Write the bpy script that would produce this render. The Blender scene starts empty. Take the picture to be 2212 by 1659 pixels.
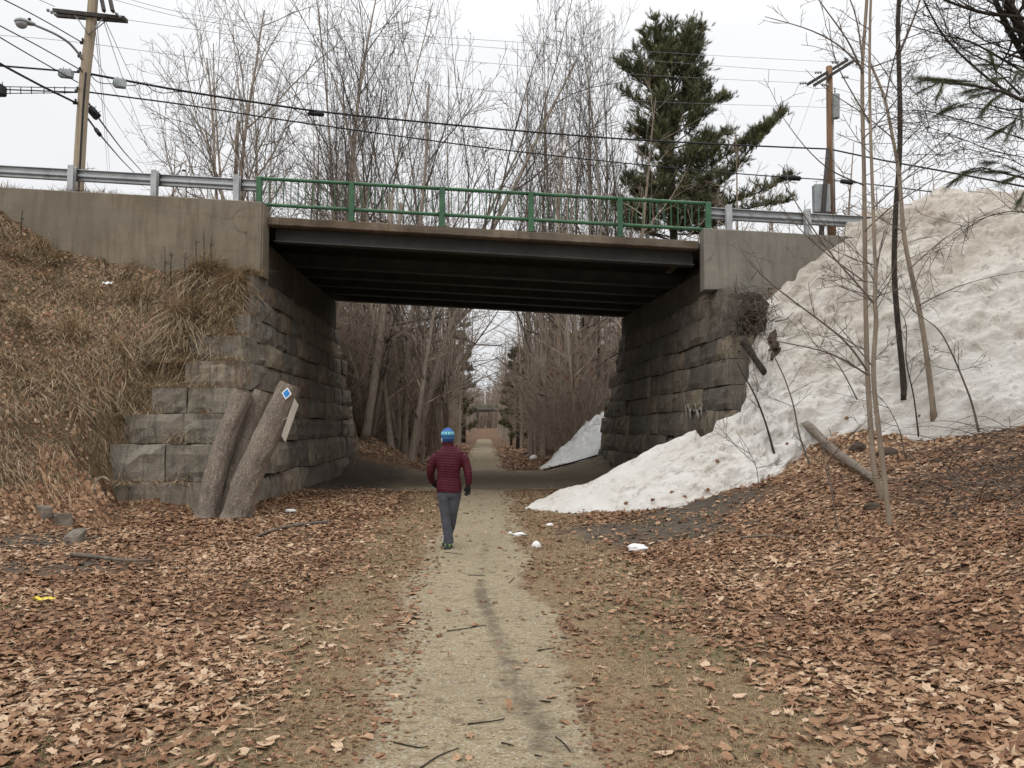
import bpy, math, random
import numpy as np
from mathutils import Vector

R = np.random.default_rng(7)
scene = bpy.context.scene
COL = scene.collection

# ------------------------------------------------------------------ camera geometry
FPX, CX, CY = 1690.0, 1106.0, 829.5
TH = math.atan((925 - CY) / FPX)
CT, ST = math.cos(TH), math.sin(TH)
CAMZ = 1.7

def P(px, py, d):
    """point of the place seen at (px, py) of the survey picture, d metres ahead"""
    v = (CY - py) / FPX
    k = CT - v * ST
    return np.array([(px - CX) / FPX / k * d, d, CAMZ + (ST + v * CT) / k * d])

# ------------------------------------------------------------------ noise
def _hash(ix, iy, seed):
    h = (ix.astype(np.int64) * 374761393 + iy.astype(np.int64) * 668265263 + seed * 974711) & 0x7fffffff
    h = ((h ^ (h >> 13)) * 1274126177) & 0x7fffffff
    return ((h ^ (h >> 16)) & 0xffff) / 65535.0

def vn(x, y, seed=0):
    x = np.asarray(x, float); y = np.asarray(y, float)
    ix = np.floor(x); iy = np.floor(y)
    fx = x - ix; fy = y - iy
    fx = fx * fx * (3 - 2 * fx); fy = fy * fy * (3 - 2 * fy)
    a = _hash(ix, iy, seed); b = _hash(ix + 1, iy, seed)
    c = _hash(ix, iy + 1, seed); d = _hash(ix + 1, iy + 1, seed)
    return (a + (b - a) * fx) * (1 - fy) + (c + (d - c) * fx) * fy

def fbm(x, y, seed=0, o=4):
    s = 0; a = 0.5; f = 1.0
    for i in range(o):
        s = s + a * vn(np.asarray(x) * f, np.asarray(y) * f, seed + i * 17)
        a *= 0.5; f *= 2.03
    return s

def ss(a, b, x):
    t = np.clip((np.asarray(x, float) - a) / (b - a), 0, 1)
    return t * t * (3 - 2 * t)

# ------------------------------------------------------------------ mesh builder
class MB:
    def __init__(s):
        s.V = []; s.Q = []; s.T = []; s.A = []; s.n = 0
    def add(s, V, Q=None, T=None, a=0.5):
        V = np.asarray(V, float).reshape(-1, 3)
        if Q is not None and len(Q): s.Q.append(np.asarray(Q, np.int64).reshape(-1, 4) + s.n)
        if T is not None and len(T): s.T.append(np.asarray(T, np.int64).reshape(-1, 3) + s.n)
        s.V.append(V)
        s.A.append(np.broadcast_to(np.asarray(a, float), (len(V),)))
        s.n += len(V)
    def box(s, lo, hi, a=0.5, rot=None, c=None):
        lo = np.array(lo, float); hi = np.array(hi, float)
        V = np.array([[x, y, z] for z in (0, 1) for y in (0, 1) for x in (0, 1)], float) * (hi - lo) + lo
        if rot is not None:
            c = (lo + hi) / 2 if c is None else np.array(c)
            V = (V - c) @ np.array(rot).T + c
        s.hexa(V, a)
    def hexa(s, V, a=0.5):
        s.add(V, [[0, 2, 3, 1], [4, 5, 7, 6], [0, 1, 5, 4], [2, 6, 7, 3], [0, 4, 6, 2], [1, 3, 7, 5]], a=a)
    def cbox(s, lo, hi, b=0.02, a=0.5):
        """box with chamfered edges"""
        lo = np.array(lo, float); hi = np.array(hi, float); c = (lo + hi) / 2; h = (hi - lo) / 2
        b = min(b, h.min() * 0.49)
        V = []; idx = {}
        for sx in (-1, 1):
            for sy in (-1, 1):
                for sz in (-1, 1):
                    for ax in range(3):
                        p = np.array([sx, sy, sz], float) * (h - b); p[ax] = (sx, sy, sz)[ax] * h[ax]
                        idx[(sx, sy, sz, ax)] = len(V); V.append(c + p)
        Q = []; T = []
        for ax in range(3):
            o = [i for i in range(3) if i != ax]
            for sg in (-1, 1):
                q = []
                for (u, w) in ((-1, -1), (1, -1), (1, 1), (-1, 1)):
                    k = [0, 0, 0]; k[ax] = sg; k[o[0]] = u; k[o[1]] = w
                    q.append(idx[tuple(k) + (ax,)])
                Q.append(q if (sg == 1) ^ (ax == 1) else q[::-1])
        for ax in range(3):
            o = [i for i in range(3) if i != ax]
            for u in (-1, 1):
                for w in (-1, 1):
                    k0 = [0, 0, 0]; k1 = [0, 0, 0]
                    k0[ax] = -1; k1[ax] = 1
                    for k in (k0, k1): k[o[0]] = u; k[o[1]] = w
                    Q.append([idx[tuple(k0) + (o[0],)], idx[tuple(k1) + (o[0],)], idx[tuple(k1) + (o[1],)], idx[tuple(k0) + (o[1],)]])
        for sx in (-1, 1):
            for sy in (-1, 1):
                for sz in (-1, 1):
                    T.append([idx[(sx, sy, sz, 0)], idx[(sx, sy, sz, 1)], idx[(sx, sy, sz, 2)]])
        s.add(V, Q, T, a)
    def tube(s, pts, rad, k=6, cap=True, a=0.5, flat=1.0, ridge=0.0, seed=0):
        pts = np.asarray(pts, float); n = len(pts)
        rad = np.broadcast_to(np.asarray(rad, float), (n,))
        t = np.empty_like(pts)
        t[1:-1] = pts[2:] - pts[:-2]; t[0] = pts[1] - pts[0]; t[-1] = pts[-1] - pts[-2]
        t /= np.linalg.norm(t, axis=1)[:, None] + 1e-12
        m = np.abs(t.mean(axis=0)); ref = np.zeros(3); ref[int(np.argmin(m))] = 1
        u = np.cross(t, ref); u /= np.linalg.norm(u, axis=1)[:, None] + 1e-12
        w = np.cross(t, u)
        an = np.arange(k) * (2 * math.pi / k)
        rr = rad[:, None] * np.ones(k)[None, :]
        if ridge:
            rr = rr * (1 + ridge * (vn(an[None, :] * 4.0 + 9, np.arange(n)[:, None] * 0.35, seed) - 0.5))
        V = pts[:, None, :] + rr[:, :, None] * (np.cos(an)[None, :, None] * u[:, None, :] + flat * np.sin(an)[None, :, None] * w[:, None, :])
        i = np.arange(n - 1)[:, None] * k; j = np.arange(k)[None, :]; j2 = (j + 1) % k
        Q = np.stack([i + j, i + j2, i + k + j2, i + k + j], -1).reshape(-1, 4)
        V = V.reshape(-1, 3); T = None
        if cap:
            V = np.vstack([V, pts[:1], pts[-1:]])
            jj = np.arange(k); b = (n - 1) * k
            T = np.vstack([np.stack([np.full(k, n * k), (jj + 1) % k, jj], -1), np.stack([np.full(k, n * k + 1), b + jj, b + (jj + 1) % k], -1)])
        s.add(V, Q, T, a)
    def loft(s, rings, cap=True, a=0.5):
        """rings: list of (m,3) arrays"""
        k = len(rings[0]); n = len(rings)
        V = np.vstack(rings)
        i = np.arange(n - 1)[:, None] * k; j = np.arange(k)[None, :]; j2 = (j + 1) % k
        Q = np.stack([i + j, i + j2, i + k + j2, i + k + j], -1).reshape(-1, 4); T = None
        if cap:
            V = np.vstack([V, rings[0].mean(0)[None], rings[-1].mean(0)[None]])
            jj = np.arange(k); b = (n - 1) * k
            T = np.vstack([np.stack([np.full(k, n * k), (jj + 1) % k, jj], -1), np.stack([np.full(k, n * k + 1), b + jj, b + (jj + 1) % k], -1)])
        s.add(V, Q, T, a)
    def grid(s, V, nu, nv, a=0.5):
        i = np.arange(nu - 1)[:, None] * nv; j = np.arange(nv - 1)[None, :]
        Q = np.stack([i + j, i + nv + j, i + nv + j + 1, i + j + 1], -1).reshape(-1, 4)
        s.add(V, Q, a=a)
    def mesh(s, name, mats, smooth=True, attrs=None):
        V = np.vstack(s.V) if s.V else np.zeros((0, 3))
        Q = np.vstack(s.Q) if s.Q else np.zeros((0, 4), np.int64)
        T = np.vstack(s.T) if s.T else np.zeros((0, 3), np.int64)
        me = bpy.data.meshes.new(name)
        me.vertices.add(len(V)); me.vertices.foreach_set('co', V.astype(np.float32).ravel())
        nl = Q.size + T.size; npoly = len(Q) + len(T)
        me.loops.add(nl); me.loops.foreach_set('vertex_index', np.concatenate([Q.ravel(), T.ravel()]).astype(np.int32))
        me.polygons.add(npoly)
        st = np.concatenate([np.arange(len(Q)) * 4, Q.size + np.arange(len(T)) * 3]).astype(np.int32)
        me.polygons.foreach_set('loop_start', st)
        me.polygons.foreach_set('use_smooth', np.full(npoly, smooth, bool))
        at = me.attributes.new('rnd', 'FLOAT', 'POINT')
        at.data.foreach_set('value', (np.concatenate(s.A) if s.A else np.zeros(0)).astype(np.float32))
        for k, v in (attrs or {}).items():
            at = me.attributes.new(k, 'FLOAT', 'POINT'); at.data.foreach_set('value', np.asarray(v, np.float32))
        me.update(calc_edges=True); me.validate()
        if mats is not None: me.materials.append(mats)
        return me
    def build(s, name, mat, parent=None, smooth=True, attrs=None):
        o = bpy.data.objects.new(name, s.mesh(name, mat, smooth, attrs)); COL.objects.link(o)
        if parent is not None: o.parent = parent
        return o

def tag(o, label=None, cat=None, group=None, kind=None):
    if label: o['label'] = label
    if cat: o['category'] = cat
    if group: o['group'] = group
    if kind: o['kind'] = kind
    return o

def thing(name, label, cat, loc=(0, 0, 0), rz=0.0, group=None, kind=None):
    o = bpy.data.objects.new(name, None); COL.objects.link(o)
    o.location = [float(c) for c in loc]; o.rotation_euler = (0, 0, rz); o.empty_display_size = 0.3
    return tag(o, label, cat, group, kind)

# ------------------------------------------------------------------ materials
class NT:
    def __init__(s, name):
        s.m = bpy.data.materials.new(name); s.m.use_nodes = True
        s.t = s.m.node_tree; s.b = s.t.nodes['Principled BSDF']
        s.b.inputs['Roughness'].default_value = 0.85
        s.b.inputs['Specular IOR Level'].default_value = 0.25
        s.tc = s.t.nodes.new('ShaderNodeTexCoord')
        s.obj = s.tc.outputs['Object']
    def n(s, ty, ins=None, **pr):
        nd = s.t.nodes.new('ShaderNode' + ty)
        for k, v in pr.items(): setattr(nd, k, v)
        for k, v in (ins or {}).items():
            if isinstance(v, bpy.types.NodeSocket): s.t.links.new(v, nd.inputs[k])
            else: nd.inputs[k].default_value = v
        return nd
    def map(s, scale=(1, 1, 1), vec=None):
        return s.n('Mapping', {'Vector': vec or s.obj, 'Scale': scale}).outputs[0]
    def noise(s, scale, detail=6, rough=0.6, vec=None, dist=0.0):
        return s.n('TexNoise', {'Vector': vec or s.obj, 'Scale': scale, 'Detail': detail, 'Roughness': rough, 'Distortion': dist}).outputs['Fac']
    def voro(s, scale, vec=None, out='Distance', rnd=1.0, feature='F1'):
        return s.n('TexVoronoi', {'Vector': vec or s.obj, 'Scale': scale, 'Randomness': rnd}, feature=feature).outputs[out]
    def ramp(s, fac, stops, interp='LINEAR'):
        nd = s.n('ValToRGB', {'Fac': fac}); cr = nd.color_ramp; cr.interpolation = interp
        while len(cr.elements) < len(stops): cr.elements.new(0.5)
        for e, (p, c) in zip(cr.elements, stops):
            e.position = p; e.color = (c, c, c, 1) if isinstance(c, (int, float)) else (*c, 1)
        return nd.outputs[0]
    def mix(s, fac, a, b, blend='MIX'):
        nd = s.n('Mix', data_type='RGBA', blend_type=blend)
        for i, v in ((0, fac), (6, a), (7, b)):
            if isinstance(v, bpy.types.NodeSocket): s.t.links.new(v, nd.inputs[i])
            elif isinstance(v, (int, float)): nd.inputs[i].default_value = v
            else: nd.inputs[i].default_value = (*v, 1)
        return nd.outputs[2]
    def math(s, op, a, b=0.0, clamp=False):
        return s.n('Math', {0: a, 1: b}, operation=op, use_clamp=clamp).outputs[0]
    def attr(s, name='rnd'):
        return s.n('Attribute', attribute_name=name).outputs['Fac']
    def bump(s, h, strength=0.5, dist=0.02):
        s.t.links.new(s.n('Bump', {'Height': h, 'Strength': strength, 'Distance': dist}).outputs[0], s.b.inputs['Normal'])
    def out(s, color=None, rough=None, metal=None, spec=None):
        for k, v in (('Base Color', color), ('Roughness', rough), ('Metallic', metal), ('Specular IOR Level', spec)):
            if v is None: continue
            if isinstance(v, bpy.types.NodeSocket): s.t.links.new(v, s.b.inputs[k])
            else: s.b.inputs[k].default_value = (*v, 1) if isinstance(v, tuple) else v
        return s.m

def simple(name, c1, c2, scale=8, rough=0.8, bump=0.0, bscale=None, metal=0.0, stretch=(1, 1, 1), spec=0.25, p=(0.35, 0.65)):
    m = NT(name); v = m.map(stretch)
    f = m.noise(scale, vec=v)
    if bump: m.bump(m.noise(bscale or scale * 3, vec=v), bump, 0.02)
    return m.out(m.ramp(f, [(p[0], c1), (p[1], c2)]), rough, metal, spec)

def lerp(a, b, t): return tuple(x + (y - x) * t for x, y in zip(a, b))

MT = {}
def mats():
    # --- weathered concrete
    def concrete(name, a, b, c):
        m = NT(name)
        f = m.noise(0.9, 8, 0.62); g = m.noise(38, 5, 0.7)
        col = m.ramp(f, [(0.3, a), (0.52, b), (0.72, c)])
        st = m.noise(3.0, 6, 0.7, m.map((2.4, 2.4, 0.22)))
        col = m.mix(m.ramp(st, [(0.46, 0.0), (0.72, 0.75)]), col, lerp(a, (0.05, 0.04, 0.03), 0.4))
        cv = m.n('VectorMath', {0: m.obj, 1: m.n('VectorMath', {0: m.n('TexNoise', {'Vector': m.obj, 'Scale': 2.5, 'Detail': 6.0}).outputs['Color'], 'Scale': 0.5}, operation='SCALE').outputs[0]}, operation='ADD').outputs[0]
        ck = m.voro(0.55, cv, 'Distance', feature='DISTANCE_TO_EDGE')
        col = m.mix(m.math('MULTIPLY', m.ramp(ck, [(0.0, 0.7), (0.012, 0.0)]), m.ramp(m.noise(0.8), [(0.45, 0.0), (0.6, 1.0)])), col, (0.04, 0.033, 0.025))
        zz = m.n('SeparateXYZ', {0: m.obj}).outputs[2]; fl = m.math('ABSOLUTE', m.math('SUBTRACT', m.math('FRACT', m.math('MULTIPLY', m.math('ADD', zz, m.math('MULTIPLY', m.n('SeparateXYZ', {0: m.obj}).outputs[0], 0.0575)), 1.15)), 0.5))
        col = m.mix(m.ramp(fl, [(0.0, 0.35), (0.018, 0.0)]), col, lerp(a, (0.05, 0.04, 0.03), 0.3))
        pt = m.noise(0.55, 3, 0.5, m.map((0.6, 0.6, 1.6)))
        col = m.mix(m.ramp(pt, [(0.52, 0.0), (0.56, 0.4)]), col, lerp(b, (0.14, 0.135, 0.125), 0.5))
        spk = m.voro(34, out='Distance'); pk = m.noise(11, 3)
        col = m.mix(m.ramp(spk, [(0.06, 0.75), (0.16, 0.0)]), col, lerp(c, (0.6, 0.56, 0.48), 0.5))
        col = m.mix(m.ramp(g, [(0.35, 0.35), (0.6, 0.0)]), col, lerp(a, (0.03, 0.03, 0.025), 0.5))
        m.bump(m.math('ADD', m.noise(25, 6, 0.7), m.math('MULTIPLY', f, 0.6)), 0.35, 0.02)
        return m.out(col, 0.92)
    MT['concrete'] = concrete('weathered_concrete', (0.145, 0.12, 0.086), (0.215, 0.18, 0.131), (0.285, 0.24, 0.176))
    MT['concrete_grey'] = concrete('grey_concrete', (0.165, 0.15, 0.124), (0.23, 0.21, 0.175), (0.30, 0.275, 0.225))
    MT['bearing'] = concrete('dark_bearing_concrete', (0.06, 0.05, 0.038), (0.10, 0.085, 0.064), (0.15, 0.127, 0.095))  # same concrete pattern in darker tones, for the bearing walls
    MT['fascia'] = concrete('stained_fascia_concrete', (0.07, 0.05, 0.034), (0.16, 0.12, 0.083), (0.30, 0.24, 0.172))
    # --- granite blocks
    def stone(name, k):
        m = NT(name)
        r = m.attr()
        base = m.ramp(r, [(0.0, lerp((0, 0, 0), (0.135, 0.116, 0.091), k)), (0.3, lerp((0, 0, 0), (0.205, 0.175, 0.135), k)),
                          (0.6, lerp((0, 0, 0), (0.165, 0.15, 0.124), k)), (0.85, lerp((0, 0, 0), (0.28, 0.23, 0.165), k)), (1.0, lerp((0, 0, 0), (0.19, 0.135, 0.095), k))])
        n1 = m.noise(2.1, 8, 0.66)
        base = m.mix(m.ramp(n1, [(0.42, 0.0), (0.68, 0.65)]), base, tuple(x * k for x in (0.09, 0.081, 0.068)))
        st = m.noise(4.5, 7, 0.72, m.map((1.5, 1.5, 0.16)))
        base = m.mix(m.ramp(st, [(0.50, 0.0), (0.66, 0.75)]), base, tuple(x * k for x in (0.045, 0.042, 0.037)))
        pale = m.noise(3.4, 8, 0.75, m.map((1.3, 1.3, 0.5)))
        base = m.mix(m.ramp(pale, [(0.6, 0.0), (0.7, 0.75)]), base, tuple(x * k for x in (0.36, 0.31, 0.23)))
        fine = m.noise(42, 5, 0.75)
        base = m.mix(m.ramp(fine, [(0.4, 0.5), (0.62, 0.0)]), base, tuple(x * k for x in (0.05, 0.045, 0.038)))
        m.bump(m.math('ADD', m.noise(9, 8, 0.72), m.math('MULTIPLY', m.noise(45, 4, 0.7), 0.35)), 0.75, 0.045)
        return m.out(base, 0.9)
    MT['stone_l'] = stone('old_granite', 1.65)
    MT['stone_r'] = stone('stained_granite', 1.1)
    MT['joint_and_shade'] = simple('joint_fill_and_soffit_shade', (0.012, 0.011, 0.009), (0.03, 0.026, 0.02), 6)  # block joints, and the plate that paints shade under the deck
    MT['beam'] = simple('dark_steel_beam', (0.032, 0.033, 0.030), (0.060, 0.058, 0.052), 2.2, 0.6, 0.1, 30, p=(0.3, 0.7), spec=0.3)
    # --- green paint
    m = NT('chipped_green_paint')
    f = m.noise(2.5, 7, 0.7); ch = m.noise(26, 6, 0.75)
    col = m.ramp(f, [(0.3, (0.022, 0.072, 0.034)), (0.55, (0.038, 0.115, 0.054)), (0.75, (0.07, 0.165, 0.088))])
    col = m.mix(m.ramp(ch, [(0.60, 0.0), (0.68, 0.8)]), col, (0.10, 0.05, 0.028))
    nz = m.n('SeparateXYZ', {0: m.n('NewGeometry').outputs['Normal']}).outputs[2]
    wear = m.math('MULTIPLY', m.ramp(nz, [(0.35, 0.0), (0.8, 0.7)]), m.ramp(m.noise(14, 5, 0.7), [(0.42, 0.0), (0.58, 1.0)]))
    col = m.mix(wear, col, (0.26, 0.32, 0.22))
    m.bump(ch, 0.15, 0.01); MT['green'] = m.out(col, 0.55, spec=0.35)
    # --- galvanised
    m = NT('galvanised_steel')
    col = m.ramp(m.noise(1.6, 6, 0.65), [(0.3, (0.27, 0.28, 0.285)), (0.7, (0.43, 0.44, 0.44))])
    col = m.mix(m.ramp(m.noise(5, 6, 0.7, m.map((1, 1, 0.25))), [(0.55, 0.0), (0.7, 0.6)]), col, (0.13, 0.12, 0.105))
    MT['galv'] = m.out(col, 0.5, 0.55, 0.4)
    MT['galv_post'] = simple('dull_zinc_post', (0.32, 0.33, 0.33), (0.46, 0.47, 0.47), 3, 0.6, metal=0.2)
    # --- bark
    def bark(name, a, b, c, sc=14, stretch=(1, 1, 0.22), bs=0.8, bd=0.02):
        m = NT(name); v = m.map(stretch)
        f = m.noise(sc, 6, 0.7, v); big = m.noise(1.6, 4)
        col = m.ramp(f, [(0.33, a), (0.5, b), (0.7, c)])
        col = m.mix(m.ramp(big, [(0.4, 0.0), (0.65, 0.5)]), col, lerp(a, b, 0.5))
        m.bump(f, bs, bd); return m.out(col, 0.92)
    MT['bark'] = bark('grey_brown_bark', (0.072, 0.060, 0.049), (0.128, 0.106, 0.085), (0.20, 0.167, 0.134))
    MT['bark_pale'] = bark('pale_smooth_bark', (0.15, 0.12, 0.09), (0.235, 0.19, 0.142), (0.32, 0.265, 0.20), 10, bs=0.25)
    MT['bark_dark'] = bark('dark_rough_bark', (0.018, 0.014, 0.011), (0.042, 0.034, 0.026), (0.085, 0.068, 0.052), 22)
    MT['twig'] = bark('fine_twig_bark', (0.075, 0.061, 0.051), (0.115, 0.093, 0.077), (0.165, 0.134, 0.11), 3, (1, 1, 1), 0.0)
    MT['bark_wood'] = bark('woodland_bark', (0.19, 0.156, 0.12), (0.31, 0.257, 0.2), (0.42, 0.355, 0.28))
    MT['twig_wood'] = bark('woodland_twig_bark', (0.21, 0.166, 0.128), (0.31, 0.247, 0.19), (0.40, 0.32, 0.25), 3, (1, 1, 1), 0.0)
    m = NT('plated_stump_bark')
    v = m.map((1, 1, 0.33))
    vv = m.n('VectorMath', {0: v, 1: m.n('VectorMath', {0: m.n('TexNoise', {'Vector': v, 'Scale': 18.0}).outputs['Color'], 'Scale': 0.05}, operation='SCALE').outputs[0]}, operation='ADD').outputs[0]
    d = m.voro(44, vv, 'Distance', feature='DISTANCE_TO_EDGE'); f = m.noise(34, 7, 0.75, v); big = m.noise(2.2, 4)
    col = m.ramp(f, [(0.3, (0.20, 0.165, 0.13)), (0.55, (0.36, 0.30, 0.24)), (0.75, (0.50, 0.425, 0.345))])
    col = m.mix(m.ramp(d, [(0.0, 0.5), (0.14, 0.0)]), col, (0.09, 0.073, 0.056))
    col = m.mix(m.ramp(big, [(0.45, 0.0), (0.7, 0.45)]), col, (0.07, 0.062, 0.05))
    m.bump(m.math('ADD', m.ramp(d, [(0.0, 0.0), (0.2, 1.0)]), m.math('MULTIPLY', f, 0.5)), 0.7, 0.03)
    MT['bark_plate'] = m.out(col, 0.95)
    MT['cutwood'] = simple('weathered_cut_wood', (0.16, 0.125, 0.085), (0.32, 0.26, 0.18), 12, 0.9, 0.3)
    MT['board'] = simple('grey_board', (0.30, 0.27, 0.22), (0.44, 0.40, 0.33), 7, 0.9, 0.3, 20, stretch=(3, 3, 0.3))
    MT['log'] = bark('barkless_grey_log', (0.09, 0.072, 0.055), (0.19, 0.155, 0.12), (0.31, 0.262, 0.21), 14, (1, 1, 1), 0.5)
    MT['pole_pale'] = bark('pale_pole_wood', (0.20, 0.155, 0.105), (0.38, 0.31, 0.22), (0.47, 0.39, 0.285), 7, (2.5, 2.5, 0.06), 0.25)
    MT['pole_red'] = bark('reddish_pole_wood', (0.11, 0.065, 0.038), (0.235, 0.14, 0.08), (0.31, 0.19, 0.11), 7, (2.5, 2.5, 0.06), 0.25)
    MT['pole_dark'] = bark('dark_crossarm_wood', (0.03, 0.027, 0.024), (0.06, 0.053, 0.047), (0.1, 0.09, 0.08), 7, (1, 1, 1), 0.2)
    MT['black'] = simple('black_cable_rubber', (0.012, 0.012, 0.014), (0.024, 0.024, 0.027), 4, 0.55)
    MT['wire'] = simple('thin_aluminium_wire', (0.16, 0.16, 0.17), (0.24, 0.24, 0.25), 4, 0.5)
    MT['greybox'] = simple('grey_enamel', (0.27, 0.29, 0.29), (0.36, 0.38, 0.375), 3, 0.5, spec=0.4)
    MT['porcelain'] = simple('grey_porcelain', (0.24, 0.25, 0.26), (0.36, 0.37, 0.38), 9, 0.3, spec=0.5)
    # --- leaves (dead), attribute picks the tint of each leaf
    def leafmat(name, st, rough=0.75):
        m = NT(name); r = m.attr()
        col = m.ramp(r, st)
        v = m.noise(30, 3)
        col = m.mix(m.ramp(v, [(0.4, 0.0), (0.7, 0.35)]), col, (0.10, 0.055, 0.03))
        return m.out(col, rough, spec=0.2)
    MT['leaf'] = leafmat('dead_oak_leaf', [(0.0, (0.095, 0.046, 0.026)), (0.2, (0.17, 0.083, 0.045)), (0.42, (0.25, 0.135, 0.073)), (0.68, (0.335, 0.202, 0.118)), (0.92, (0.43, 0.28, 0.172)), (1.0, (0.53, 0.385, 0.255))])
    MT['leaf_orange'] = leafmat('clinging_orange_leaf', [(0.0, (0.22, 0.085, 0.03)), (1.0, (0.42, 0.19, 0.075))])
    MT['leaf_pale'] = leafmat('clinging_pale_leaf', [(0.0, (0.42, 0.31, 0.18)), (1.0, (0.58, 0.47, 0.31))])
    MT['straw'] = leafmat('dry_straw_grass', [(0.0, (0.09, 0.056, 0.034)), (0.3, (0.21, 0.145, 0.088)), (0.6, (0.37, 0.275, 0.17)), (1.0, (0.56, 0.44, 0.285))])
    MT['turf'] = leafmat('winter_turf', [(0.0, (0.045, 0.085, 0.03)), (0.3, (0.10, 0.13, 0.05)), (0.42, (0.13, 0.084, 0.047)), (0.7, (0.335, 0.235, 0.13)), (1.0, (0.54, 0.405, 0.245))])
    MT['needle'] = leafmat('pine_needles', [(0.0, (0.035, 0.05, 0.022)), (0.5, (0.095, 0.112, 0.05)), (1.0, (0.23, 0.225, 0.11))], 0.6)
    MT['debris'] = leafmat('rotten_root_mass', [(0.0, (0.02, 0.015, 0.011)), (0.6, (0.065, 0.05, 0.038)), (1.0, (0.16, 0.125, 0.095))])
    # --- snow
    m = NT('old_dirty_snow')
    z = m.n('SeparateXYZ', {0: m.obj}).outputs[2]
    f = m.noise(0.8, 8, 0.62); g = m.noise(3.2, 8, 0.7); h = m.noise(16, 6, 0.75)
    dirt = m.math('ADD', m.math('MULTIPLY', m.n('MapRange', {0: z, 1: 2.0, 2: 6.6, 3: 0.0, 4: 1.0}).outputs[0], 0.7), m.math('MULTIPLY', m.math('SUBTRACT', f, 0.42), 1.6))
    col = m.ramp(dirt, [(0.0, (0.92, 0.885, 0.825)), (0.3, (0.84, 0.79, 0.71)), (0.7, (0.69, 0.62, 0.535)), (1.0, (0.52, 0.455, 0.375))])
    col = m.mix(m.ramp(g, [(0.54, 0.0), (0.70, 0.45)]), col, (0.50, 0.425, 0.33))
    col = m.mix(m.ramp(m.math('MULTIPLY', h, m.ramp(g, [(0.4, 0.7), (0.6, 1.0)])), [(0.52, 0.0), (0.60, 0.6)]), col, (0.25, 0.205, 0.155))
    m.bump(m.math('ADD', m.noise(9, 9, 0.78), m.math('MULTIPLY', h, 0.6)), 1.0, 0.09)
    m.b.inputs['Subsurface Weight'].default_value = 0.0
    MT['snow'] = m.out(col, 0.7, spec=0.3)
    m = NT('clean_snow')
    col = m.ramp(m.noise(6, 6), [(0.3, (0.86, 0.86, 0.85)), (0.75, (0.72, 0.70, 0.66))])
    m.bump(m.noise(14, 6), 0.5, 0.03); MT['snow_clean'] = m.out(col, 0.7)
    # --- ground: leaf mould with path, mud and turf worn in
    def ground(name, ispath=False):
        m = NT(name)
        vd = m.noise(7, 5, 0.65)
        cell = m.n('TexVoronoi', {'Vector': m.n('VectorMath', {0: m.obj, 1: m.n('TexNoise', {'Vector': m.obj, 'Scale': 9.0}).outputs['Color']}, operation='ADD').outputs[0], 'Scale': 11.0})
        r = m.n('SeparateColor', {0: cell.outputs['Color']}).outputs[0]
        leaf = m.ramp(r, [(0.0, (0.07, 0.038, 0.02)), (0.35, (0.145, 0.078, 0.043)), (0.7, (0.25, 0.145, 0.08)), (1.0, (0.38, 0.24, 0.145))])
        leaf = m.mix(m.ramp(cell.outputs['Distance'], [(0.35, 0.0), (0.75, 0.75)]), leaf, (0.045, 0.026, 0.016))
        br = m.noise(2.2, 8, 0.7)
        def mask(att, lo=0.35, hi=0.65, k=0.8):
            return m.ramp(m.math('ADD', m.attr(att), m.math('MULTIPLY', m.math('SUBTRACT', m.noise(3.0, 9, 0.78), 0.5), k * 2.2)), [(lo, 0.0), (hi, 1.0)])
        turf = m.ramp(m.noise(20, 6, 0.75, m.map((1, 1, 1))), [(0.3, (0.11, 0.073, 0.042)), (0.5, (0.235, 0.163, 0.092)), (0.7, (0.35, 0.25, 0.145))])
        turf = m.mix(m.ramp(br, [(0.52, 0.0), (0.66, 0.6)]), turf, (0.10, 0.11, 0.045))
        turf = m.mix(m.ramp(m.noise(75, 4, 0.8), [(0.40, 0.55), (0.52, 0.0)]), turf, (0.08, 0.05, 0.027))
        col = m.mix(mask('turf'), leaf, turf)
        straw = m.ramp(m.noise(14, 7, 0.75, m.map((2.0, 0.7, 0.7))), [(0.3, (0.05, 0.034, 0.021)), (0.5, (0.14, 0.097, 0.055)), (0.75, (0.26, 0.185, 0.105))])
        col = m.mix(mask('straw'), col, straw)
        mud = m.ramp(m.noise(5, 8, 0.72), [(0.3, (0.05, 0.039, 0.029)), (0.6, (0.105, 0.082, 0.06)), (0.8, (0.18, 0.142, 0.10))])
        col = m.mix(mask('mud'), col, mud)
        grav = m.ramp(m.noise(55, 6, 0.8), [(0.25, (0.13, 0.098, 0.057)), (0.48, (0.30, 0.24, 0.148)), (0.75, (0.45, 0.375, 0.25))])
        peb = m.voro(70, out='Color'); pr = m.n('SeparateColor', {0: peb}).outputs[0]
        grav = m.mix(m.ramp(pr, [(0.86, 0.0), (0.93, 0.6)]), grav, (0.48, 0.45, 0.38))
        grav = m.mix(m.ramp(pr, [(0.05, 0.6), (0.12, 0.0)]), grav, (0.09, 0.07, 0.05))
        grav = m.mix(m.ramp(m.noise(1.3, 8, 0.7), [(0.45, 0.0), (0.7, 0.4)]), grav, (0.21, 0.165, 0.11))
        grav = m.mix(m.ramp(m.noise(13, 8, 0.8, m.map((0.6, 1.3, 1))), [(0.53, 0.0), (0.60, 0.75)]), grav, (0.13, 0.095, 0.06))
        wet = m.ramp(m.math('ADD', m.attr('rut'), m.math('MULTIPLY', m.math('SUBTRACT', m.noise(6.0, 9, 0.8), 0.5), 3.2)), [(0.45, 0.0), (1.1, 0.7)])
        grav = m.mix(wet, grav, (0.095, 0.072, 0.05))
        grav = m.mix(m.math('MULTIPLY', mask('mud'), 0.75), grav, (0.135, 0.107, 0.077))
        col = m.mix(mask('path', 0.36, 0.62, 0.62), col, grav)
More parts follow.
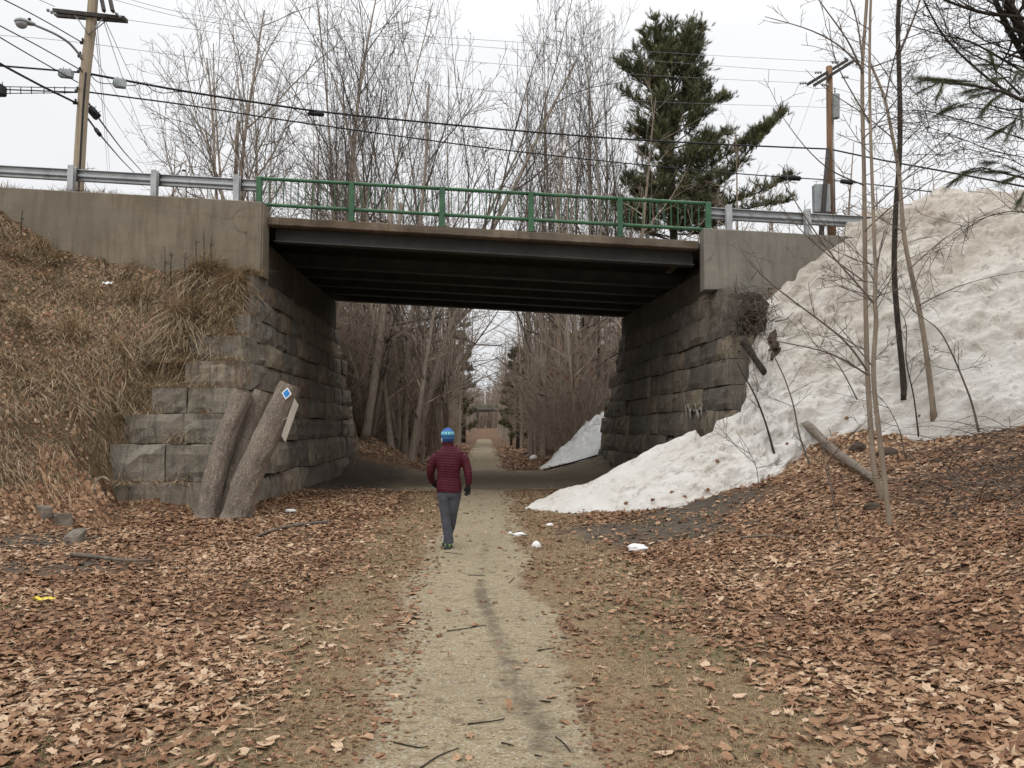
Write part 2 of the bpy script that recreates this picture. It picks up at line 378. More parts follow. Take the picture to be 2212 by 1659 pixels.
        m.bump(m.math('ADD', m.noise(30, 6, 0.75), m.math('MULTIPLY', r, 0.8)), 0.6, 0.03)
        return m.out(col, 0.93)
    MT['ground'] = ground('leaf_strewn_ground')
    MT['asphalt'] = simple('grey_asphalt', (0.045, 0.044, 0.043), (0.075, 0.073, 0.07), 20, 0.9, 0.2)
    # --- clothing etc.
    MT['jacket'] = simple('maroon_quilted_nylon', (0.046, 0.005, 0.011), (0.078, 0.010, 0.020), 18, 0.62, 0.15, 60, spec=0.2)
    MT['denim'] = simple('slate_grey_cotton', (0.050, 0.053, 0.064), (0.088, 0.092, 0.108), 9, 0.85, 0.3, 70)
    MT['glove'] = simple('black_knit_glove', (0.008, 0.008, 0.009), (0.018, 0.018, 0.02), 40, 0.8)
    MT['skin'] = simple('pale_skin', (0.45, 0.27, 0.2), (0.55, 0.35, 0.27), 12, 0.6)
    MT['hair'] = simple('white_hair', (0.55, 0.54, 0.52), (0.7, 0.69, 0.67), 30, 0.7)
    MT['shoe'] = simple('green_trainer_fabric', (0.10, 0.17, 0.045), (0.19, 0.29, 0.08), 25, 0.7)
    MT['sole'] = simple('dark_rubber_sole', (0.02, 0.021, 0.024), (0.045, 0.047, 0.052), 20, 0.8)
    m = NT('striped_knit_wool')
    g = m.tc.outputs['Generated']; gz = m.n('SeparateXYZ', {0: g}).outputs[2]
    v2 = m.n('VectorMath', {0: g, 1: (0.5, 0.5, 0.0)}, operation='SUBTRACT').outputs[0]
    sx = m.n('SeparateXYZ', {0: v2})
    ang = m.math('ARCTAN2', sx.outputs[1], sx.outputs[0])
    seg = m.math('FRACT', m.math('MULTIPLY', ang, 12 / 6.2832))
    bandc = m.ramp(gz, [(0.0, (0.02, 0.055, 0.15)), (0.26, (0.06, 0.17, 0.36)), (0.36, (0.02, 0.06, 0.17)), (0.46, (0.09, 0.30, 0.38)), (0.56, (0.20, 0.45, 0.47)), (0.70, (0.04, 0.13, 0.30)), (0.84, (0.07, 0.11, 0.28))], 'CONSTANT')
    col = m.mix(m.math('MULTIPLY', m.ramp(seg, [(0.0, 1.0), (0.22, 1.0), (0.32, 0.0)]), m.ramp(gz, [(0.42, 0.0), (0.5, 0.8)])), bandc, (0.03, 0.09, 0.26))
    m.bump(m.noise(90, 3), 0.4, 0.006); MT['hat'] = m.out(col, 0.95)
    MT['blue'] = simple('blue_marker_paint', (0.02, 0.20, 0.52), (0.03, 0.26, 0.62), 6, 0.5)
    MT['white'] = simple('white_paint', (0.68, 0.68, 0.66), (0.8, 0.8, 0.78), 6, 0.5)
    MT['yellow'] = simple('yellow_plastic', (0.62, 0.5, 0.05), (0.72, 0.6, 0.09), 6, 0.5)
    MT['chalk'] = simple('faded_white_paint', (0.22, 0.2, 0.17), (0.34, 0.32, 0.28), 40, 0.9)
    MT['stonebrown'] = simple('small_field_stone', (0.12, 0.10, 0.08), (0.24, 0.205, 0.165), 7, 0.9, 0.5)
mats()

# ------------------------------------------------------------------ lie of the land
def pathc(y):
    return np.interp(y, [0, 3.9, 10.84, 30, 82, 220, 420], [0.12, -0.07, -0.47, -1.15, -2.96, -7.6, -14])
SL = 0.0575
def zwall(x): return 7.28 - SL * (np.asarray(x, float) + 6.27)
def XL(y, z=5.44): return -6.24 - 0.034 * (y - 19.2) + 0.095 * (5.44 - z)
def XR(y, z=5.10): return 5.00 - 0.09 * (y - 19.2) - 0.095 * (5.10 - z)

def G(x, y):
    x = np.asarray(x, float); y = np.asarray(y, float)
    x, y = np.broadcast_arrays(x, y)
    n = (fbm(x * 0.7, y * 0.7, 3, 4) - 0.47) * 0.16 + (fbm(x * 3, y * 3, 5, 3) - 0.45) * 0.05
    dx = x - pathc(y)
    n = n * np.where(np.abs(dx) < 1.2, 0.25 + 0.75 * ss(0.6, 1.2, np.abs(dx)), 1.0)
    # near side, left embankment
    y0 = np.interp(x, [-60, -16, -12, -10, -8.6, -8, -7.4, -7.0, -6.5, -6.0], [-8, 2.5, 6.0, 9.0, 11.6, 12.6, 13.4, 14.9, 15.7, 16.2])
    zt = np.interp(x, [-60, -30, -16, -12.6, -11.3, -9.9, -8.75, -6.24], [9.6, 8.3, 7.6, 7.02, 6.2, 5.68, 5.5, 5.40])
    p = np.interp(x, [-12, -7], [1.15, 1.5])
    t = np.clip((y - y0) / (19.0 - y0), 0, 1)
    hl = zt * t ** p * ss(-6.08, -6.42, x)
    zs = np.interp(y, [14.6, 15.3, 15.5, 15.7, 15.98, 16.12, 16.48, 16.65, 17.02, 17.4, 18.2, 18.95], [0.0, 0.12, 0.28, 0.72, 0.85, 1.4, 1.62, 2.2, 2.45, 3.35, 4.75, 5.42])
    zs = zs + (fbm(x * 1.9 + 3, y * 1.2, 15, 3) - 0.45) * 1.3 * ss(16.2, 16.9, y) * ss(19.0, 18.3, y)
    lim = ss(-8.3, -7.75, x)
    hl = np.where(y > 14.6, hl + (zs * ss(-6.08, -6.42, x) - hl) * lim, hl)
    hl = hl + ss(0.3, 1.5, hl) * (fbm(x * 1.1, y * 1.1, 9, 3) - 0.45) * 0.5
    # near side, right bank
    u = np.maximum(x - 2.0, 0)
    hr = 0.26 * (np.sqrt((x - 2.6) ** 2 + 0.5) + (x - 2.6)) / 2 * 1.0
    hr = np.minimum(hr, 3.0 + 0.06 * u)
    hr = hr + 0.62 * np.maximum(y - 15.6, 0) * ss(4.6, 7.0, x)
    near = np.where(x < -1, hl, hr)
    # under the bridge
    fill = zwall(x) - 0.12
    il = XL(y, 5.44) - 0.62; ir = XR(y, 5.1) + 0.62
    # far side cutting
    bl = 0.40 * np.maximum(-dx - 2.4, 0); br = 0.38 * np.maximum(dx - 2.5, 0)
    bank = np.minimum(bl, 4.6 + 0.02 * np.abs(dx)) + np.minimum(br, 4.2 + 0.02 * np.abs(dx))
    bank = bank + ss(2.4, 5, np.abs(dx)) * (fbm(x * 0.35, y * 0.35, 21, 3) - 0.45) * 1.1
    bank = bank * ss(25.5, 34.0, y)
    midz = np.where(x < il, fill, np.where(x > ir, fill, bank))
    slope = fill - 0.72 * (y - 29.7)
    lat = np.maximum(ss(-6.7, -7.6, x), ss(4.9, 5.8, x))
    far = np.maximum(bank, bank + (np.maximum(slope, bank) - bank) * lat)
    far = far + 1.7 * ss(90, 215, y)
    z = np.where(y < 19.18, near, np.where(y < 29.7, midz, far))
    return z + n

def hit(px, py, dmin=2.5, dmax=120):
    d = np.arange(dmin, dmax, 0.02)
    v = (CY - py) / FPX; k = CT - v * ST
    x = (px - CX) / FPX / k * d; z = CAMZ + (ST + v * CT) / k * d
    g = G(x, d)
    i = np.argmax(z <= g) if (z <= g).any() else len(d) - 1
    return np.array([x[i], d[i], g[i]])

def zones(x, y, z):
    """what covers the ground at a point: turf, straw, mud, path, rut; 0..1"""
    dx = x - pathc(y); nz = fbm(x * 0.9, y * 0.9, 31, 4) - 0.47
    dn = dx + nz * 0.9
    turf = ss(0.55, 0.8, np.abs(dn)) * (1 - ss(1.2, 2.3, np.abs(dn) - 0.25 * (dn > 0))) * (y < 21)
    turf = np.maximum(turf, 0.8 * ss(0.62, 0.72, fbm(x * 0.6 + 7, y * 0.6, 44, 3)) * (y < 14) * (np.abs(dx) < 4))
    straw = ss(0.35, 1.1, z) * (x < -5.5) * (y < 19.4)
    mud = ss(20.6, 23.6, y + nz * 6) * (1 - ss(29.5, 33.0, y + nz * 6)) * (np.abs(dx) < 8)
    m2 = np.exp(-(((x - 2.2 - nz) / 1.5) ** 2 + ((y - 12.6) / 1.5) ** 2)) + np.exp(-(((x - 3.6) / 1.3) ** 2 + ((y - 14.6) / 1.0) ** 2))
    m3 = np.exp(-(((x + 7.2) / 1.4) ** 2 + ((y - 11.9) / 1.1) ** 2)) + 0.8 * np.exp(-(((x + 5.6) / 1.5) ** 2 + ((y - 9.6) / 0.7) ** 2))
    mud = np.clip(np.maximum(mud, 1.1 * m2 + 0.9 * m3), 0, 1)
    w = np.interp(y, [0, 5, 20, 32, 60, 200], [0.60, 0.60, 0.68, 0.85, 0.9, 0.9])
    path = 1 - ss(w - 0.30, w + 0.42, np.abs(dx + (fbm(x * 0 + 3, y * 0.6, 77, 4) - 0.47) * 0.5 + nz * 0.25))
    path = np.where((y > 21.5) & (y < 31), np.maximum(path, 0.75 * (1 - ss(2.5, 6, np.abs(dx - 1)))), path)
    path = np.where(y > 100, path * (1 - ss(100, 125, y)), path)
    rutc = np.interp(y, [2, 3.9, 5, 6.5, 8, 10, 12, 20], [0.40, 0.32, 0.20, 0.09, -0.01, 0.06, 0.15, 0.15])
    rut = np.exp(-((dx - rutc) / np.interp(y, [3, 6, 9], [0.20, 0.10, 0.09])) ** 2) * (0.45 + 0.9 * vn(x * 0, y * 0.9, 5)) * ss(15, 9, y)
    rut = np.maximum(rut, np.exp(-((y - 80) / 16) ** 2))
    return turf, straw, mud, path, rut

def build_ground():
    def axis(parts):
        a = []
        for lo, hi, st in parts: a.append(np.arange(lo, hi, st))
        return np.concatenate(a)
    xs = axis([(-300, -60, 30), (-60, -24, 3), (-24, -14, 0.6), (-14, 14, 0.13), (14, 24, 0.6), (24, 60, 3), (60, 301, 30)])
    ys = axis([(-20, 2, 1.0), (2, 19, 0.13), (19, 19.4, 0.06), (19.4, 29.6, 0.25), (29.6, 36, 0.2), (36, 70, 0.6), (70, 130, 1.5), (130, 260, 5), (260, 460, 25)])
    X, Y = np.meshgrid(xs, ys, indexing='ij'); X = X.ravel(); Y = Y.ravel()
    Z = G(X, Y)
    t, s, m, p, r = zones(X, Y, Z)
    Z = Z + 0.0 * t
    mb = MB(); mb.grid(np.stack([X, Y, Z], -1), len(xs), len(ys))
    o = mb.build('ground', MT['ground'], attrs={'turf': t, 'straw': s, 'mud': m, 'path': p * 0.95, 'rut': r})
    tag(o, kind='structure')
    # the trail: its own thin gravel sheet a few millimetres above the soil
    vs = np.concatenate([np.arange(1.0, 20, 0.1), np.arange(20, 60, 0.4), np.arange(60, 130, 1.5)]); us = np.linspace(-1.5, 1.5, 51)
    U, VV = np.meshgrid(us, vs, indexing='ij'); U = U.ravel(); VV = VV.ravel()
    wl = np.interp(VV, [0, 5, 20, 32, 60, 200], [0.66, 0.66, 0.72, 0.85, 0.9, 0.9])
    jag = (fbm(np.sign(U) * 9 + VV * 0, VV * 1.7, 91, 4) - 0.47) * 0.55
    X = pathc(VV) + U * (wl + jag * np.abs(U)); Z = G(X, VV)
    edge = ss(1.5, 1.3, np.abs(U))
    Z = Z - 0.025 + 0.032 * edge
    t, s, m, p, r = zones(X, VV, Z)
    mb = MB(); mb.grid(np.stack([X, VV, Z], -1), len(us), len(vs))
    tag(mb.build('path', MT['ground'], attrs={'turf': t, 'straw': s, 'mud': m, 'path': p * 0.95, 'rut': r}), kind='structure')
    return o
build_ground()

# ------------------------------------------------------------------ sky, sun, camera
def sky_and_sun():
    w = bpy.data.worlds.new('World'); scene.world = w; w.use_nodes = True
    t = w.node_tree; bg = t.nodes['Background']
    sky = t.nodes.new('ShaderNodeTexSky'); sky.sky_type = 'NISHITA'; sky.sun_disc = False
    el, az = math.radians(38), math.radians(205)
    sky.sun_elevation = el; sky.sun_rotation = az; sky.dust_density = 3
    hs = t.nodes.new('ShaderNodeHueSaturation'); hs.inputs['Saturation'].default_value = 0.12; hs.inputs['Value'].default_value = 0.6
    t.links.new(sky.outputs[0], hs.inputs['Color'])
    # cloud layer: an overcast sky is about three times as bright overhead as at the horizon
    tc = t.nodes.new('ShaderNodeTexCoord'); sp = t.nodes.new('ShaderNodeSeparateXYZ'); t.links.new(tc.outputs['Generated'], sp.inputs[0])
    rp = t.nodes.new('ShaderNodeValToRGB'); t.links.new(sp.outputs[2], rp.inputs[0])
    stops = [(0.0, 7.9), (0.12, 8.15), (0.45, 9.4), (0.75, 17.0), (1.0, 20.5)]
    while len(rp.color_ramp.elements) < len(stops): rp.color_ramp.elements.new(0.5)
    for e, (p, v) in zip(rp.color_ramp.elements, stops):
        e.position = p; e.color = (v * 0.985, v * 0.995, v * 1.02, 1)
    cn = t.nodes.new('ShaderNodeTexNoise'); cn.inputs['Scale'].default_value = 2.2; cn.inputs['Detail'].default_value = 5
    t.links.new(tc.outputs['Generated'], cn.inputs['Vector'])
    mr = t.nodes.new('ShaderNodeMapRange'); mr.inputs[1].default_value = 0.3; mr.inputs[2].default_value = 0.7; mr.inputs[3].default_value = 0.96; mr.inputs[4].default_value = 1.04
    t.links.new(cn.outputs['Fac'], mr.inputs[0])
    mu = t.nodes.new('ShaderNodeMix'); mu.data_type = 'RGBA'; mu.blend_type = 'MULTIPLY'; mu.inputs[0].default_value = 1
    t.links.new(rp.outputs[0], mu.inputs[6]); t.links.new(mr.outputs[0], mu.inputs[7])
    mx = t.nodes.new('ShaderNodeMix'); mx.data_type = 'RGBA'; mx.inputs[0].default_value = 0.95
    t.links.new(hs.outputs[0], mx.inputs[6]); t.links.new(mu.outputs[2], mx.inputs[7])
    t.links.new(mx.outputs[2], bg.inputs['Color']); bg.inputs['Strength'].default_value = 0.1
    L = bpy.data.lights.new('sun', 'SUN'); L.energy = 0.7; L.angle = math.radians(40); L.color = (1, 0.97, 0.93)
    o = bpy.data.objects.new('sun', L); COL.objects.link(o)
    o.rotation_euler = Vector((math.sin(az) * math.cos(el), math.cos(az) * math.cos(el), math.sin(el))).to_track_quat('Z', 'Y').to_euler()
    cam = bpy.data.cameras.new('camera'); co = bpy.data.objects.new('camera', cam); COL.objects.link(co)
    cam.sensor_fit = 'HORIZONTAL'; cam.sensor_width = 36; cam.lens = 36 * FPX / 2212; cam.clip_start = 0.05; cam.clip_end = 1500
    co.location = (0, 0, CAMZ); co.rotation_euler = (math.pi / 2 + TH, 0, 0)
    scene.camera = co
    vs = scene.view_settings; vs.view_transform = 'Standard'; vs.look = 'None'; vs.gamma = 1; vs.exposure = 0.12
    scene.cycles.max_bounces = 6; scene.cycles.diffuse_bounces = 3; scene.cycles.transparent_max_bounces = 4
    scene.cycles.use_denoising = True
sky_and_sun()
# ------------------------------------------------------------------ the road bridge
def zf(x): return 7.0 - SL * (np.asarray(x, float) + 6.1)      # top of the deck edge

def slab(mb, x0, x1, y0, y1, zt0, zt1, zb0, zb1, a=0.5, n=1):
    for i in range(n):
        f0, f1 = i / n, (i + 1) / n
        xa, xb = x0 + (x1 - x0) * f0, x0 + (x1 - x0) * f1
        mb.hexa([[xa, y0, zb0 + (zb1 - zb0) * f0], [xb, y0, zb0 + (zb1 - zb0) * f1], [xa, y1, zb0 + (zb1 - zb0) * f0], [xb, y1, zb0 + (zb1 - zb0) * f1],
                 [xa, y0, zt0 + (zt1 - zt0) * f0], [xb, y0, zt0 + (zt1 - zt0) * f1], [xa, y1, zt0 + (zt1 - zt0) * f0], [xb, y1, zt0 + (zt1 - zt0) * f1]], a)

def profile_x(mb, prof, xs, zfun, a=0.5):
    """sweep a closed (y, dz) outline along x following zfun(x)"""
    rings = []
    for x in xs:
        rings.append(np.array([[x, py, float(zfun(x)) + pz] for (py, pz) in prof]))
    mb.loft(rings, True, a)

def build_bridge():
    br = thing('road_bridge', 'road overpass with dark steel beams and a green railing crossing above the trail', 'bridge', (0, 0, 0))
    x0, x1 = -6.12, 4.66
    mb = MB()
    xs = np.linspace(x0, x1, 60)
    prof = [(19.36, 0.0), (19.34, -0.02), (19.34, -0.19), (19.37, -0.21), (19.62, -0.21), (19.62, -0.15), (29.1, -0.15), (29.1, -0.21), (29.38, -0.21), (29.4, 0.0)]
    profile_x(mb, prof, xs, lambda x: zf(x) + 0.012 * (vn(x * 5, 0, 4) - 0.5))
    mb.build('deck_slab', MT['fascia'], br, smooth=False)
    mb = MB(); profile_x(mb, [(19.7, -0.158), (19.7, -0.176), (29.0, -0.176), (29.0, -0.158)], np.linspace(x0 - 0.3, x1 - 0.2, 3), zf); mb.build('soffit_shade', MT['joint_and_shade'], br, smooth=False)  # near-black plate: the deep shade under the deck is put into its colour
    # I-beams, each a part
    for i, y in enumerate([19.78, 22.85, 24.4, 25.95, 27.5, 29.05]):
        xa, xb = float(XL(y)) + (0.05 if i == 0 else -0.45), float(XR(y)) + (-0.05 if i == 0 else 0.35)
        if i == 0: xa, xb = -6.05, 4.62
        zt = -0.16; zb = -0.56
        pr = [(y - 0.15, zb), (y + 0.15, zb), (y + 0.15, zb + 0.035), (y + 0.02, zb + 0.05), (y + 0.02, zt - 0.03), (y + 0.15, zt - 0.02), (y + 0.15, zt), (y - 0.15, zt), (y - 0.15, zt - 0.02), (y - 0.02, zt - 0.03), (y - 0.02, zb + 0.05), (y - 0.15, zb + 0.035)]
        mb = MB(); profile_x(mb, pr, np.linspace(xa, xb, 3), zf)
        mb.build('beam', MT['beam'], br, smooth=False)
    # breast walls the beams sit on
    for side, X, s in (('l', XL, -1), ('r', XR, 1)):
        mb = MB(); n = 14
        for k in range(n):
            ya, yb = 19.52 + (29.4 - 19.52) * k / n, 19.52 + (29.4 - 19.52) * (k + 1) / n
            xa, xb = float(X(ya)), float(X(yb)); o = 0.06 * s
            z0 = 5.40 if s < 0 else 5.02
            zz = float(zf(xa)) - 0.22
            zlow = zz - 0.36
            A = [[xa + o, ya, z0], [xa + s * 1.0, ya, z0], [xb + o, yb, z0], [xb + s * 1.0, yb, z0], [xa + o, ya, zlow], [xa + s * 1.0, ya, zlow], [xb + o, yb, zlow], [xb + s * 1.0, yb, zlow]]
            mb.hexa(A)
            o2 = 0.42 * s
            A = [[xa + o2, ya, zlow], [xa + s * 1.0, ya, zlow], [xb + o2, yb, zlow], [xb + s * 1.0, yb, zlow], [xa + o2, ya, zz], [xa + s * 1.0, ya, zz], [xb + o2, yb, zz], [xb + s * 1.0, yb, zz]]
            mb.hexa(A)
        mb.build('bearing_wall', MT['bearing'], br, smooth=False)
    # railings: near one seen whole, far one seen through it
    for y in (19.42, 29.3):
        rl = bpy.data.objects.new('railing', None); COL.objects.link(rl); rl.parent = br
        px = [557, 757, 952, 1144, 1336, 1526]
        X = [P(p + 3, 420, 19.42)[0] for p in px]
        zr = lambda x: 7.98 - SL * (x + 6.1)
        for i, x in enumerate(X):
            mb = MB(); base = float(zf(x)) + 0.004
            if i == 0: base = float(zwall(x)) + 0.02
            if i == 5: base = float(zf(x)) + 0.06
            mb.cbox((x - 0.068, y - 0.06, base), (x + 0.068, y + 0.06, float(zr(x)) + 0.035), 0.008)
            if 0 < i < 5:
                mb.cbox((x - 0.11, y - 0.075, base - 0.002), (x + 0.11, y + 0.09, base + 0.018), 0.004)
            mb.build('post', MT['green'], rl, smooth=False)
        for i in range(5):
            a, b = X[i] + 0.06, X[i + 1] - 0.06
            for dz, r in ((-0.0, 0.046), (-0.665, 0.046)):
                mb = MB(); sg = np.linspace(a, b, 7)
                mb.tube([[x, y, float(zr(x)) + dz] for x in sg], r, 12)
                mb.build('rail', MT['green'], rl)
            n = 11
            for k in range(n):
                x = a + (b - a) * (k + 1) / (n + 1)
                if y > 20 and k % 2: continue
                mb = MB(); mb.box((x - 0.011, y - 0.011, float(zr(x)) - 0.65), (x + 0.011, y + 0.011, float(zr(x)) - 0.02))
                mb.build('baluster', MT['green'], rl, smooth=False)
    # carriageway continues both ways
    mb = MB()
    for xa, xb in ((-300, -40), (-40, -6.12), (-6.12, 4.66), (4.66, 40), (40, 300)):
        slab(mb, xa, xb, 20.4, 28.6, float(zwall(xa)) - 0.055, float(zwall(xb)) - 0.055, float(zwall(xa)) - 0.2, float(zwall(xb)) - 0.2)
    tag(mb.build('road', MT['asphalt'], None, smooth=False), kind='structure')
    # concrete wing walls
    mb = MB()
    xs = np.concatenate([np.arange(-46, -14, 4.0), np.linspace(-14, -6.17, 30)])
    prof = [(19.02, -4.0), (19.0, -3.98), (19.0, -0.02), (19.02, 0.0), (19.44, 0.0), (19.46, -0.02), (19.46, -4.0)]
    rings = []
    for x in xs:
        zb = 5.42 if x > -9 else 5.0
        rings.append(np.array([[x, py, (float(zwall(x)) + pz + 0.012 * (float(vn(x * 3, 1, 8)) - 0.5)) if pz > -3 else zb] for (py, pz) in prof]))
    mb.loft(rings)
    # return face beside the deck end
    slab(mb, -6.17, -6.13, 19.03, 19.5, float(zwall(-6.17)) - 0.02, float(zwall(-6.17)) - 0.02, 5.42, 5.42)
    w = mb.build('concrete_wing_wall', MT['concrete'], None, smooth=False)
    tag(w, 'long brown concrete wing wall above the dry grass slope, left of the bridge opening', 'wall')
    mb = MB()
    xs = np.concatenate([np.linspace(4.72, 12, 24), np.arange(14, 46, 4.0)])
    rings = []
    for x in xs:
        zb = 5.10 if x < 7 else 4.4
        rings.append(np.array([[x, py, (float(zwall(x)) - 0.03 + pz + 0.012 * (float(vn(x * 3, 5, 8)) - 0.5)) if pz > -3 else zb] for (py, pz) in prof]))
    mb.loft(rings)
    w = mb.build('concrete_wing_wall', MT['concrete_grey'], None, smooth=False)
    tag(w, 'grey concrete wing wall partly buried by the dirty snow pile, right of the bridge opening', 'wall')
build_bridge()

# ------------------------------------------------------------------ granite abutments
def block(mb, bl, br, tl, tr, nrm, depth, rng, a, nu=6, nw=5, rough=0.05):
    bl, br, tl, tr = (np.array(p, float) for p in (bl, br, tl, tr)); nrm = np.array(nrm, float)
    s = np.linspace(0, 1, nu)[:, None, None]; t = np.linspace(0, 1, nw)[None, :, None]
    F = (bl * (1 - s) + br * s) * (1 - t) + (tl * (1 - s) + tr * s) * t
    bul = rng.normal(0, rough * 0.35, (nu, nw)) + rough * (0.5 - 0.5 * rng.random())
    edge = np.zeros((nu, nw)); edge[0] = edge[-1] = 1; edge[:, 0] = edge[:, -1] = 1
    off = np.where(edge > 0, -0.028 - 0.02 * rng.random((nu, nw)), bul)
    F = F + off[:, :, None] * nrm
    F += rng.normal(0, 0.006, F.shape)
    Bk = F - nrm * depth
    V = np.vstack([F.reshape(-1, 3), Bk.reshape(-1, 3)])
    idx = lambda i, j: i * nw + j
    Q = [[idx(i, j), idx(i + 1, j), idx(i + 1, j + 1), idx(i, j + 1)] for i in range(nu - 1) for j in range(nw - 1)]
    ring = [idx(i, 0) for i in range(nu)] + [idx(nu - 1, j) for j in range(1, nw)] + [idx(i, nw - 1) for i in range(nu - 2, -1, -1)] + [idx(0, j) for j in range(nw - 2, 0, -1)]
    o = nu * nw
    for k in range(len(ring)):
        p, q = ring[k], ring[(k + 1) % len(ring)]
        Q.append([q, p, p + o, q + o])
    mb.add(V, Q, a=a)

def build_abutment(side):
    rng = np.random.default_rng(31 if side < 0 else 57)
    top = 5.44 if side < 0 else 5.10
    X = XL if side < 0 else XR
    n = 9
    zb = (np.array([-0.25, 0.62, 1.36, 2.0, 2.6, 3.17, 3.74, 4.31, 4.87, 5.44]) if side < 0 else np.linspace(-0.35, top, n + 1)) + np.concatenate([[0], rng.normal(0, 0.035, n - 1), [0]])
    if side < 0: yn = lambda z: np.interp(z, [-0.4, 0.2, 1.0, 1.68, 2.3, 2.9, 4.0, 5.44], [15.25, 15.35, 15.6, 16.05, 16.55, 17.1, 17.9, 19.0])
    else: yn = lambda z: np.interp(z, [-0.4, 1.3, 2.2, 3.4, 5.10], [16.2, 17.0, 17.5, 18.1, 18.95])
    yf = lambda z: np.interp(z, [-0.4, top], [33.0, 29.5]) + 0.0
    wav = lambda k, y: 0.0 if k in (0,) else 0.075 * (vn(y * 0.55 + k * 7, k * 3.1, 5 + k) - 0.5) + 0.05 * (vn(y * 1.9, k * 5.7, 9) - 0.5)
    mb = MB(); core = MB()
    for k in range(n):
        z0, z1 = zb[k], zb[k + 1]; zm = (z0 + z1) / 2
        y = float(yn(zm)) + rng.normal(0, 0.05); ye = float(yf(zm)) + rng.normal(0, 0.2)
        front_y = y
        # blocks of the end face, running away from the trail
        ext = ([1.9, 1.9, 1.5, 1.4, 0.8, 0.7, 0.7, 0.7, 0.6] if side < 0 else [2.6, 2.6, 2.6, 2.4, 2.2, 1.9, 1.6, 1.5, 1.4])[k]
        xc = float(X(front_y, zm)); x = xc; first = True; d0 = 0.7 + 0.25 * rng.random()
        while abs(x - xc) < ext:
            L = rng.uniform(0.75, 1.25) if not first else rng.uniform(0.95, 1.3)
            xa, xb2 = x, x + side * L
            g = 0.012
            lo, hi = min(xa, xb2) + g, max(xa, xb2) - g
            jy = rng.normal(0, 0.035)
            za = lambda xx, kk: zb[kk] + float(wav(kk, front_y + 0.3 * abs(xx - xc)))
            block(mb, [lo, front_y + jy, za(lo, k) + g], [hi, front_y + jy, za(hi, k) + g], [lo, front_y + jy + 0.02, za(lo, k + 1) - g], [hi, front_y + jy + 0.02, za(hi, k + 1) - g], [0, -1, 0], 1.6 if not first else d0 - 0.02, rng, rng.random(), rough=0.05)
            if first: corner_d = d0
            x = xb2; first = False
        # side faces: the corner block shows its flank
        yy = front_y
        first = True
        while yy < ye - 0.25:
            L = corner_d if first else rng.uniform(0.7, 1.55)
            if yy + L > ye - 0.4: L = ye - yy
            ya, yb = yy + 0.011, yy + L - 0.011
            j = rng.normal(0, 0.03) * (0 if first else 1) - (0.008 if first else 0)
            def pt(y_, kk, gg):
                z = zb[kk] + float(wav(kk, y_)) + gg
                return [float(X(y_, z)) - side * j, y_, z]
            q = [pt(ya, k, 0.011), pt(yb, k, 0.011), pt(ya, k + 1, -0.011), pt(yb, k + 1, -0.011)]
            if side > 0: q = [q[1], q[0], q[3], q[2]]
            block(mb, *q, [-side, 0, 0], 0.6, rng, rng.random(), rough=0.055)
            yy += L; first = False
        # dark core behind the joints
        ca = float(X(front_y, z0)) + side * 0.10; cb = float(X(ye, z0)) + side * 0.10
        y1 = front_y + 0.12; y2 = ye - 0.1
        w_ = side * (max(0.7, ext - 0.12) if side < 0 else 1.6)
        core.hexa([[ca, y1, z0], [ca + w_, y1, z0], [cb, y2, z0], [cb + w_, y2, z0], [ca + side * 0.06, y1, z1], [ca + w_, y1, z1], [cb + side * 0.06, y2, z1], [cb + w_, y2, z1]])
    t = thing('stone_abutment', 'weathered granite block abutment with stepped end, behind the leaning cut trunks' if side < 0 else 'dark stained granite block abutment rising out of the snow, right of the trail', 'abutment')
    mb.build('block_facing', MT['stone_l'] if side < 0 else MT['stone_r'], t, smooth=False)
    core.build('joint_fill', MT['joint_and_shade'], t, smooth=False)
    if side > 0:      # faded lettering daubed on the blocks
        raw = [[(860, 790), (870, 860), (900, 1080)], [(870, 790), (910, 800), (905, 880)], [(930, 790), (945, 900), (965, 980)], [(975, 870), (968, 1000), (945, 1085)], [(960, 980), (980, 1085)],
               [(1035, 760), (1078, 790), (1095, 860), (1085, 920), (1062, 950), (1042, 905)], [(1110, 900), (1105, 1000), (1088, 1090)], [(1130, 900), (1128, 1000), (1132, 1100)], [(1150, 960), (1155, 1100)],
               [(1160, 810), (1185, 790), (1222, 770), (1237, 830)], [(1215, 830), (1210, 950), (1216, 1050)], [(1165, 860), (1200, 890)]]
        g = MB()
        for st in raw:
            pts = []
            for cx, cy in st:
                px, py = 1398.8 + cx * 0.0992, 795.4 + cy * 0.0992
                d = 20.0
                for _ in range(20):
                    p = P(px, py, d); d = d * float(XR(d, p[2])) / p[0] * 0.5 + d * 0.5
                p = P(px, py, d); p[0] -= 0.045
                pts.append(p)
            g.tube(pts, 0.016, 5, a=0.5)
        g.build('painted_lettering', MT['chalk'], t)
build_abutment(-1); build_abutment(1)

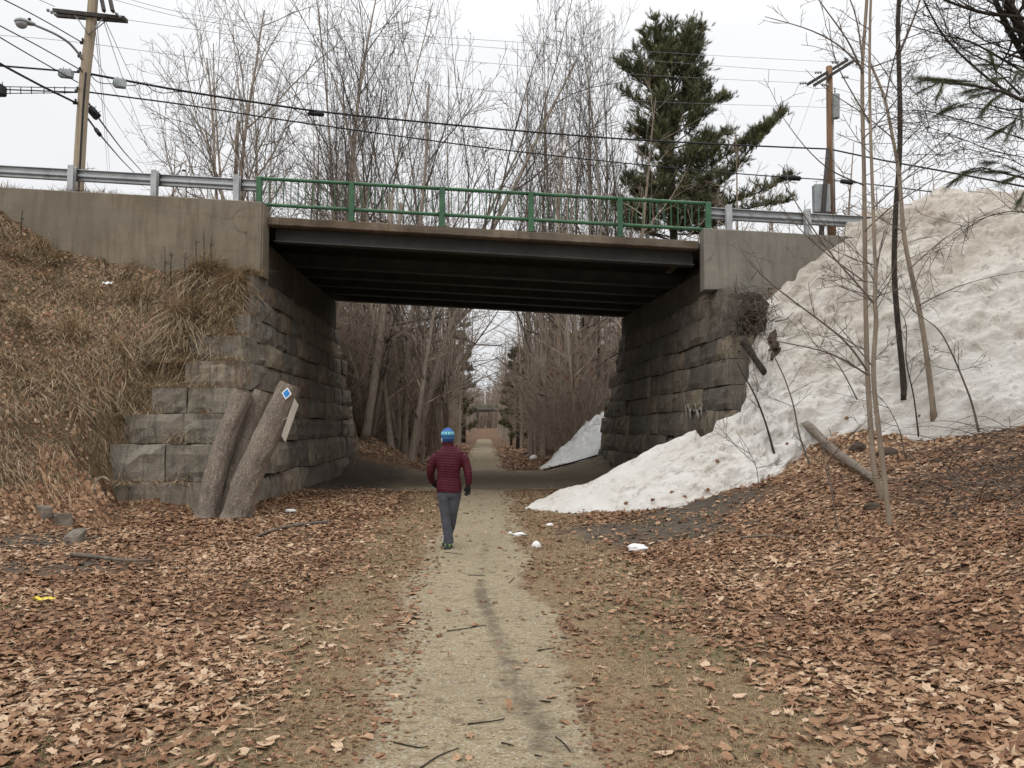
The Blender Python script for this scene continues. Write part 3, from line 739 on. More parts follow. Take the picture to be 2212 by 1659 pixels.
# ------------------------------------------------------------------ guard rails
def guardrail(label, x0, x1, posts, zoff):
    t = thing('guardrail', label, 'guardrail', (0, 0, 0))
    zr = lambda x: float(zwall(x)) + zoff
    y = 19.62
    pr = [(0.00, 0.155), (0.035, 0.15), (0.05, 0.135), (-0.025, 0.115), (-0.03, 0.06), (0.045, 0.03), (0.045, -0.03), (-0.03, -0.06), (-0.025, -0.115), (0.05, -0.135), (0.035, -0.15), (0.0, -0.155)]
    prof = [(y + 0.06 - a, b) for a, b in pr]
    prof = prof + [(y + 0.075 - a, b) for a, b in pr[::-1]]
    mb = MB(); profile_x(mb, prof, np.linspace(x0, x1, 16), zr)
    mb.build('rail_beam', MT['galv'], t, smooth=False)
    for x in posts:
        mb = MB(); zt = zr(x) + 0.20; zb = float(zwall(x)) - 0.5
        mb.box((x - 0.072, y - 0.16, zb), (x + 0.072, y - 0.152, zt)); mb.box((x - 0.072, y - 0.022, zb), (x + 0.072, y - 0.014, zt)); mb.box((x - 0.005, y - 0.152, zb), (x + 0.005, y - 0.022, zt))
        for bz in (0.06, 0.14):
            mb.tube([[x - 0.035, y - 0.172, zt - bz], [x - 0.035, y - 0.158, zt - bz]], 0.012, 6)
        p = mb.build('post', MT['galv_post'], t, smooth=False)
        mb = MB(); mb.cbox((x - 0.05, y - 0.012, zr(x) - 0.17), (x + 0.09, y + 0.06, zr(x) + 0.17), 0.01)
        mb.build('spacer_block', MT['pole_dark'], p, smooth=False)
    return t
lx = [P(p, 390, 19.5)[0] for p in (-35, 153, 333, 511)]
guardrail('long corrugated steel guardrail on grey posts along the wall left of the green railing', -40, P(556, 390, 19.6)[0], [-34 + 2.05 * i for i in range(9)] + [lx[0] - 2.1] + lx, 0.595)
rx = [P(p, 470, 19.5)[0] for p in (1575, 1745)]
guardrail('short length of steel guardrail running from the green railing into the snow pile', P(1533, 460, 19.6)[0], 30, rx + [10.6, 12.7, 14.8], 0.54)

# ------------------------------------------------------------------ snow
def build_snow():
    kx = [0.30, 0.65, 1.04, 1.65, 2.4, 3.35, 3.95, 5.05, 5.3, 5.6, 5.9, 6.4, 7.2, 8.0, 8.5, 9.1, 10.4, 11.7, 13.1, 13.8, 16, 20]
    ky = [16.5, 17, 17, 17, 17.2, 17.5, 17.5, 17.3, 17.6, 18.2, 18.7, 18.95, 18.97, 19.1, 19.6, 20, 20.5, 21, 21, 21, 21, 21]
    kz = [0.03, 0.16, 0.36, 0.46, 0.92, 1.35, 1.62, 2.06, 2.75, 3.6, 4.6, 4.95, 5.6, 6.2, 6.9, 7.3, 7.6, 8.25, 8.2, 7.8, 7.5, 7.0]
    bx = [0.3, 1.0, 1.8, 2.6, 3.3, 4.45, 5.6, 6.7, 7.9, 9.3, 11, 14, 20]
    by = [16.2, 15.75, 15.6, 15.35, 14.95, 15.2, 15.9, 16.3, 15.6, 14.3, 13, 11, 8]
    xs = np.concatenate([np.arange(0.28, 14.5, 0.045), np.arange(14.5, 20, 0.25)])
    yp = np.interp(xs, kx, ky); zp = np.interp(xs, kx, kz); yb = np.interp(xs, bx, by)
    yb = yb + (fbm(xs * 1.3, xs * 0, 61, 4) - 0.47) * 0.7 * ss(0.3, 1.2, xs)
    nv = 190; nb = 18
    v = np.linspace(0, 1, nv)
    S = v ** 0.92 * (1 + 0.0 * v)
    S = S + 0.06 * np.sin(v * math.pi * 2) * -1 * 0.6
    Y = yb[:, None] + (yp - yb)[:, None] * v[None, :]
    X = np.repeat(xs[:, None], nv, 1)
    zb = G(xs, yb) - 0.04
    Z = zb[:, None] + (zp - zb)[:, None] * S[None, :]
    # rolled-off lumps
    a = ss(0.0, 0.05, v)[None, :] * ss(0.25, 1.6, zp - zb)[:, None]
    q = Z * 0.7
    big = fbm(X * 0.55 + 3, (Y + q) * 0.55, 71, 4) - 0.47
    mid = fbm(X * 1.7, (Y + q) * 1.7, 73, 4) - 0.47
    fin = fbm(X * 5.2, (Y + q) * 5.2, 79, 3) - 0.45
    rid = np.abs(fbm(X * 1.1 + 20, (Y + q) * 1.1, 83, 4) - 0.47)
    vfin = fbm(X * 12, (Y + q) * 12, 179, 2) - 0.37
    D = (big * 0.70 + mid * 0.52 + fin * 0.32 + vfin * 0.10 + rid * 0.45) * a * (1 - 0.45 * ss(0.85, 1.0, v)[None, :])
    tip = (fbm(X * 2.6, Y * 2.6, 87, 4) - 0.4) * 0.22 * (1 - a) * ss(0, 0.1, v)[None, :]
    hole = ss(0.62, 0.72, fbm(X * 1.6 + 50, (Y + q) * 1.6, 101, 4)) * 0.26 * a
    Y2 = Y - D * 0.55; Z2 = Z + D * 0.6 + tip - hole
    # back of the heap
    tb = np.linspace(0.02, 1, nb)
    yl = np.repeat(Y2[:, -1:], nb, 1) + tb[None, :] * 2.6
    back = np.interp(zp, [0, 1, 3, 6, 9], [0.3, 0.9, 2.4, 3.0, 3.0])
    zl = Z2[:, -1:] - back[:, None] * tb[None, :] ** 0.8 - 0.12 * tb[None, :]
    side = xs < 6.3
    yl = np.where(side[:, None], np.repeat(Y2[:, -1:], nb, 1) + tb[None, :] * 1.6, yl)
    zl = np.where(side[:, None], Z2[:, -1:] - (zp[:, None] * 0.9 + 0.15) * tb[None, :], zl)
    X = np.hstack([X, np.repeat(xs[:, None], nb, 1)]); Y = np.hstack([Y2, yl]); Z = np.hstack([Z2, zl])
    # ragged left flank: pull in and out sideways
    X = X + (fbm(Y * 2.2, Z * 2.2, 91, 4) - 0.47) * 0.55 * np.exp(-((X - 5.5) / 0.9) ** 2)
    mb = MB(); mb.grid(np.stack([X, Y, Z], -1), len(xs), nv + nb)
    # small lumps that rolled down the face
    rng = np.random.default_rng(5)
    o = mb.build('snow_pile', MT['snow'])
    tag(o, 'huge dirty ploughed snow pile spilling down over the right wing wall onto the leaves', 'snow pile')
    return o
build_snow()

def lump_mesh(rng, sx, sy, sz, n=26, m=12, sub=0.35):
    mb = MB(); rings = []
    for j in range(m + 1):
        ph = (j / m) * (math.pi / 2 + sub) - sub
        an = np.arange(n) * 2 * math.pi / n
        r = math.cos(ph); z = math.sin(ph)
        wob = 1 + (1.5 if sz < 0.08 < sx else 0.5) * (fbm(np.cos(an) * 1.6 + 5 + sx * 37, np.sin(an) * 1.6 + 5 + j * 0.3, int(sx * 1000), 4) - 0.47)
        rings.append(np.stack([np.cos(an) * r * sx * wob, np.sin(an) * r * sy * wob, np.full(n, z * sz) * (0.8 + 0.4 * wob - 0.2)], -1))
    mb.loft(rings); return mb

def build_lumps():
    rng = np.random.default_rng(3)
    for (px, py, sx, sy, sz, lab) in ((1377, 1190, 0.155, 0.13, 0.07, 'flat patch of bright white snow on the dark mulch, largest of the stray pieces'),
                                      (1158, 1184, 0.062, 0.06, 0.08, 'round snowball lying by the right edge of the trail'),
                                      (1121, 1158, 0.10, 0.06, 0.035, 'thin smear of melting snow near the trail edge'),
                                      (1188, 1137, 0.065, 0.05, 0.035, 'small snow scrap just below the tip of the snow pile'),
                                      (1102, 1155, 0.03, 0.03, 0.025, 'tiniest crumb of snow beside the thin melting smear')):
        h = hit(px, py); o = lump_mesh(rng, sx, sy, sz).build('snow_lump', MT['snow_clean'])
        o.location = h + np.array([0, 0, 0.02]); tag(o, lab, 'snow', 'stray snow lumps')
    h = hit(1153, 992); o = lump_mesh(rng, 0.22, 0.2, 0.22).build('snow_lump', MT['snow_clean']); o.location = h
    tag(o, 'snow chunk beyond the bridge beside the small grey heap', 'snow', 'stray snow lumps')
    # grey heap at the far end of the right abutment
    us = np.linspace(0, 1, 90); vs = np.linspace(0, 1, 60)
    U, V = np.meshgrid(us, vs, indexing='ij')
    x0, x1 = P(1168, 998, 31.5)[0], 4.6
    X = x0 + (x1 - x0) * U
    ridge = np.interp(U, [0, 0.1, 0.35, 0.6, 0.72, 1.0], [0.0, 0.12, 0.60, 1.10, 1.35, 1.45])
    yr = 33.0 + 0.6 * U
    yb = 31.4 + 0.3 * np.sin(U * 9)
    t = np.where(V < 0.6, V / 0.6, 1 - (V - 0.6) / 0.4)
    Y = np.where(V < 0.6, yb + (yr - yb) * V / 0.6, yr + (V - 0.6) / 0.4 * 1.8)
    g = G(X, Y) - 0.05
    gr = G(X, yr)
    D = (fbm(X * 1.4, Y * 1.4, 201, 4) - 0.47) * 0.75 + (fbm(X * 5, Y * 5, 203, 3) - 0.45) * 0.35
    Z = g + np.maximum(ridge, 0) * t ** 0.9 + D * t * ss(0, 0.3, U) + 0.06 * ss(0, 0.15, t)
    mb = MB(); mb.grid(np.stack([X, Y, Z], -1), 90, 60)
    tag(mb.build('snow_pile', MT['snow_clean']), 'smaller grey snow heap against the far end of the right abutment, beyond the bridge', 'snow pile')
build_lumps()

# ------------------------------------------------------------------ cut trunks with the trail blaze
def build_stumps():
    b = P(485, 1100, 15.0); gz = float(G(b[0], b[1]))
    t = thing('cut_trunk_cluster', 'three leaning limbless cut trunks grown from one base against the granite blocks', 'tree stump', (0, 0, 0))
    spec = [([(444, 1112), (458, 1050), (482, 965), (524, 848)], 15.15, 15.5, [0.225, 0.205, 0.195, 0.19], -20),
            ([(470, 1112), (492, 1050), (524, 970), (567, 847)], 15.5, 15.85, [0.21, 0.18, 0.175, 0.175], 0),
            ([(506, 1118), (532, 1040), (576, 945), (626, 832)], 14.95, 15.25, [0.265, 0.255, 0.24, 0.205], 12)]
    for i, (pl, d0, d1, rr, tl) in enumerate(spec):
        cp = np.array([P(x, y, d0 + (d1 - d0) * k / 3) for k, (x, y) in enumerate(pl)])
        if True:
            cp[0, 2] = float(G(cp[0, 0], cp[0, 1])) - 0.12
        s = np.linspace(0, 3, 40)
        pts = np.stack([np.interp(s, range(4), cp[:, c]) for c in range(3)], -1)
        for _ in range(8): pts[1:-1] = 0.25 * pts[:-2] + 0.5 * pts[1:-1] + 0.25 * pts[2:]
        rad = np.interp(s, range(4), rr); rad[0:4] *= np.array([1.32, 1.2, 1.1, 1.03])
        mb = MB(); mb.tube(pts, rad, 40, cap=False, ridge=0.22, seed=40 + i)
        tr = mb.build('trunk', MT['bark_plate'], t)
        V = mb.V[0][-40:]
        c = V.mean(0); mb = MB()
        ringi = c + (V - c) * 0.9
        n = (pts[-1] - pts[-2]); n /= np.linalg.norm(n)
        rng = np.random.default_rng(i)
        mb.loft([V, V + n * 0.004 * 0 + (V - c) * 0.0 + n * 0.012, ringi + n * 0.006])
        mb.build('cut_face', MT['cutwood'], tr, smooth=False)
        if i == 2: main = pts, rad
    # blaze
    pts, rad = main
    c = P(619, 850, pts[-4][1] - rad[-4] - 0.015)
    axis = pts[-1] - pts[-6]; axis /= np.linalg.norm(axis)
    def diamond(r, y, nm, mat, par):
        ca, sa = math.cos(-0.12), math.sin(-0.12)
        rot = lambda a, b: (a * ca - b * sa, a * sa + b * ca)
        V = []
        for dy in (0.0, 0.006):
            for a, b_ in ((0, r * 1.22), (r, 0), (0, -r * 1.22), (-r, 0)):
                x, z = rot(a, b_); V.append([c[0] + x, y + dy + z * 0.12, c[2] + z])
        mb = MB(); mb.add(V, [[0, 3, 2, 1], [4, 5, 6, 7], [0, 1, 5, 4], [1, 2, 6, 5], [2, 3, 7, 6], [3, 0, 4, 7]])
        return mb.build(nm, mat, par, smooth=False)
    o = diamond(0.098, c[1], 'trail_marker', MT['white'], None)
    tag(o, 'blue diamond trail marker with white border nailed to the rightmost leaning cut trunk', 'trail marker')
    diamond(0.070, c[1] - 0.003, 'blue_panel', MT['blue'], o)
    # board
    a, b2 = P(640, 868, 15.05), P(612, 948, 15.0)
    mb = MB(); ax = b2 - a; L = np.linalg.norm(ax); ax /= L; w = np.cross(ax, [0, 1, 0]); w /= np.linalg.norm(w); th = np.array([0, 1.0, 0])
    V = []
    for s_ in (0, 1):
        for dy in (0, 0.03):
            for q in (-1, 1):
                V.append(a + ax * L * s_ + w * q * 0.058 + th * dy + (ax * 0.05 * q))
    V = np.array(V)[[0, 1, 2, 3, 4, 5, 6, 7]]
    mb.hexa(V)
    mb.tube([a + ax * 0.3 - w * 0.02, a + ax * 0.32 - w * -0.02 + np.array([-0.2, 0.05, -0.05])], 0.012, 6)
    tag(mb.build('weathered_board', MT['board'], None, smooth=False), 'pale weathered plank nailed slantwise to the side of the rightmost cut trunk', 'board')
build_stumps()

# ------------------------------------------------------------------ the walker
def apply_mods(o):
    dg = bpy.context.evaluated_depsgraph_get()
    me = bpy.data.meshes.new_from_object(o.evaluated_get(dg))
    o.modifiers.clear(); o.data = me
    for p in me.polygons: p.use_smooth = True

def skin_body(name, mat, verts, edges, radii, root, parent, sub=2):
    me = bpy.data.meshes.new(name); me.from_pydata([tuple(map(float, v)) for v in verts], edges, [])
    o = bpy.data.objects.new(name, me); COL.objects.link(o); o.parent = parent
    o.modifiers.new('skin', 'SKIN')
    for i, r in enumerate(radii):
        sv = me.skin_vertices[0].data[i]; sv.radius = (r, r) if np.isscalar(r) else r; sv.use_root = (i == root)
    m = o.modifiers.new('sub', 'SUBSURF'); m.levels = sub; m.render_levels = sub
    apply_mods(o); o.data.materials.clear(); o.data.materials.append(mat)
    return o

def remesh(o, size, mat):
    m = o.modifiers.new('r', 'REMESH'); m.mode = 'VOXEL'; m.voxel_size = size; m.use_smooth_shade = True
    apply_mods(o); o.data.materials.clear(); o.data.materials.append(mat)

def build_person():
    h0 = hit(967, 1186)
    x0, y0, z0 = h0
    t = thing('person', 'person seen from behind in a maroon quilted jacket and blue knit hat walking the trail', 'person', (x0, y0, z0))
    S = y0 / FPX * 1.004
    def L(px, py, dy=0.0): return np.array([(px - 967) * S, dy, (1187 - py) * S])
    # joints (x right, y away from the viewer, z up)
    pel = L(970, 1068); wa = L(970, 1035); ch = L(970, 1000); nk = L(968, 972); hd = L(966, 955)
    shl, shr = L(949, 990), L(992, 990)
    ell, elr = L(929, 1025, 0.03), L(1010, 1024, -0.03)
    wrl, wrr = L(931, 1047, 0.16), L(1010, 1052, -0.04)
    hpl, hpr = L(957, 1072), L(984, 1072)
    knl, knr = L(963, 1117, 0.0), L(977, 1116, 0.05)
    anl, anr = L(970, 1172, -0.02), L(962, 1166, -0.22 + 0.42)
    anr = L(962, 1163, 0.22)
    V = [pel, wa, ch, nk, hd, hd + [0, 0, 0.12], shl, ell, wrl, shr, elr, wrr, hpl, knl, anl, hpr, knr, anr, anl + [-0.02, 0.14, -0.05], anr + [-0.03, 0.12, -0.04]]
    E = [(0, 1), (1, 2), (2, 3), (3, 4), (4, 5), (2, 6), (6, 7), (7, 8), (2, 9), (9, 10), (10, 11), (0, 12), (12, 13), (13, 14), (0, 15), (15, 16), (16, 17), (14, 18), (17, 19)]
    Rr = [(0.13, 0.10), (0.12, 0.09), (0.115, 0.085), 0.05, 0.075, 0.07, 0.04, 0.033, 0.026, 0.04, 0.033, 0.026, 0.08, 0.055, 0.036, 0.08, 0.055, 0.036, 0.034, 0.034]
    body = skin_body('body', MT['skin'], V, E, Rr, 0, t)
    # face side parts that show past the hat: ear, cheek, hair
    mb = MB()
    an = np.arange(20) * 2 * math.pi / 20
    def ell_ring(c, a, b, tilt=0.0, al=None):
        r = np.stack([np.cos(an) * a, np.sin(an) * b, np.sin(an) * b * tilt], -1)
        return np.array(c) + r
    hc = L(966, 953)
    rings = []
    for k in range(13):
        ph = -0.9 + k / 12 * 2.2
        rings.append(ell_ring(hc + [0.0, 0.012, 0.105 * math.sin(ph) - 0.01], 0.074 * math.cos(ph) ** 0.7 if math.cos(ph) > 0 else 0.01, 0.093 * max(math.cos(ph), 0.05) ** 0.7))
    mb.loft(rings); mb.tube([hc + [-0.078, 0.015, 0.02], hc + [-0.082, 0.01, -0.012], hc + [-0.076, 0.015, -0.035]], [0.008, 0.013, 0.007], 8)
    mb.tube([hc + [0.078, 0.015, 0.02], hc + [0.082, 0.01, -0.012], hc + [0.076, 0.015, -0.035]], [0.008, 0.013, 0.007], 8)
    # far side of the head: brow, nose, lips, chin
    mb.tube([hc + [0, 0.095, 0.02], hc + [0, 0.118, -0.02], hc + [0, 0.098, -0.03]], [0.009, 0.014, 0.01], 8)
    mb.tube([hc + [-0.025, 0.088, -0.055], hc + [0, 0.096, -0.056], hc + [0.025, 0.088, -0.055]], 0.006, 8)
    mb.tube([hc + [-0.05, 0.075, 0.03], hc + [0, 0.095, 0.035], hc + [0.05, 0.075, 0.03]], 0.008, 8)
    o = mb.build('head', MT['skin'], t); remesh(o, 0.006, MT['skin'])
    mb = MB()
    for s_ in (-1,):
        for q in range(16):
            yy = -0.055 + 0.006 * q
            b0 = hc + [s_ * (0.072 + 0.006 * math.sin(q)), yy, 0.01]
            mb.tube([b0, b0 + [s_ * 0.006, 0.0, -0.03], b0 + [s_ * 0.001, 0.004, -0.062]], [0.006, 0.006, 0.002], 5)
    ho = mb.build('hair', MT['hair'], t); remesh(ho, 0.004, MT['hair'])
    # hat: slouched knit cap
    rings = []
    prof = [(-0.018, 0.083), (-0.012, 0.087), (0.012, 0.091), (0.03, 0.0925), (0.036, 0.0895), (0.05, 0.0945), (0.075, 0.096), (0.10, 0.091), (0.122, 0.079), (0.14, 0.06), (0.151, 0.036), (0.155, 0.012)]
    for k, (z, r) in enumerate(prof):
        rr = r * (1 + 0.018 * np.cos(an * 6))
        rings.append(np.array(hc) + np.stack([np.cos(an) * rr, np.sin(an) * rr * 1.12 - 0.012 * k / 11, np.full(20, z - 0.010) + np.sin(an) * 0.018], -1))
    mb = MB(); mb.loft(rings); o = mb.build('knit_hat', MT['hat'], t)
    # jacket
    mb = MB(); na = 40; an2 = np.arange(na) * 2 * math.pi / na
    zs = np.arange(1066, 967, -1.0)
    rings = []
    for i, py in enumerate(zs):
        lft = np.interp(py, [968, 975, 981, 990, 1003, 1022, 1035, 1050, 1066], [955, 948, 939, 937.5, 941, 944.5, 944, 942.5, 943])
        rgt = np.interp(py, [968, 975, 981, 990, 1003, 1022, 1035, 1050, 1066], [982, 991, 1000, 1001.5, 997.5, 993.5, 993, 996.5, 997])
        ph = ((py - 968) % 5.6) / 5.6
        puff = 0.007 * (abs(math.sin(math.pi * ph)) ** 0.6) - 0.004
        if py > 1062: puff -= 0.004
        c = L((lft + rgt) / 2, py); a = (rgt - lft) / 2 * S
        dep = np.interp(py, [968, 985, 1005, 1035, 1066], [0.075, 0.118, 0.128, 0.115, 0.135])
        c[1] = np.interp(py, [968, 985, 1010, 1066], [0.0, 0.005, -0.005, 0.0])
        e = 0.82
        cs, sn = np.cos(an2), np.sin(an2)
        sag = 0.006 * np.cos(an2 * 3)
        rings.append(c + np.stack([np.sign(cs) * np.abs(cs) ** e * (a + puff), np.sign(sn) * np.abs(sn) ** e * (dep + puff), sag], -1))
    mb.loft(rings)
    def sleeve(A):
        A = np.array(A); n = 70
        s_ = np.linspace(0, len(A) - 1, n)
        pts = np.stack([np.interp(s_, range(len(A)), A[:, k]) for k in range(3)], -1)
        for _ in range(20): pts[1:-1] = 0.25 * pts[:-2] + 0.5 * pts[1:-1] + 0.25 * pts[2:]
        ln = np.concatenate([[0], np.cumsum(np.linalg.norm(np.diff(pts, axis=0), axis=1))])
        rad = np.interp(s_ / (len(A) - 1), [0, 0.15, 0.5, 0.8, 1.0], [0.050, 0.068, 0.064, 0.054, 0.045])
        rad = rad + 0.0055 * np.abs(np.sin(ln / 0.045 * math.pi)) ** 0.6 - 0.005
        mb.tube(pts, rad, 18)
    sleeve([L(949, 986, 0.0), L(938.5, 994, 0.0), L(931, 1010, 0.01), ell, L(929, 1034, 0.09), wrl])
    sleeve([L(992, 986, 0.0), L(1001.5, 994, 0.0), L(1006.5, 1010, -0.01), elr, L(1012, 1037, -0.04), L(1011.5, 1050, -0.035)])
    o = mb.build('jacket', MT['jacket'], t); remesh(o, 0.0065, MT['jacket'])
    # stand-up collar
    mb = MB(); rings = []
    for z, r in ((972, 0.085), (969, 0.082), (966, 0.080), (962, 0.082), (960, 0.080), (960.5, 0.074), (964, 0.072), (970, 0.07)):
        c = L(967, z); rings.append(c + np.stack([np.cos(an2) * r, np.sin(an2) * r * 1.05 + 0.01, np.sin(an2) * -0.012], -1))
    mb.loft(rings, cap=False); mb.build('collar', MT['jacket'], t)
    # trousers
    mb = MB()
    def leg(pts_r, tw=0.0):
        rings = []
        s_ = np.linspace(0, len(pts_r) - 1, 50)
        arr = np.array([[*p, a, b] for p, a, b in pts_r])
        A = np.stack([np.interp(s_, range(len(arr)), arr[:, k]) for k in range(5)], -1)
        for _ in range(6): A[1:-1] = 0.25 * A[:-2] + 0.5 * A[1:-1] + 0.25 * A[2:]
        for k, q in enumerate(A):
            w = 1 + 0.05 * (fbm(np.cos(an2) * 1.5 + k * 0.25 + tw, np.sin(an2) * 1.5 + k * 0.33, 300, 3) - 0.45) * 2
            rings.append(q[:3] + np.stack([np.cos(an2) * q[3] * w, np.sin(an2) * q[4] * w, 0 * an2], -1))
        mb.loft(rings)
    leg([(L(960, 1058), 0.10, 0.115), (L(959, 1075), 0.098, 0.115), (L(960, 1095), 0.083, 0.095), (knl + [-0.005, 0, 0], 0.068, 0.075), (L(965, 1140, -0.015), 0.064, 0.07), (L(968.5, 1160, -0.02), 0.068, 0.075), (L(969.5, 1174, -0.02), 0.074, 0.082)], 1)
    leg([(L(981, 1058), 0.10, 0.115), (L(981, 1075, 0.01), 0.094, 0.115), (L(979, 1095, 0.03), 0.08, 0.09), (knr, 0.062, 0.07), (L(974, 1140, 0.12), 0.058, 0.066), (L(966, 1160, 0.2), 0.06, 0.07), (L(963, 1166, 0.215), 0.064, 0.074)], 5)
    rings = [L(970, py) + np.stack([np.cos(an2) * a, np.sin(an2) * b, 0 * an2], -1) for py, a, b in ((1052, 0.16, 0.105), (1062, 0.168, 0.115), (1072, 0.166, 0.122), (1079, 0.13, 0.10))]
    mb.loft(rings)
    o = mb.build('trousers', MT['denim'], t); remesh(o, 0.0075, MT['denim'])
    # gloved hands
    def glove(w, fwd, side, palm, name='glove'):
        """w wrist, fwd finger direction, side towards the thumb"""
        w = np.array(w); f = np.array(fwd, float); f /= np.linalg.norm(f); s_ = np.array(side, float); s_ -= f * (s_ @ f); s_ /= np.linalg.norm(s_)
        nrm = np.cross(f, s_) * palm
        mb = MB()
        rings = []
        ax = np.arange(16) * 2 * math.pi / 16
        for q, a, b in ((-0.03, 0.034, 0.030), (0.0, 0.031, 0.026), (0.03, 0.041, 0.022), (0.06, 0.045, 0.020), (0.085, 0.043, 0.018), (0.095, 0.036, 0.014)):
            rings.append(w + f * q + np.cos(ax)[:, None] * s_ * a + np.sin(ax)[:, None] * nrm * b)
        mb.loft(rings)
        for i, (o_, ln) in enumerate(((0.033, 0.068), (0.011, 0.078), (-0.011, 0.072), (-0.032, 0.056))):
            b0 = w + f * 0.08 + s_ * o_
            c1 = b0 + f * ln * 0.45 + nrm * 0.008; c2 = c1 + (f * 0.8 + nrm * 0.6) * ln * 0.33; c3 = c2 + (f * 0.45 + nrm * 0.9) * ln * 0.28
            mb.tube([b0 - f * 0.02, b0, c1, c2, c3], [0.012, 0.012, 0.0115, 0.0105, 0.007], 9)
        b0 = w + f * 0.025 + s_ * 0.034
        mb.tube([b0 - s_ * 0.012, b0 + s_ * 0.012 + f * 0.018, b0 + s_ * 0.024 + f * 0.045 + nrm * 0.008, b0 + s_ * 0.024 + f * 0.068 + nrm * 0.014], [0.015, 0.0145, 0.0125, 0.008], 9)
        o = mb.build(name, MT['glove'], t); remesh(o, 0.004, MT['glove'])
    glove(wrl + [0.004, 0.0, -0.0], (0.50, 0.62, -0.45), (0.55, 0.15, 0.7), 1)
    glove(L(1011, 1052, -0.036), (-0.05, 0.12, -1), (-0.85, 0.6, 0), -1)
    # shoes
    def shoe(a, yaw, pitch):
        root = bpy.data.objects.new('shoe', None)
        cy, sy = math.cos(yaw), math.sin(yaw); cp, sp = math.cos(pitch), math.sin(pitch)
        def tr(V):
            V = np.array(V, float)
            y = V[:, 1] * cp - V[:, 2] * sp; z = V[:, 1] * sp + V[:, 2] * cp
            return np.stack([V[:, 0] * cy - y * sy, V[:, 0] * sy + y * cy, z], -1) + a
        def rings(zw, yo, grow):
            out = []
            for y, w, h0, h1 in zw: pass
            return out
        ax = np.arange(20) * 2 * math.pi / 20
        up = MB(); R_ = []
        for y, w, h in ((-0.075, 0.020, 0.03), (-0.068, 0.033, 0.075), (-0.04, 0.039, 0.098), (0.0, 0.040, 0.10), (0.04, 0.041, 0.085), (0.09, 0.046, 0.066), (0.14, 0.045, 0.05), (0.18, 0.033, 0.04), (0.197, 0.014, 0.026)):
            cs, sn = np.cos(ax), np.sin(ax)
            R_.append(tr(np.stack([np.sign(cs) * np.abs(cs) ** 0.8 * w, np.full(20, y), 0.016 + h / 2 + np.sign(sn) * np.abs(sn) ** 0.8 * h / 2], -1)))
        up.loft(R_); sh = up.build('shoe', MT['shoe'], t)
        so = MB(); R_ = []
        for y, w in ((-0.086, 0.024), (-0.07, 0.040), (0.0, 0.043), (0.05, 0.044), (0.1, 0.050), (0.15, 0.048), (0.19, 0.034), (0.207, 0.014)):
            R_.append(tr([[-w, y, 0.0], [w, y, 0.0], [w * 1.02, y, 0.03], [-w * 1.02, y, 0.03]]))
        so.loft(R_); so.build('sole', MT['sole'], sh, smooth=False)
        hp = MB(); hp.add(tr([[-0.022, -0.0795, 0.035], [0.022, -0.0795, 0.035], [0.016, -0.0725, 0.088], [-0.016, -0.0725, 0.088], [-0.024, -0.06, 0.035], [0.024, -0.06, 0.035], [0.018, -0.05, 0.09], [-0.018, -0.05, 0.09]]), [[0, 1, 2, 3], [1, 5, 6, 2], [4, 0, 3, 7], [3, 2, 6, 7]])
        hp.build('heel_patch', MT['sole'], sh, smooth=False)
        tg = MB()
        for sx in (-1, 1): tg.tube(tr([[sx * 0.041, -0.02, 0.045], [sx * 0.0415, 0.02, 0.075], [sx * 0.038, 0.06, 0.082]]), 0.004, 6)
        tg.build('stripe', MT['white'], sh)
        sk = MB(); sk.tube(tr([[0, -0.015, 0.08], [0, -0.02, 0.15]]), 0.040, 14); sk.build('sock', MT['white'], t)
    g1 = L(968, 1186, -0.02); shoe(np.array([g1[0], g1[1] - 0.01, 0.004]), -0.05, 0.0)
    d2 = 0.24; g2 = L(959.5, 1180, d2); shoe(np.array([g2[0] + 0.002, g2[1] - 0.02, float(G(x0 + g2[0], y0 + d2)) - z0 + 0.012]), 0.12, 0.0)
build_person()
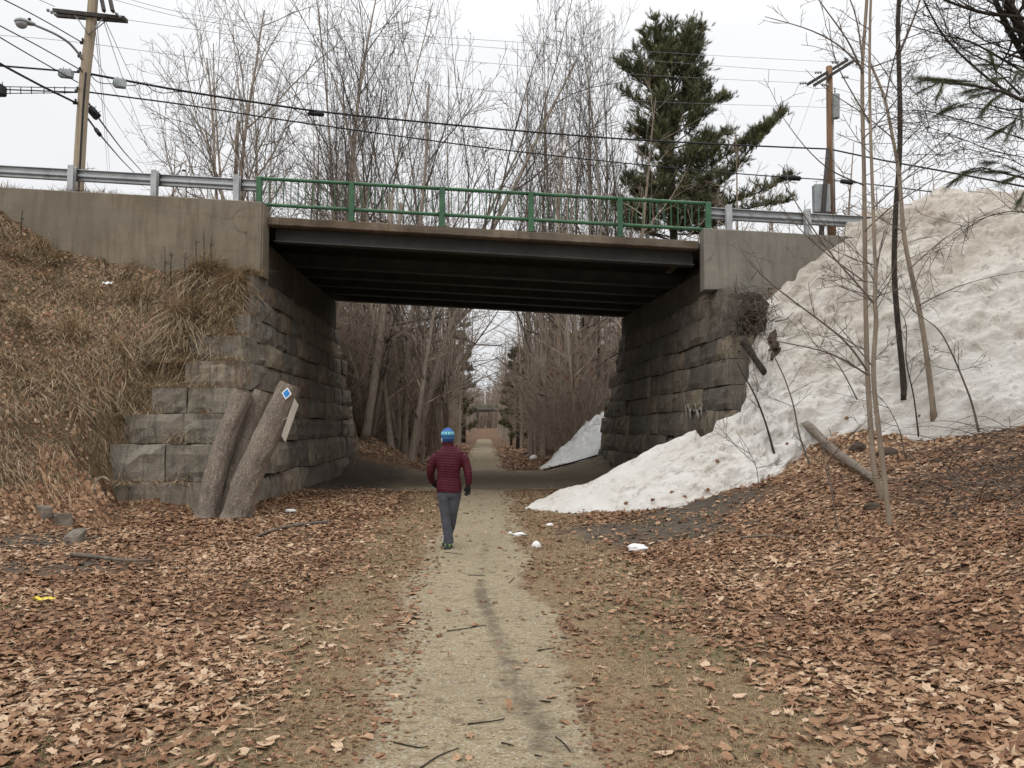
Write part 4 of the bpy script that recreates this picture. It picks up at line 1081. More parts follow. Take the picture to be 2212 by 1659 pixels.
# ------------------------------------------------------------------ trees
def grow(rng, start, d, L, r, lev, maxlev, out, o):
    """one limb and all it carries. out: list of (pts, rad, level)"""
    n = max(3, int(3 + L / o['seg'])) if lev < maxlev else 4
    pts = [np.array(start, float)]; d = np.array(d, float); d /= np.linalg.norm(d)
    st = L / (n - 1)
    for i in range(n - 1):
        d = d + rng.normal(0, o['wob'][min(lev, len(o['wob']) - 1)], 3) + np.array([0, 0, o['up'][min(lev, len(o['up']) - 1)]])
        d /= np.linalg.norm(d)
        pts.append(pts[-1] + d * st)
    pts = np.array(pts)
    rt = max(o['rmin'], r * (0.30 if lev else o.get('tip', 0.25)))
    rad = r + (rt - r) * np.linspace(0, 1, n) ** 0.9
    out.append((pts, rad, lev))
    if lev >= maxlev: return
    nc = o['kids'][min(lev, len(o['kids']) - 1)]
    nc = int(max(1, round(nc * L / o['ref'][min(lev, len(o['ref']) - 1)] * rng.uniform(0.8, 1.2))))
    f0 = o['from'][min(lev, len(o['from']) - 1)]
    ph = rng.uniform(0, 6.28)
    for c in range(nc):
        f = f0 + (1 - f0) * ((c + rng.uniform(0.1, 0.9)) / nc)
        q = f * (n - 1); i = min(int(q), n - 2); w = q - i
        p = pts[i] * (1 - w) + pts[i + 1] * w
        t = pts[i + 1] - pts[i]; t /= np.linalg.norm(t)
        ph += 2.4 + rng.normal(0, 0.5)
        a = np.cross(t, [0.31, 0.57, 0.2]); a /= np.linalg.norm(a); b = np.cross(t, a)
        ang = math.radians(o['ang'][min(lev, len(o['ang']) - 1)]) * rng.uniform(0.7, 1.25)
        dd = t * math.cos(ang) + (a * math.cos(ph) + b * math.sin(ph)) * math.sin(ang)
        rr = (r + (rt - r) * f)
        LL = L * o['len'][min(lev, len(o['len']) - 1)] * rng.uniform(0.65, 1.2) * (1.12 - 0.55 * f)
        grow(rng, p, dd, LL, max(o['rmin'], rr * o['rat'][min(lev, len(o['rat']) - 1)]), lev + 1, maxlev, out, o)

def tree_meshes(name, seed, H, r0, o, maxlev=4, stems=1, spread=0.2, trunk_lev=1, bark='bark', twig='twig'):
    rng = np.random.default_rng(seed); out = []
    for k in range(stems):
        a = 6.28 * k / stems + rng.uniform(-0.5, 0.5)
        s = spread * rng.uniform(0.6, 1.3) if stems > 1 else spread
        d = np.array([math.cos(a) * s, math.sin(a) * s, 1.0])
        st = np.array([math.cos(a) * r0 * 0.7 * (stems > 1), math.sin(a) * r0 * 0.7 * (stems > 1), -0.4])
        grow(rng, st, d, (H + 0.4) * (1 if k == 0 else rng.uniform(0.7, 1.0)), r0 * (1 if k == 0 else rng.uniform(0.6, 0.95)), 0, maxlev, out, o)
    tr, cr = MB(), MB()
    for pts, rad, lev in out:
        if lev < trunk_lev:
            if lev == 0:
                rad = rad.copy(); rad[0] *= 1.5
                if len(rad) > 4: rad[1] *= 1.06
            tr.tube(pts, rad, 8 if lev == 0 else 6, cap=False, a=rng.random())
        else:
            cr.tube(pts, rad, 5 if lev == 1 else (4 if lev == 2 else 3), cap=False, a=rng.random())
    return tr.mesh(name + '_trunk', MT[bark]), cr.mesh(name + '_crown', MT[twig]), out

def put_tree(meshes, name, label, cat, loc, s=1.0, rz=0.0, tilt=(0, 0), group=None, sz=None):
    t = thing(name, label, cat, loc, rz, group)
    t.rotation_euler = (tilt[0], tilt[1], rz); t.scale = (s, s, sz or s)
    for nm, me in zip(('trunk', 'crown'), meshes[:2]):
        c = bpy.data.objects.new(nm, me); COL.objects.link(c); c.parent = t
    return t

OAK = dict(seg=1.3, wob=[0.05, 0.11, 0.13, 0.15, 0.2], up=[0.03, 0.08, 0.08, 0.06, 0.04], rmin=0.0075, kids=[11, 7, 5, 5], ref=[15, 7, 3.4, 1.7], ang=[46, 44, 42, 40],
           len=[0.55, 0.5, 0.5, 0.5], rat=[0.54, 0.55, 0.55, 0.6], tip=0.22)
OAK['from'] = [0.25, 0.2, 0.15, 0.1]
VASE = dict(OAK, wob=[0.05, 0.08, 0.11, 0.13, 0.18], ang=[30, 32, 36, 38], up=[0.0, 0.06, 0.06, 0.05, 0.04], kids=[8, 6, 5, 4])
VASE['from'] = [0.16, 0.2, 0.15, 0.1]
SLIM = dict(OAK, wob=[0.025, 0.07, 0.1, 0.13], ang=[34, 36, 38, 38], len=[0.30, 0.45, 0.5, 0.5], kids=[17, 7, 5, 4], ref=[14, 4, 1.9, 1.0], rat=[0.42, 0.55, 0.6, 0.6], tip=0.12, up=[0.02, 0.10, 0.07, 0.05])
SLIM['from'] = [0.30, 0.15, 0.15, 0.1]
WOOD = dict(SLIM, kids=[15, 6, 5, 3], len=[0.30, 0.48, 0.5, 0.5], ang=[58, 48, 44, 40], up=[0.02, 0.04, 0.03, 0.02])
WOOD['from'] = [0.16, 0.12, 0.1, 0.1]
BUSH = dict(OAK, seg=0.6, wob=[0.10, 0.13, 0.16, 0.2], ang=[36, 38, 40, 40], len=[0.5, 0.5, 0.5, 0.5], kids=[9, 6, 4], ref=[3.5, 1.6, 0.8], rat=[0.6, 0.6, 0.6], rmin=0.006, tip=0.3, up=[0.01, 0.03, 0.02, 0.0])
BUSH['from'] = [0.1, 0.1, 0.1]

def gz(x, y): return float(G(x, y))

def build_trees():
    rng = np.random.default_rng(11)
    PR = {}
    PR['oak0'] = tree_meshes('broad_tree', 3, 16, 0.21, OAK, 4, 3, 0.18, 2, 'bark_wood')
    PR['oak1'] = tree_meshes('broad_tree', 8, 16, 0.17, OAK, 4, 2, 0.14, 2, 'bark_wood')
    PR['vase0'] = tree_meshes('vase_tree', 21, 17, 0.14, VASE, 4, 5, 0.34, 1, 'bark_wood')
    PR['vase1'] = tree_meshes('vase_tree', 25, 17, 0.13, VASE, 4, 4, 0.20, 1, 'bark_wood')
    for i in range(4): PR['slim%d' % i] = tree_meshes('slender_tree', 40 + i, 15, 0.13, SLIM, 3, 1 if i % 2 else 2, 0.08, 1, 'bark_wood')
    for i in range(6): PR['wood%d' % i] = tree_meshes('woodland_tree', 60 + i, 15, 0.17, WOOD, 3, 1, 0.03, 1, 'bark_wood' if i % 3 else 'bark_pale', 'twig_wood')
    TALL = dict(WOOD, len=[0.2, 0.45, 0.5, 0.5]); TALL['from'] = [0.42, 0.15, 0.1, 0.1]
    for i in range(3): PR['tall%d' % i] = tree_meshes('woodland_tree', 70 + i, 15, 0.17, TALL, 3, 1, 0.03, 1, 'bark_wood', 'twig_wood')
    for i in range(4): PR['bush%d' % i] = tree_meshes('thicket_shrub', 80 + i, 3.6, 0.028, BUSH, 3, 6, 0.5, 1, 'twig_wood', 'twig_wood')
    # --- named trees seen above the deck: (picture x of the trunk, distance, kind, top y, lean, label)
    def place(px, d, kind, topy, label, lean=0.0, rz=0.0, H0=16, name='bare_tree', cat='tree', group='bare trees standing behind the bridge', sx=None):
        x = P(px, 430, d)[0]; zb = gz(x, d); zt = P(px, topy, d)[2]
        s = (zt - zb) / H0
        return put_tree(PR[kind], name, label, cat, (x, d, zb), sx or s, rz, (0, lean), group, sz=s)
    place(487, 35, 'oak0', -40, 'thick dark bare tree with many forks, nearest the left utility pole', 0.02, 0.4, 17, sx=0.72)
    place(556, 39, 'oak1', 40, 'broad bare tree just right of the thickest forked one', -0.02, 2.0, 17, sx=0.7)
    place(716, 36.5, 'slim1', -150, 'tall pale single trunk tree leaning right above the green railing', 0.13, 1.0, 15, sx=1.6)
    place(770, 39.5, 'vase1', -30, 'bare vase shaped tree behind the tall leaning trunk', 0.0, 4.0, 17, sx=0.75)
    place(880, 37.5, 'vase0', -40, 'widest spreading multi stemmed bare tree, its limbs arching right over the middle of the bridge', 0.05, 0.0, 17)
    place(965, 41, 'vase1', 100, 'bare tree with rising limbs right of the widest spreading one', 0.09, 2.2, 17, sx=0.8)
    for i, (px, ty, d) in enumerate(((1152, 150, 42), (1187, 95, 40), (1222, 140, 43), (1258, 75, 41), (1290, 120, 44), (1322, 110, 40), (1345, 170, 45), (1170, 120, 46), (1208, 60, 44), (1310, 70, 45))):
        place(px, d, 'slim%d' % (i % 4), ty, 'slender upright bare tree in the loose row between the spreading tree and the pine', rng.normal(0, 0.03), rng.uniform(0, 6), 15, sx=1.0, group='slender trees left of the pine', name='slender_tree')
    for i in range(3):
        px = rng.uniform(590, 925); d = rng.uniform(33.5, 42)
        place(px, d, 'slim%d' % (i % 4), rng.uniform(190, 330), 'thin leafless sapling in the crowded stems just above the green railing', rng.normal(0, 0.08), rng.uniform(0, 6), 15, sx=0.55, group='crowded saplings above the railing', name='sapling')
    for i, (px, d, s) in enumerate(((600, 33, 1.3), (640, 34, 1.2), (560, 34, 1.0), (780, 34, 1.0), (980, 34, 1.0), (1580, 36, 1.2), (1630, 38, 1.0))):
        x = P(px, 430, d)[0]
        put_tree(PR['bush%d' % (i % 4)], 'thicket_shrub', 'bushy brown leafless shrub growing on the bank top behind the railing', 'shrub', (x, d, max(gz(x, d), 4.2)), s * 1.15, i * 1.3, (0, 0), 'shrubs behind the bridge')
    # --- the woods lining the trail beyond
    n = 0
    spots = []
    for side in (-1, 1):
        k = 0; tries = 0
        cnt = 118 if side < 0 else 112
        while k < cnt and tries < 9000:
            tries += 1
            y = 34 + 120 * rng.random() ** 1.5
            off = (2.9 - 0.006 * (y - 34) + 10 * rng.random() ** 1.5)
            x = float(pathc(y)) + side * off
            if any((x - a) ** 2 + (y - b) ** 2 < (0.9 + 0.008 * y) ** 2 for a, b in spots): continue
            spots.append((x, y)); k += 1
            near = y < 62
            H = rng.uniform(9, 15.5) * (1.0 if y < 80 else 0.95)
            if y < 60 and off < 9: H = min(H, (11.5 - gz(x, y)) if False else H)
            lab = 'leafless tree in the woods on the %s bank beyond the bridge, %s' % ('left' if side < 0 else 'right', 'nearest it' if near else ('farther back' if y < 100 else 'deepest in'))
            put_tree(PR['tall%d' % (n % 3) if (y > 58 and off < 5.5) else 'wood%d' % (n % 6)], 'woodland_tree', lab, 'tree', (x, y, gz(x, y)), rng.uniform(0.5, 0.95) if near else rng.uniform(0.7, 1.1), rng.uniform(0, 6.28), (rng.normal(0, 0.05), rng.normal(0, 0.05) - side * 0.05), 'woods on the %s of the trail' % ('left' if side < 0 else 'right'), sz=H / 15)
            n += 1
    # distinct trunks seen under the deck
    def trunk_line(pl, d, r0, r1, label, name='bare_tree', kids=10, seed=0, bark='bark_wood', klen=2.2):
        pts = np.array([P(x, y, d + dd) for x, y, dd in pl]); pts[0, 2] = gz(pts[0, 0], pts[0, 1]) - 0.1
        s = np.linspace(0, len(pl) - 1, 14); pts = np.stack([np.interp(s, range(len(pl)), pts[:, k]) for k in range(3)], -1)
        r = np.random.default_rng(seed); rad = np.linspace(r0, r1, 14); rad[0] *= 1.35
        t = thing(name, label, 'tree', (0, 0, 0), 0, 'bare trees framed by the bridge opening')
        mb = MB(); mb.tube(pts, rad, 9, ridge=0.12, seed=seed); mb.build('trunk', MT[bark], t)
        out = []
        o = dict(WOOD)
        for k in range(kids):
            f = r.uniform(0.3, 1.0) * 13; i = min(int(f), 12)
            a = r.uniform(0, 6.28)
            grow(r, pts[i], [math.cos(a), math.sin(a) * 0.6, r.uniform(0.0, 0.7)], klen * r.uniform(0.6, 1.5), max(0.02, rad[i] * 0.4), 1, 3, out, o)
        cr = MB()
        for p_, r_, l_ in out: cr.tube(p_, r_, 4 if l_ < 2 else 3, cap=False, a=r.random())
        cr.build('crown', MT['twig'], t)
    trunk_line([(788, 968, 0), (800, 880, 0), (818, 760, 0.5), (832, 640, 1), (845, 420, 1.5)], 34.5, 0.215, 0.13, 'thickest leaning trunk just past the left abutment, a paler stem forking beside it', seed=1)
    trunk_line([(800, 962, 0), (815, 880, 0), (832, 780, 0), (850, 650, 0.5), (866, 440, 1)], 35.2, 0.15, 0.08, 'slim trunk leaning parallel beside the thickest trunk past the left abutment', seed=2, bark='bark_pale')
    trunk_line([(752, 900, 0), (762, 760, 0), (772, 640, 0), (790, 400, 0)], 38, 0.22, 0.14, 'straight grey trunk close to the left abutment edge', seed=3)
    trunk_line([(1187, 960, 0), (1176, 860, 0), (1172, 760, 0), (1170, 640, 0)], 40, 0.20, 0.12, 'grey trunk right of the trail with its base above the small snow heap', seed=4)
    trunk_line([(1212, 955, 0), (1208, 850, 0), (1206, 740, 0), (1204, 640, 0)], 38, 0.17, 0.11, 'pale trunk rising directly behind the small grey snow heap', seed=5, bark='bark_pale')
    trunk_line([(1268, 930, 0), (1266, 820, 0), (1262, 720, 0), (1255, 600, 0)], 39, 0.21, 0.14, 'pale straight trunk nearest the right abutment edge', seed=6, bark='bark_pale')
    trunk_line([(1296, 900, 0), (1292, 800, 0), (1290, 640, 0)], 44, 0.16, 0.1, 'dark trunk half hidden by the right abutment edge', seed=7, bark='bark_dark')
    trunk_line([(905, 935, 0), (902, 840, 0), (905, 720, 0), (900, 600, 0)], 50, 0.18, 0.1, 'trunk on the left bank straight above the walker left shoulder', seed=8)
    # long branch that crosses the gap of sky
    t = thing('fallen_branch', 'dark bare branch reaching across the strip of sky above the trail', 'branch', (0, 0, 0))
    pts = np.array([P(x, y, 46) for x, y in ((820, 738), (880, 752), (930, 742), (985, 728), (1030, 745), (1078, 746))])
    mb = MB(); mb.tube(pts, np.linspace(0.09, 0.03, 6), 6); r = np.random.default_rng(4); out = []
    for i in range(14): grow(r, pts[r.integers(1, 6)], [r.normal(), 0.3 * r.normal(), r.normal() * 0.7], 1.5, 0.018, 2, 3, out, WOOD)
    mb.build('limb', MT['bark_dark'], t); mb = MB()
    for p_, r_, l_ in out: mb.tube(p_, r_, 3, cap=False)
    mb.build('twigs', MT['twig'], t)
    # shrubs along both banks
    for i in range(120):
        side = -1 if i % 2 else 1
        y = 33.5 + 75 * rng.random() ** 1.3; x = float(pathc(y)) + side * (2.7 + 0.035 * min(y - 34, 40) + 6.0 * rng.random())
        put_tree(PR['bush%d' % (i % 4)], 'thicket_shrub', 'tangled leafless brown shrub in the understorey along the %s bank beyond the bridge' % ('left' if side < 0 else 'right'), 'shrub', (x, y, gz(x, y) - 0.1), rng.uniform(0.7, 1.6), rng.uniform(0, 6), (0, 0), 'understorey shrubs beyond the bridge')
    # far-off wood as one mass
    mb = MB(); r = np.random.default_rng(77)
    for i in range(1900):
        side = -1 if i % 2 else 1
        y = r.uniform(45, 270) if i < 1500 else r.uniform(223, 300)
        if y < 150: x = float(pathc(y)) + side * r.uniform(13, 40)
        elif y < 222: x = float(pathc(y)) + side * r.uniform(5.2, 30)
        else: x = float(pathc(y)) + r.uniform(-26, 22)
        z = gz(x, y); H = r.uniform(8, 14.5)
        p0 = np.array([x, y, z - 0.3]); tl = r.normal(0, 0.05, 2)
        mb.tube([p0, p0 + [tl[0] * H * .5, tl[1] * H * .5, H * 0.5], p0 + [tl[0] * H, tl[1] * H, H]], [0.15, 0.1, 0.02], 4, cap=False, a=r.random())
        for k in range(26):
            f = r.uniform(0.03, 0.98); q = p0 + np.array([tl[0], tl[1], 1]) * H * f
            a = r.uniform(0, 6.28); L = r.uniform(0.9, 2.6) * (1.1 - 0.5 * f)
            e = q + np.array([math.cos(a) * L, math.sin(a) * L, L * r.uniform(0.1, 0.9)])
            mid = (q + e) / 2 + r.normal(0, 0.12, 3)
            mb.tube([q, mid, e], [0.034, 0.024, 0.012], 3, cap=False, a=r.random())
            for h in range(2):
                e2 = mid + r.normal(0, 0.6, 3) + [0, 0, 0.3]; mb.tube([mid, e2], [0.02, 0.01], 3, cap=False, a=r.random())
    tag(mb.build('far_woods', MT['twig_wood']), 'brown grey mass of bare woodland far beyond the trail banks', 'woods', kind='stuff')
    # leaves still hanging on a young beech and oak
    for (cx, cy, d, n_, m, lab, sx, sz) in ((1235, 800, 36, 150, 'leaf_orange', 'young tree with rusty orange leaves still clinging, right under the deck', 1.1, 1.7),
                                       (1205, 735, 41, 110, 'leaf_orange', 'sapling with scattered orange leaves behind the pale trunks', 1.3, 1.2),
                                       (735, 668, 36, 40, 'leaf_orange', 'sapling with a few orange leaves at the top left corner of the opening', 0.6, 0.4),
                                       (1232, 840, 35, 40, 'leaf_pale', 'beech sapling holding pale papery leaves above the small snow heap', 0.6, 0.5)):
        c = P(cx, cy, d); base = np.array([c[0] + 0.3, c[1], gz(c[0] + 0.3, c[1])])
        t = thing('leafy_sapling', lab, 'tree', (0, 0, 0), 0, 'saplings still holding dead leaves')
        r = np.random.default_rng(int(cx)); out = []
        hh = c[2] - base[2] + sz
        grow(r, base, [-0.05, 0, 1], hh, 0.05, 0, 3, out, dict(SLIM, kids=[16, 5, 4], ang=[60, 45, 40]))
        tr, cr = MB(), MB()
        for p_, r_, l_ in out: (tr if l_ == 0 else cr).tube(p_, r_, 5 if l_ == 0 else 3, cap=False)
        tr.build('trunk', MT['bark_pale'], t); cr.build('crown', MT['twig'], t)
        ends = [p_[-1] for p_, r_, l_ in out if l_ >= 1 and abs(p_[-1][2] - c[2]) < sz * 1.2]
        lf = MB()
        for k in range(n_):
            e = ends[r.integers(len(ends))] + r.normal(0, 0.06, 3) if ends else c
            a = r.normal(0, 1, 3); a /= np.linalg.norm(a); b = np.cross(a, [0, 0.3, 1]); b /= np.linalg.norm(b)
            s = r.uniform(0.05, 0.085)
            lf.add([e, e + a * s * 0.6 + b * s * 0.5 - [0, 0, s * .5], e - [0, 0, s * 1.8], e - a * s * 0.5 - b * s * 0.4 - [0, 0, s * 0.6]], [[0, 1, 2, 3]], a=r.random())
        lf.build('leaves', MT[m], t, smooth=False)
    return PR
PR = build_trees()

# ------------------------------------------------------------------ pines
def tuft(mb, p, d, L, n, rng, w=0.006, spread=0.75, a=None):
    """a brush of needles round the shoot p -> p+d"""
    d = d / np.linalg.norm(d)
    u = np.cross(d, [0.3, 0.2, 0.9]); u /= np.linalg.norm(u); v = np.cross(d, u)
    an = rng.uniform(0, 6.28, n); sp = rng.uniform(0.25, 1.0, n) * spread
    dirs = d[None] * np.cos(sp)[:, None] + (u[None] * np.cos(an)[:, None] + v[None] * np.sin(an)[:, None]) * np.sin(sp)[:, None]
    b = p[None] + d[None] * rng.uniform(-0.5, 0.45, n)[:, None] * L
    tip = b + dirs * (L * rng.uniform(0.75, 1.1, n))[:, None]
    side = np.cross(dirs, rng.normal(0, 1, (n, 3))); side /= np.linalg.norm(side, axis=1)[:, None]
    V = np.stack([b - side * w, b + side * w, tip], 1).reshape(-1, 3)
    mb.add(V, None, np.arange(3 * n).reshape(-1, 3), a=(rng.random() if a is None else a))

def pine(px, d, topy, label, seed, base_py=None, H=None, shape=None, dens=1.0, w=0.013, group=None, zb=None, limbs=()):
    rng = np.random.default_rng(seed)
    x = P(px, 430, d)[0]; z0 = gz(x, d) if zb is None else zb; zt = P(px, topy, d)[2]
    t = thing('pine_tree', label, 'tree', (0, 0, 0), 0, group)
    H = zt - z0
    tp = np.array([[x, d, z0 - 0.3], [x + 0.05, d, z0 + H * 0.35], [x - 0.1, d, z0 + H * 0.7], [x + 0.1, d, zt - 0.2]])
    s = np.linspace(0, 3, 20); tp = np.stack([np.interp(s, range(4), tp[:, k]) for k in range(3)], -1)
    mb = MB(); mb.tube(tp, np.linspace(0.26, 0.03, 20) * (H / 14), 8); mb.build('trunk', MT['bark_dark'], t)
    br, nd = MB(), MB()
    for (f, ax_, L, up, n) in shape:
        # limb leaving the trunk at height share f, heading ax_ degrees round, length L
        q = f * 19; i = min(int(q), 18); p0 = tp[i] + (tp[i + 1] - tp[i]) * (q - i)
        a = math.radians(ax_); k = 9
        pts = [p0]
        dd = np.array([math.cos(a), math.sin(a), up])
        for j in range(k):
            dd = dd + np.array([0, 0, 0.085]) + rng.normal(0, 0.07, 3); dd /= np.linalg.norm(dd)
            pts.append(pts[-1] + dd * L / k)
        pts = np.array(pts)
        br.tube(pts, np.linspace(max(0.02, L * 0.016), 0.012, k + 1), 5, cap=False)
        for m in range(int(n * dens)):
            g = rng.uniform(0.22, 1.0) ** 0.75 * k; jj = min(int(g), k - 1); q0 = pts[jj] + (pts[jj + 1] - pts[jj]) * (g - jj)
            tdir = pts[jj + 1] - pts[jj]; tdir /= np.linalg.norm(tdir)
            sd = rng.normal(0, 1, 3) * [1, 1, 0.55] + tdir * 0.9 + [0, 0, 0.45]; sd /= np.linalg.norm(sd)
            L2 = rng.uniform(0.25, 0.95) * (1.15 - 0.55 * g / k) * min(1.0, L / 2.2)
            e = q0 + sd * L2
            br.tube([q0, e], [0.011, 0.006], 3, cap=False)
            for h in range(3):
                pp = q0 + sd * L2 * (0.45 + 0.28 * h) + rng.normal(0, 0.07, 3)
                tuft(nd, pp, sd + [0, 0, 0.5] + rng.normal(0, 0.35, 3), rng.uniform(0.17, 0.32), 22, rng, w * 0.72, 0.7)
    for pl, n in limbs:
        pts = np.array([P(x_, y_, d + rng.normal(0, 0.25)) for x_, y_ in pl]); q = np.linspace(0, len(pl) - 1, 14)
        pts = np.stack([np.interp(q, range(len(pl)), pts[:, k]) for k in range(3)], -1)
        L = np.linalg.norm(pts[-1] - pts[0]); br.tube(pts, np.linspace(0.02 + 0.009 * L, 0.014, 14), 5, cap=False)
        for m in range(n):
            g = rng.uniform(0.2, 1.0) ** 0.8 * 13; jj = min(int(g), 12); q0 = pts[jj] + (pts[jj + 1] - pts[jj]) * (g - jj)
            tdir = pts[jj + 1] - pts[jj]; tdir /= np.linalg.norm(tdir)
            sd = rng.normal(0, 0.8, 3) * [1, 1, 0.5] + tdir * 0.8 + [0, 0, 0.4]; sd /= np.linalg.norm(sd)
            L2 = rng.uniform(0.25, 0.8) * (1.2 - 0.5 * g / 13)
            br.tube([q0, q0 + sd * L2], [0.011, 0.006], 3, cap=False)
            for h in range(3): tuft(nd, q0 + sd * L2 * (0.45 + 0.28 * h) + rng.normal(0, 0.06, 3), sd + [0, 0, 0.6] + rng.normal(0, 0.35, 3), rng.uniform(0.17, 0.3), 22, rng, w * 0.72, 0.65)
    for m in range(16): tuft(nd, tp[-1] + rng.normal(0, 0.16, 3) - [0, 0, 0.2], np.array([0, 0, 1.0]) + rng.normal(0, 0.2, 3), 0.25, 22, rng, w, 0.5)
    br.build('branches', MT['bark_dark'], t); nd.build('crown', MT['needle'], t, smooth=False)
    return t

def build_pines():
    rng = np.random.default_rng(2)
    sh = []
    # main pine right of centre: irregular crown, two long limbs reaching right
    for i in range(34):
        f = 0.76 + 0.21 * rng.random(); sh.append((f, rng.uniform(0, 360), rng.uniform(1.9, 3.1) * (1.15 - 0.35 * max(0, f - 0.9) / 0.1), rng.uniform(0.4, 1.5), 38))
    for i in range(26):
        f = 0.62 + 0.17 * rng.random(); sh.append((f, rng.uniform(0, 360), rng.uniform(1.5, 2.7), rng.uniform(0.0, 0.6), 36))
    for i in range(34):
        f = 0.44 + 0.18 * rng.random(); sh.append((f, rng.uniform(0, 360), rng.uniform(2.0, 3.6), rng.uniform(-0.15, 0.35), 54))
    sh += [(0.84, 15, 2.9, 0.35, 50), (0.80, 180, 2.9, 0.3, 50), (0.85, 175, 2.6, 0.7, 50)]
    LB = [([(1462, 470), (1530, 425), (1595, 355), (1648, 288), (1690, 245)], 190), ([(1460, 410), (1530, 358), (1595, 318), (1652, 278)], 120), ([(1470, 478), (1560, 445), (1640, 415), (1700, 385)], 100), ([(1480, 485), (1570, 460), (1650, 443), (1708, 430)], 70),
          ([(1458, 262), (1510, 232), (1572, 212)], 80), ([(1450, 220), (1395, 185), (1355, 155), (1342, 135)], 60), ([(1458, 320), (1520, 300), (1575, 290)], 60), ([(1450, 330), (1400, 300), (1365, 285)], 60), ([(1450, 470), (1390, 450), (1335, 440)], 80)]
    pine(1455, 38, 118, 'tall dark green white pine with long limbs reaching right above the bridge end', 3, shape=sh, dens=0.9, limbs=LB)
    # evergreens down the trail
    def cone(n, L): return [(0.12 + 0.86 * rng.random() ** 0.8, rng.uniform(0, 360), 0, 0, 0) for _ in range(n)]
    for i, (px, d, ty, lab, L, nz) in enumerate(((1003, 92, 690, 'dark hemlock leaning over the left side of the trail before the far bridge', 1.7, 46), (985, 104, 640, 'taller dark evergreen behind the hemlock on the left far down the trail', 2.2, 40),
                                            (1118, 62, 742, 'young green pine on the right bank, tallest of the two', 1.6, 26), (1104, 74, 800, 'small green pine low on the right bank near the far bridge', 1.2, 20),
                                            (850, 46, 900, 'little dark evergreen low on the left bank behind the leaning trunks', 1.1, 14))):
        s2 = []
        for k in range(nz):
            f = 0.1 + 0.85 * rng.random(); s2.append((f, rng.uniform(0, 360), L * (1.1 - 0.8 * f), -0.1, 16))
        pine(px, d, ty, lab, 20 + i, shape=s2, w=0.02)
    # near pine boughs entering at the upper right, their trunk just out of frame
    t = thing('pine_tree', 'near pine at the right edge whose long needled boughs hang into the picture', 'tree', (0, 0, 0))
    r = np.random.default_rng(9)
    tx, ty = 6.9, 8.6
    mb = MB(); mb.tube([[tx, ty, gz(tx, ty) - 0.2], [tx + 0.1, ty, 4], [tx, ty, 9]], [0.16, 0.14, 0.09], 10); mb.build('trunk', MT['bark_dark'], t)
    br, nd = MB(), MB()
    def bough(pl, d, r0, clusters, NL=0.125):
        pts = np.array([P(x, y, d) for x, y in pl])
        br.tube(pts, np.linspace(r0, r0 * 0.35, len(pts)), 6, cap=False)
        for (cx, cy, dx, dy, n) in clusters:
            p = P(cx, cy, d + r.normal(0, 0.12)); q = P(cx + dx, cy + dy, d + r.normal(0, 0.1))
            v = q - p
            br.tube([p - v * 0.4, p, q], [0.006, 0.005, 0.004], 4, cap=False)
            for k in range(n):
                f = k / max(1, n - 1)
                tuft(nd, p + v * f, v + np.array([0, 0, -0.05]), NL, 46, r, 0.0016, 0.62, a=r.random() * 0.55)
    D = 7.6
    root = P(2290, 240, D); 
    br.tube([[tx, ty, root[2] + 0.15], root, P(2205, 215, D)], [0.035, 0.028, 0.022], 6)
    bough([(2205, 215), (2165, 198), (2110, 186), (2050, 180), (1998, 172)], D, 0.018, [(2085, 176, -55, -3, 7), (2052, 174, -66, -6, 8), (2028, 178, -45, 22, 5), (2036, 182, -12, 30, 4), (2130, 190, -40, 6, 5), (2150, 196, -50, 12, 6), (2075, 180, 30, 2, 4), (1998, 170, -18, 8, 4)])
    bough([(2205, 205), (2180, 180), (2160, 160), (2140, 145)], D + 0.3, 0.014, [(2150, 152, -8, -30, 5), (2170, 168, -30, 3, 5), (2185, 180, 16, -28, 5), (2160, 140, -48, 0, 6), (2200, 172, 20, -22, 6), (2186, 190, -36, 22, 6)])
    bough([(2210, 235), (2180, 238), (2140, 228), (2100, 224)], D + 0.15, 0.012, [(2085, 226, -42, 12, 6), (2060, 228, -28, 14, 4), (2140, 222, -16, 16, 4), (2195, 255, -20, 40, 6), (2205, 240, 4, 34, 5), (2180, 270, -38, 22, 6)])
    root = P(2280, 395, D)
    br.tube([[tx, ty, root[2] + 0.1], root, P(2212, 385, D)], [0.03, 0.024, 0.018], 6)
    bough([(2215, 385), (2160, 372), (2120, 362), (2075, 372)], D, 0.013, [(2125, 366, -44, 8, 7), (2090, 372, -34, 22, 6), (2150, 352, -24, -2, 5), (2170, 372, -38, -2, 6), (2200, 380, -34, 12, 6), (2205, 372, -30, -14, 5), (2212, 418, -14, 22, 5)])
    for k in range(40):    # boughs on the other sides of the trunk, out of the picture
        a = r.uniform(-1.2, 1.2); z = r.uniform(4.2, 8.5); p0 = np.array([tx, ty, z]); v = np.array([math.cos(a), math.sin(a), 0.1]) * r.uniform(0.6, 1.6)
        br.tube([p0, p0 + v], [0.02, 0.008], 5, cap=False)
        for h in range(4): tuft(nd, p0 + v * (0.4 + 0.2 * h), v + r.normal(0, 0.4, 3), 0.125, 40, r, 0.0016, 0.7)
    br.build('branches', MT['bark_dark'], t); nd.build('needles', MT['needle'], t, smooth=False)
build_pines()

# ------------------------------------------------------------------ saplings and trunks in front of the snow
def smooth_line(P3, n):
    s = np.linspace(0, len(P3) - 1, n); P3 = np.array(P3)
    pts = np.stack([np.interp(s, range(len(P3)), P3[:, k]) for k in range(3)], -1)
    for _ in range(3): pts[1:-1] = 0.25 * pts[:-2] + 0.5 * pts[1:-1] + 0.25 * pts[2:]
    return pts

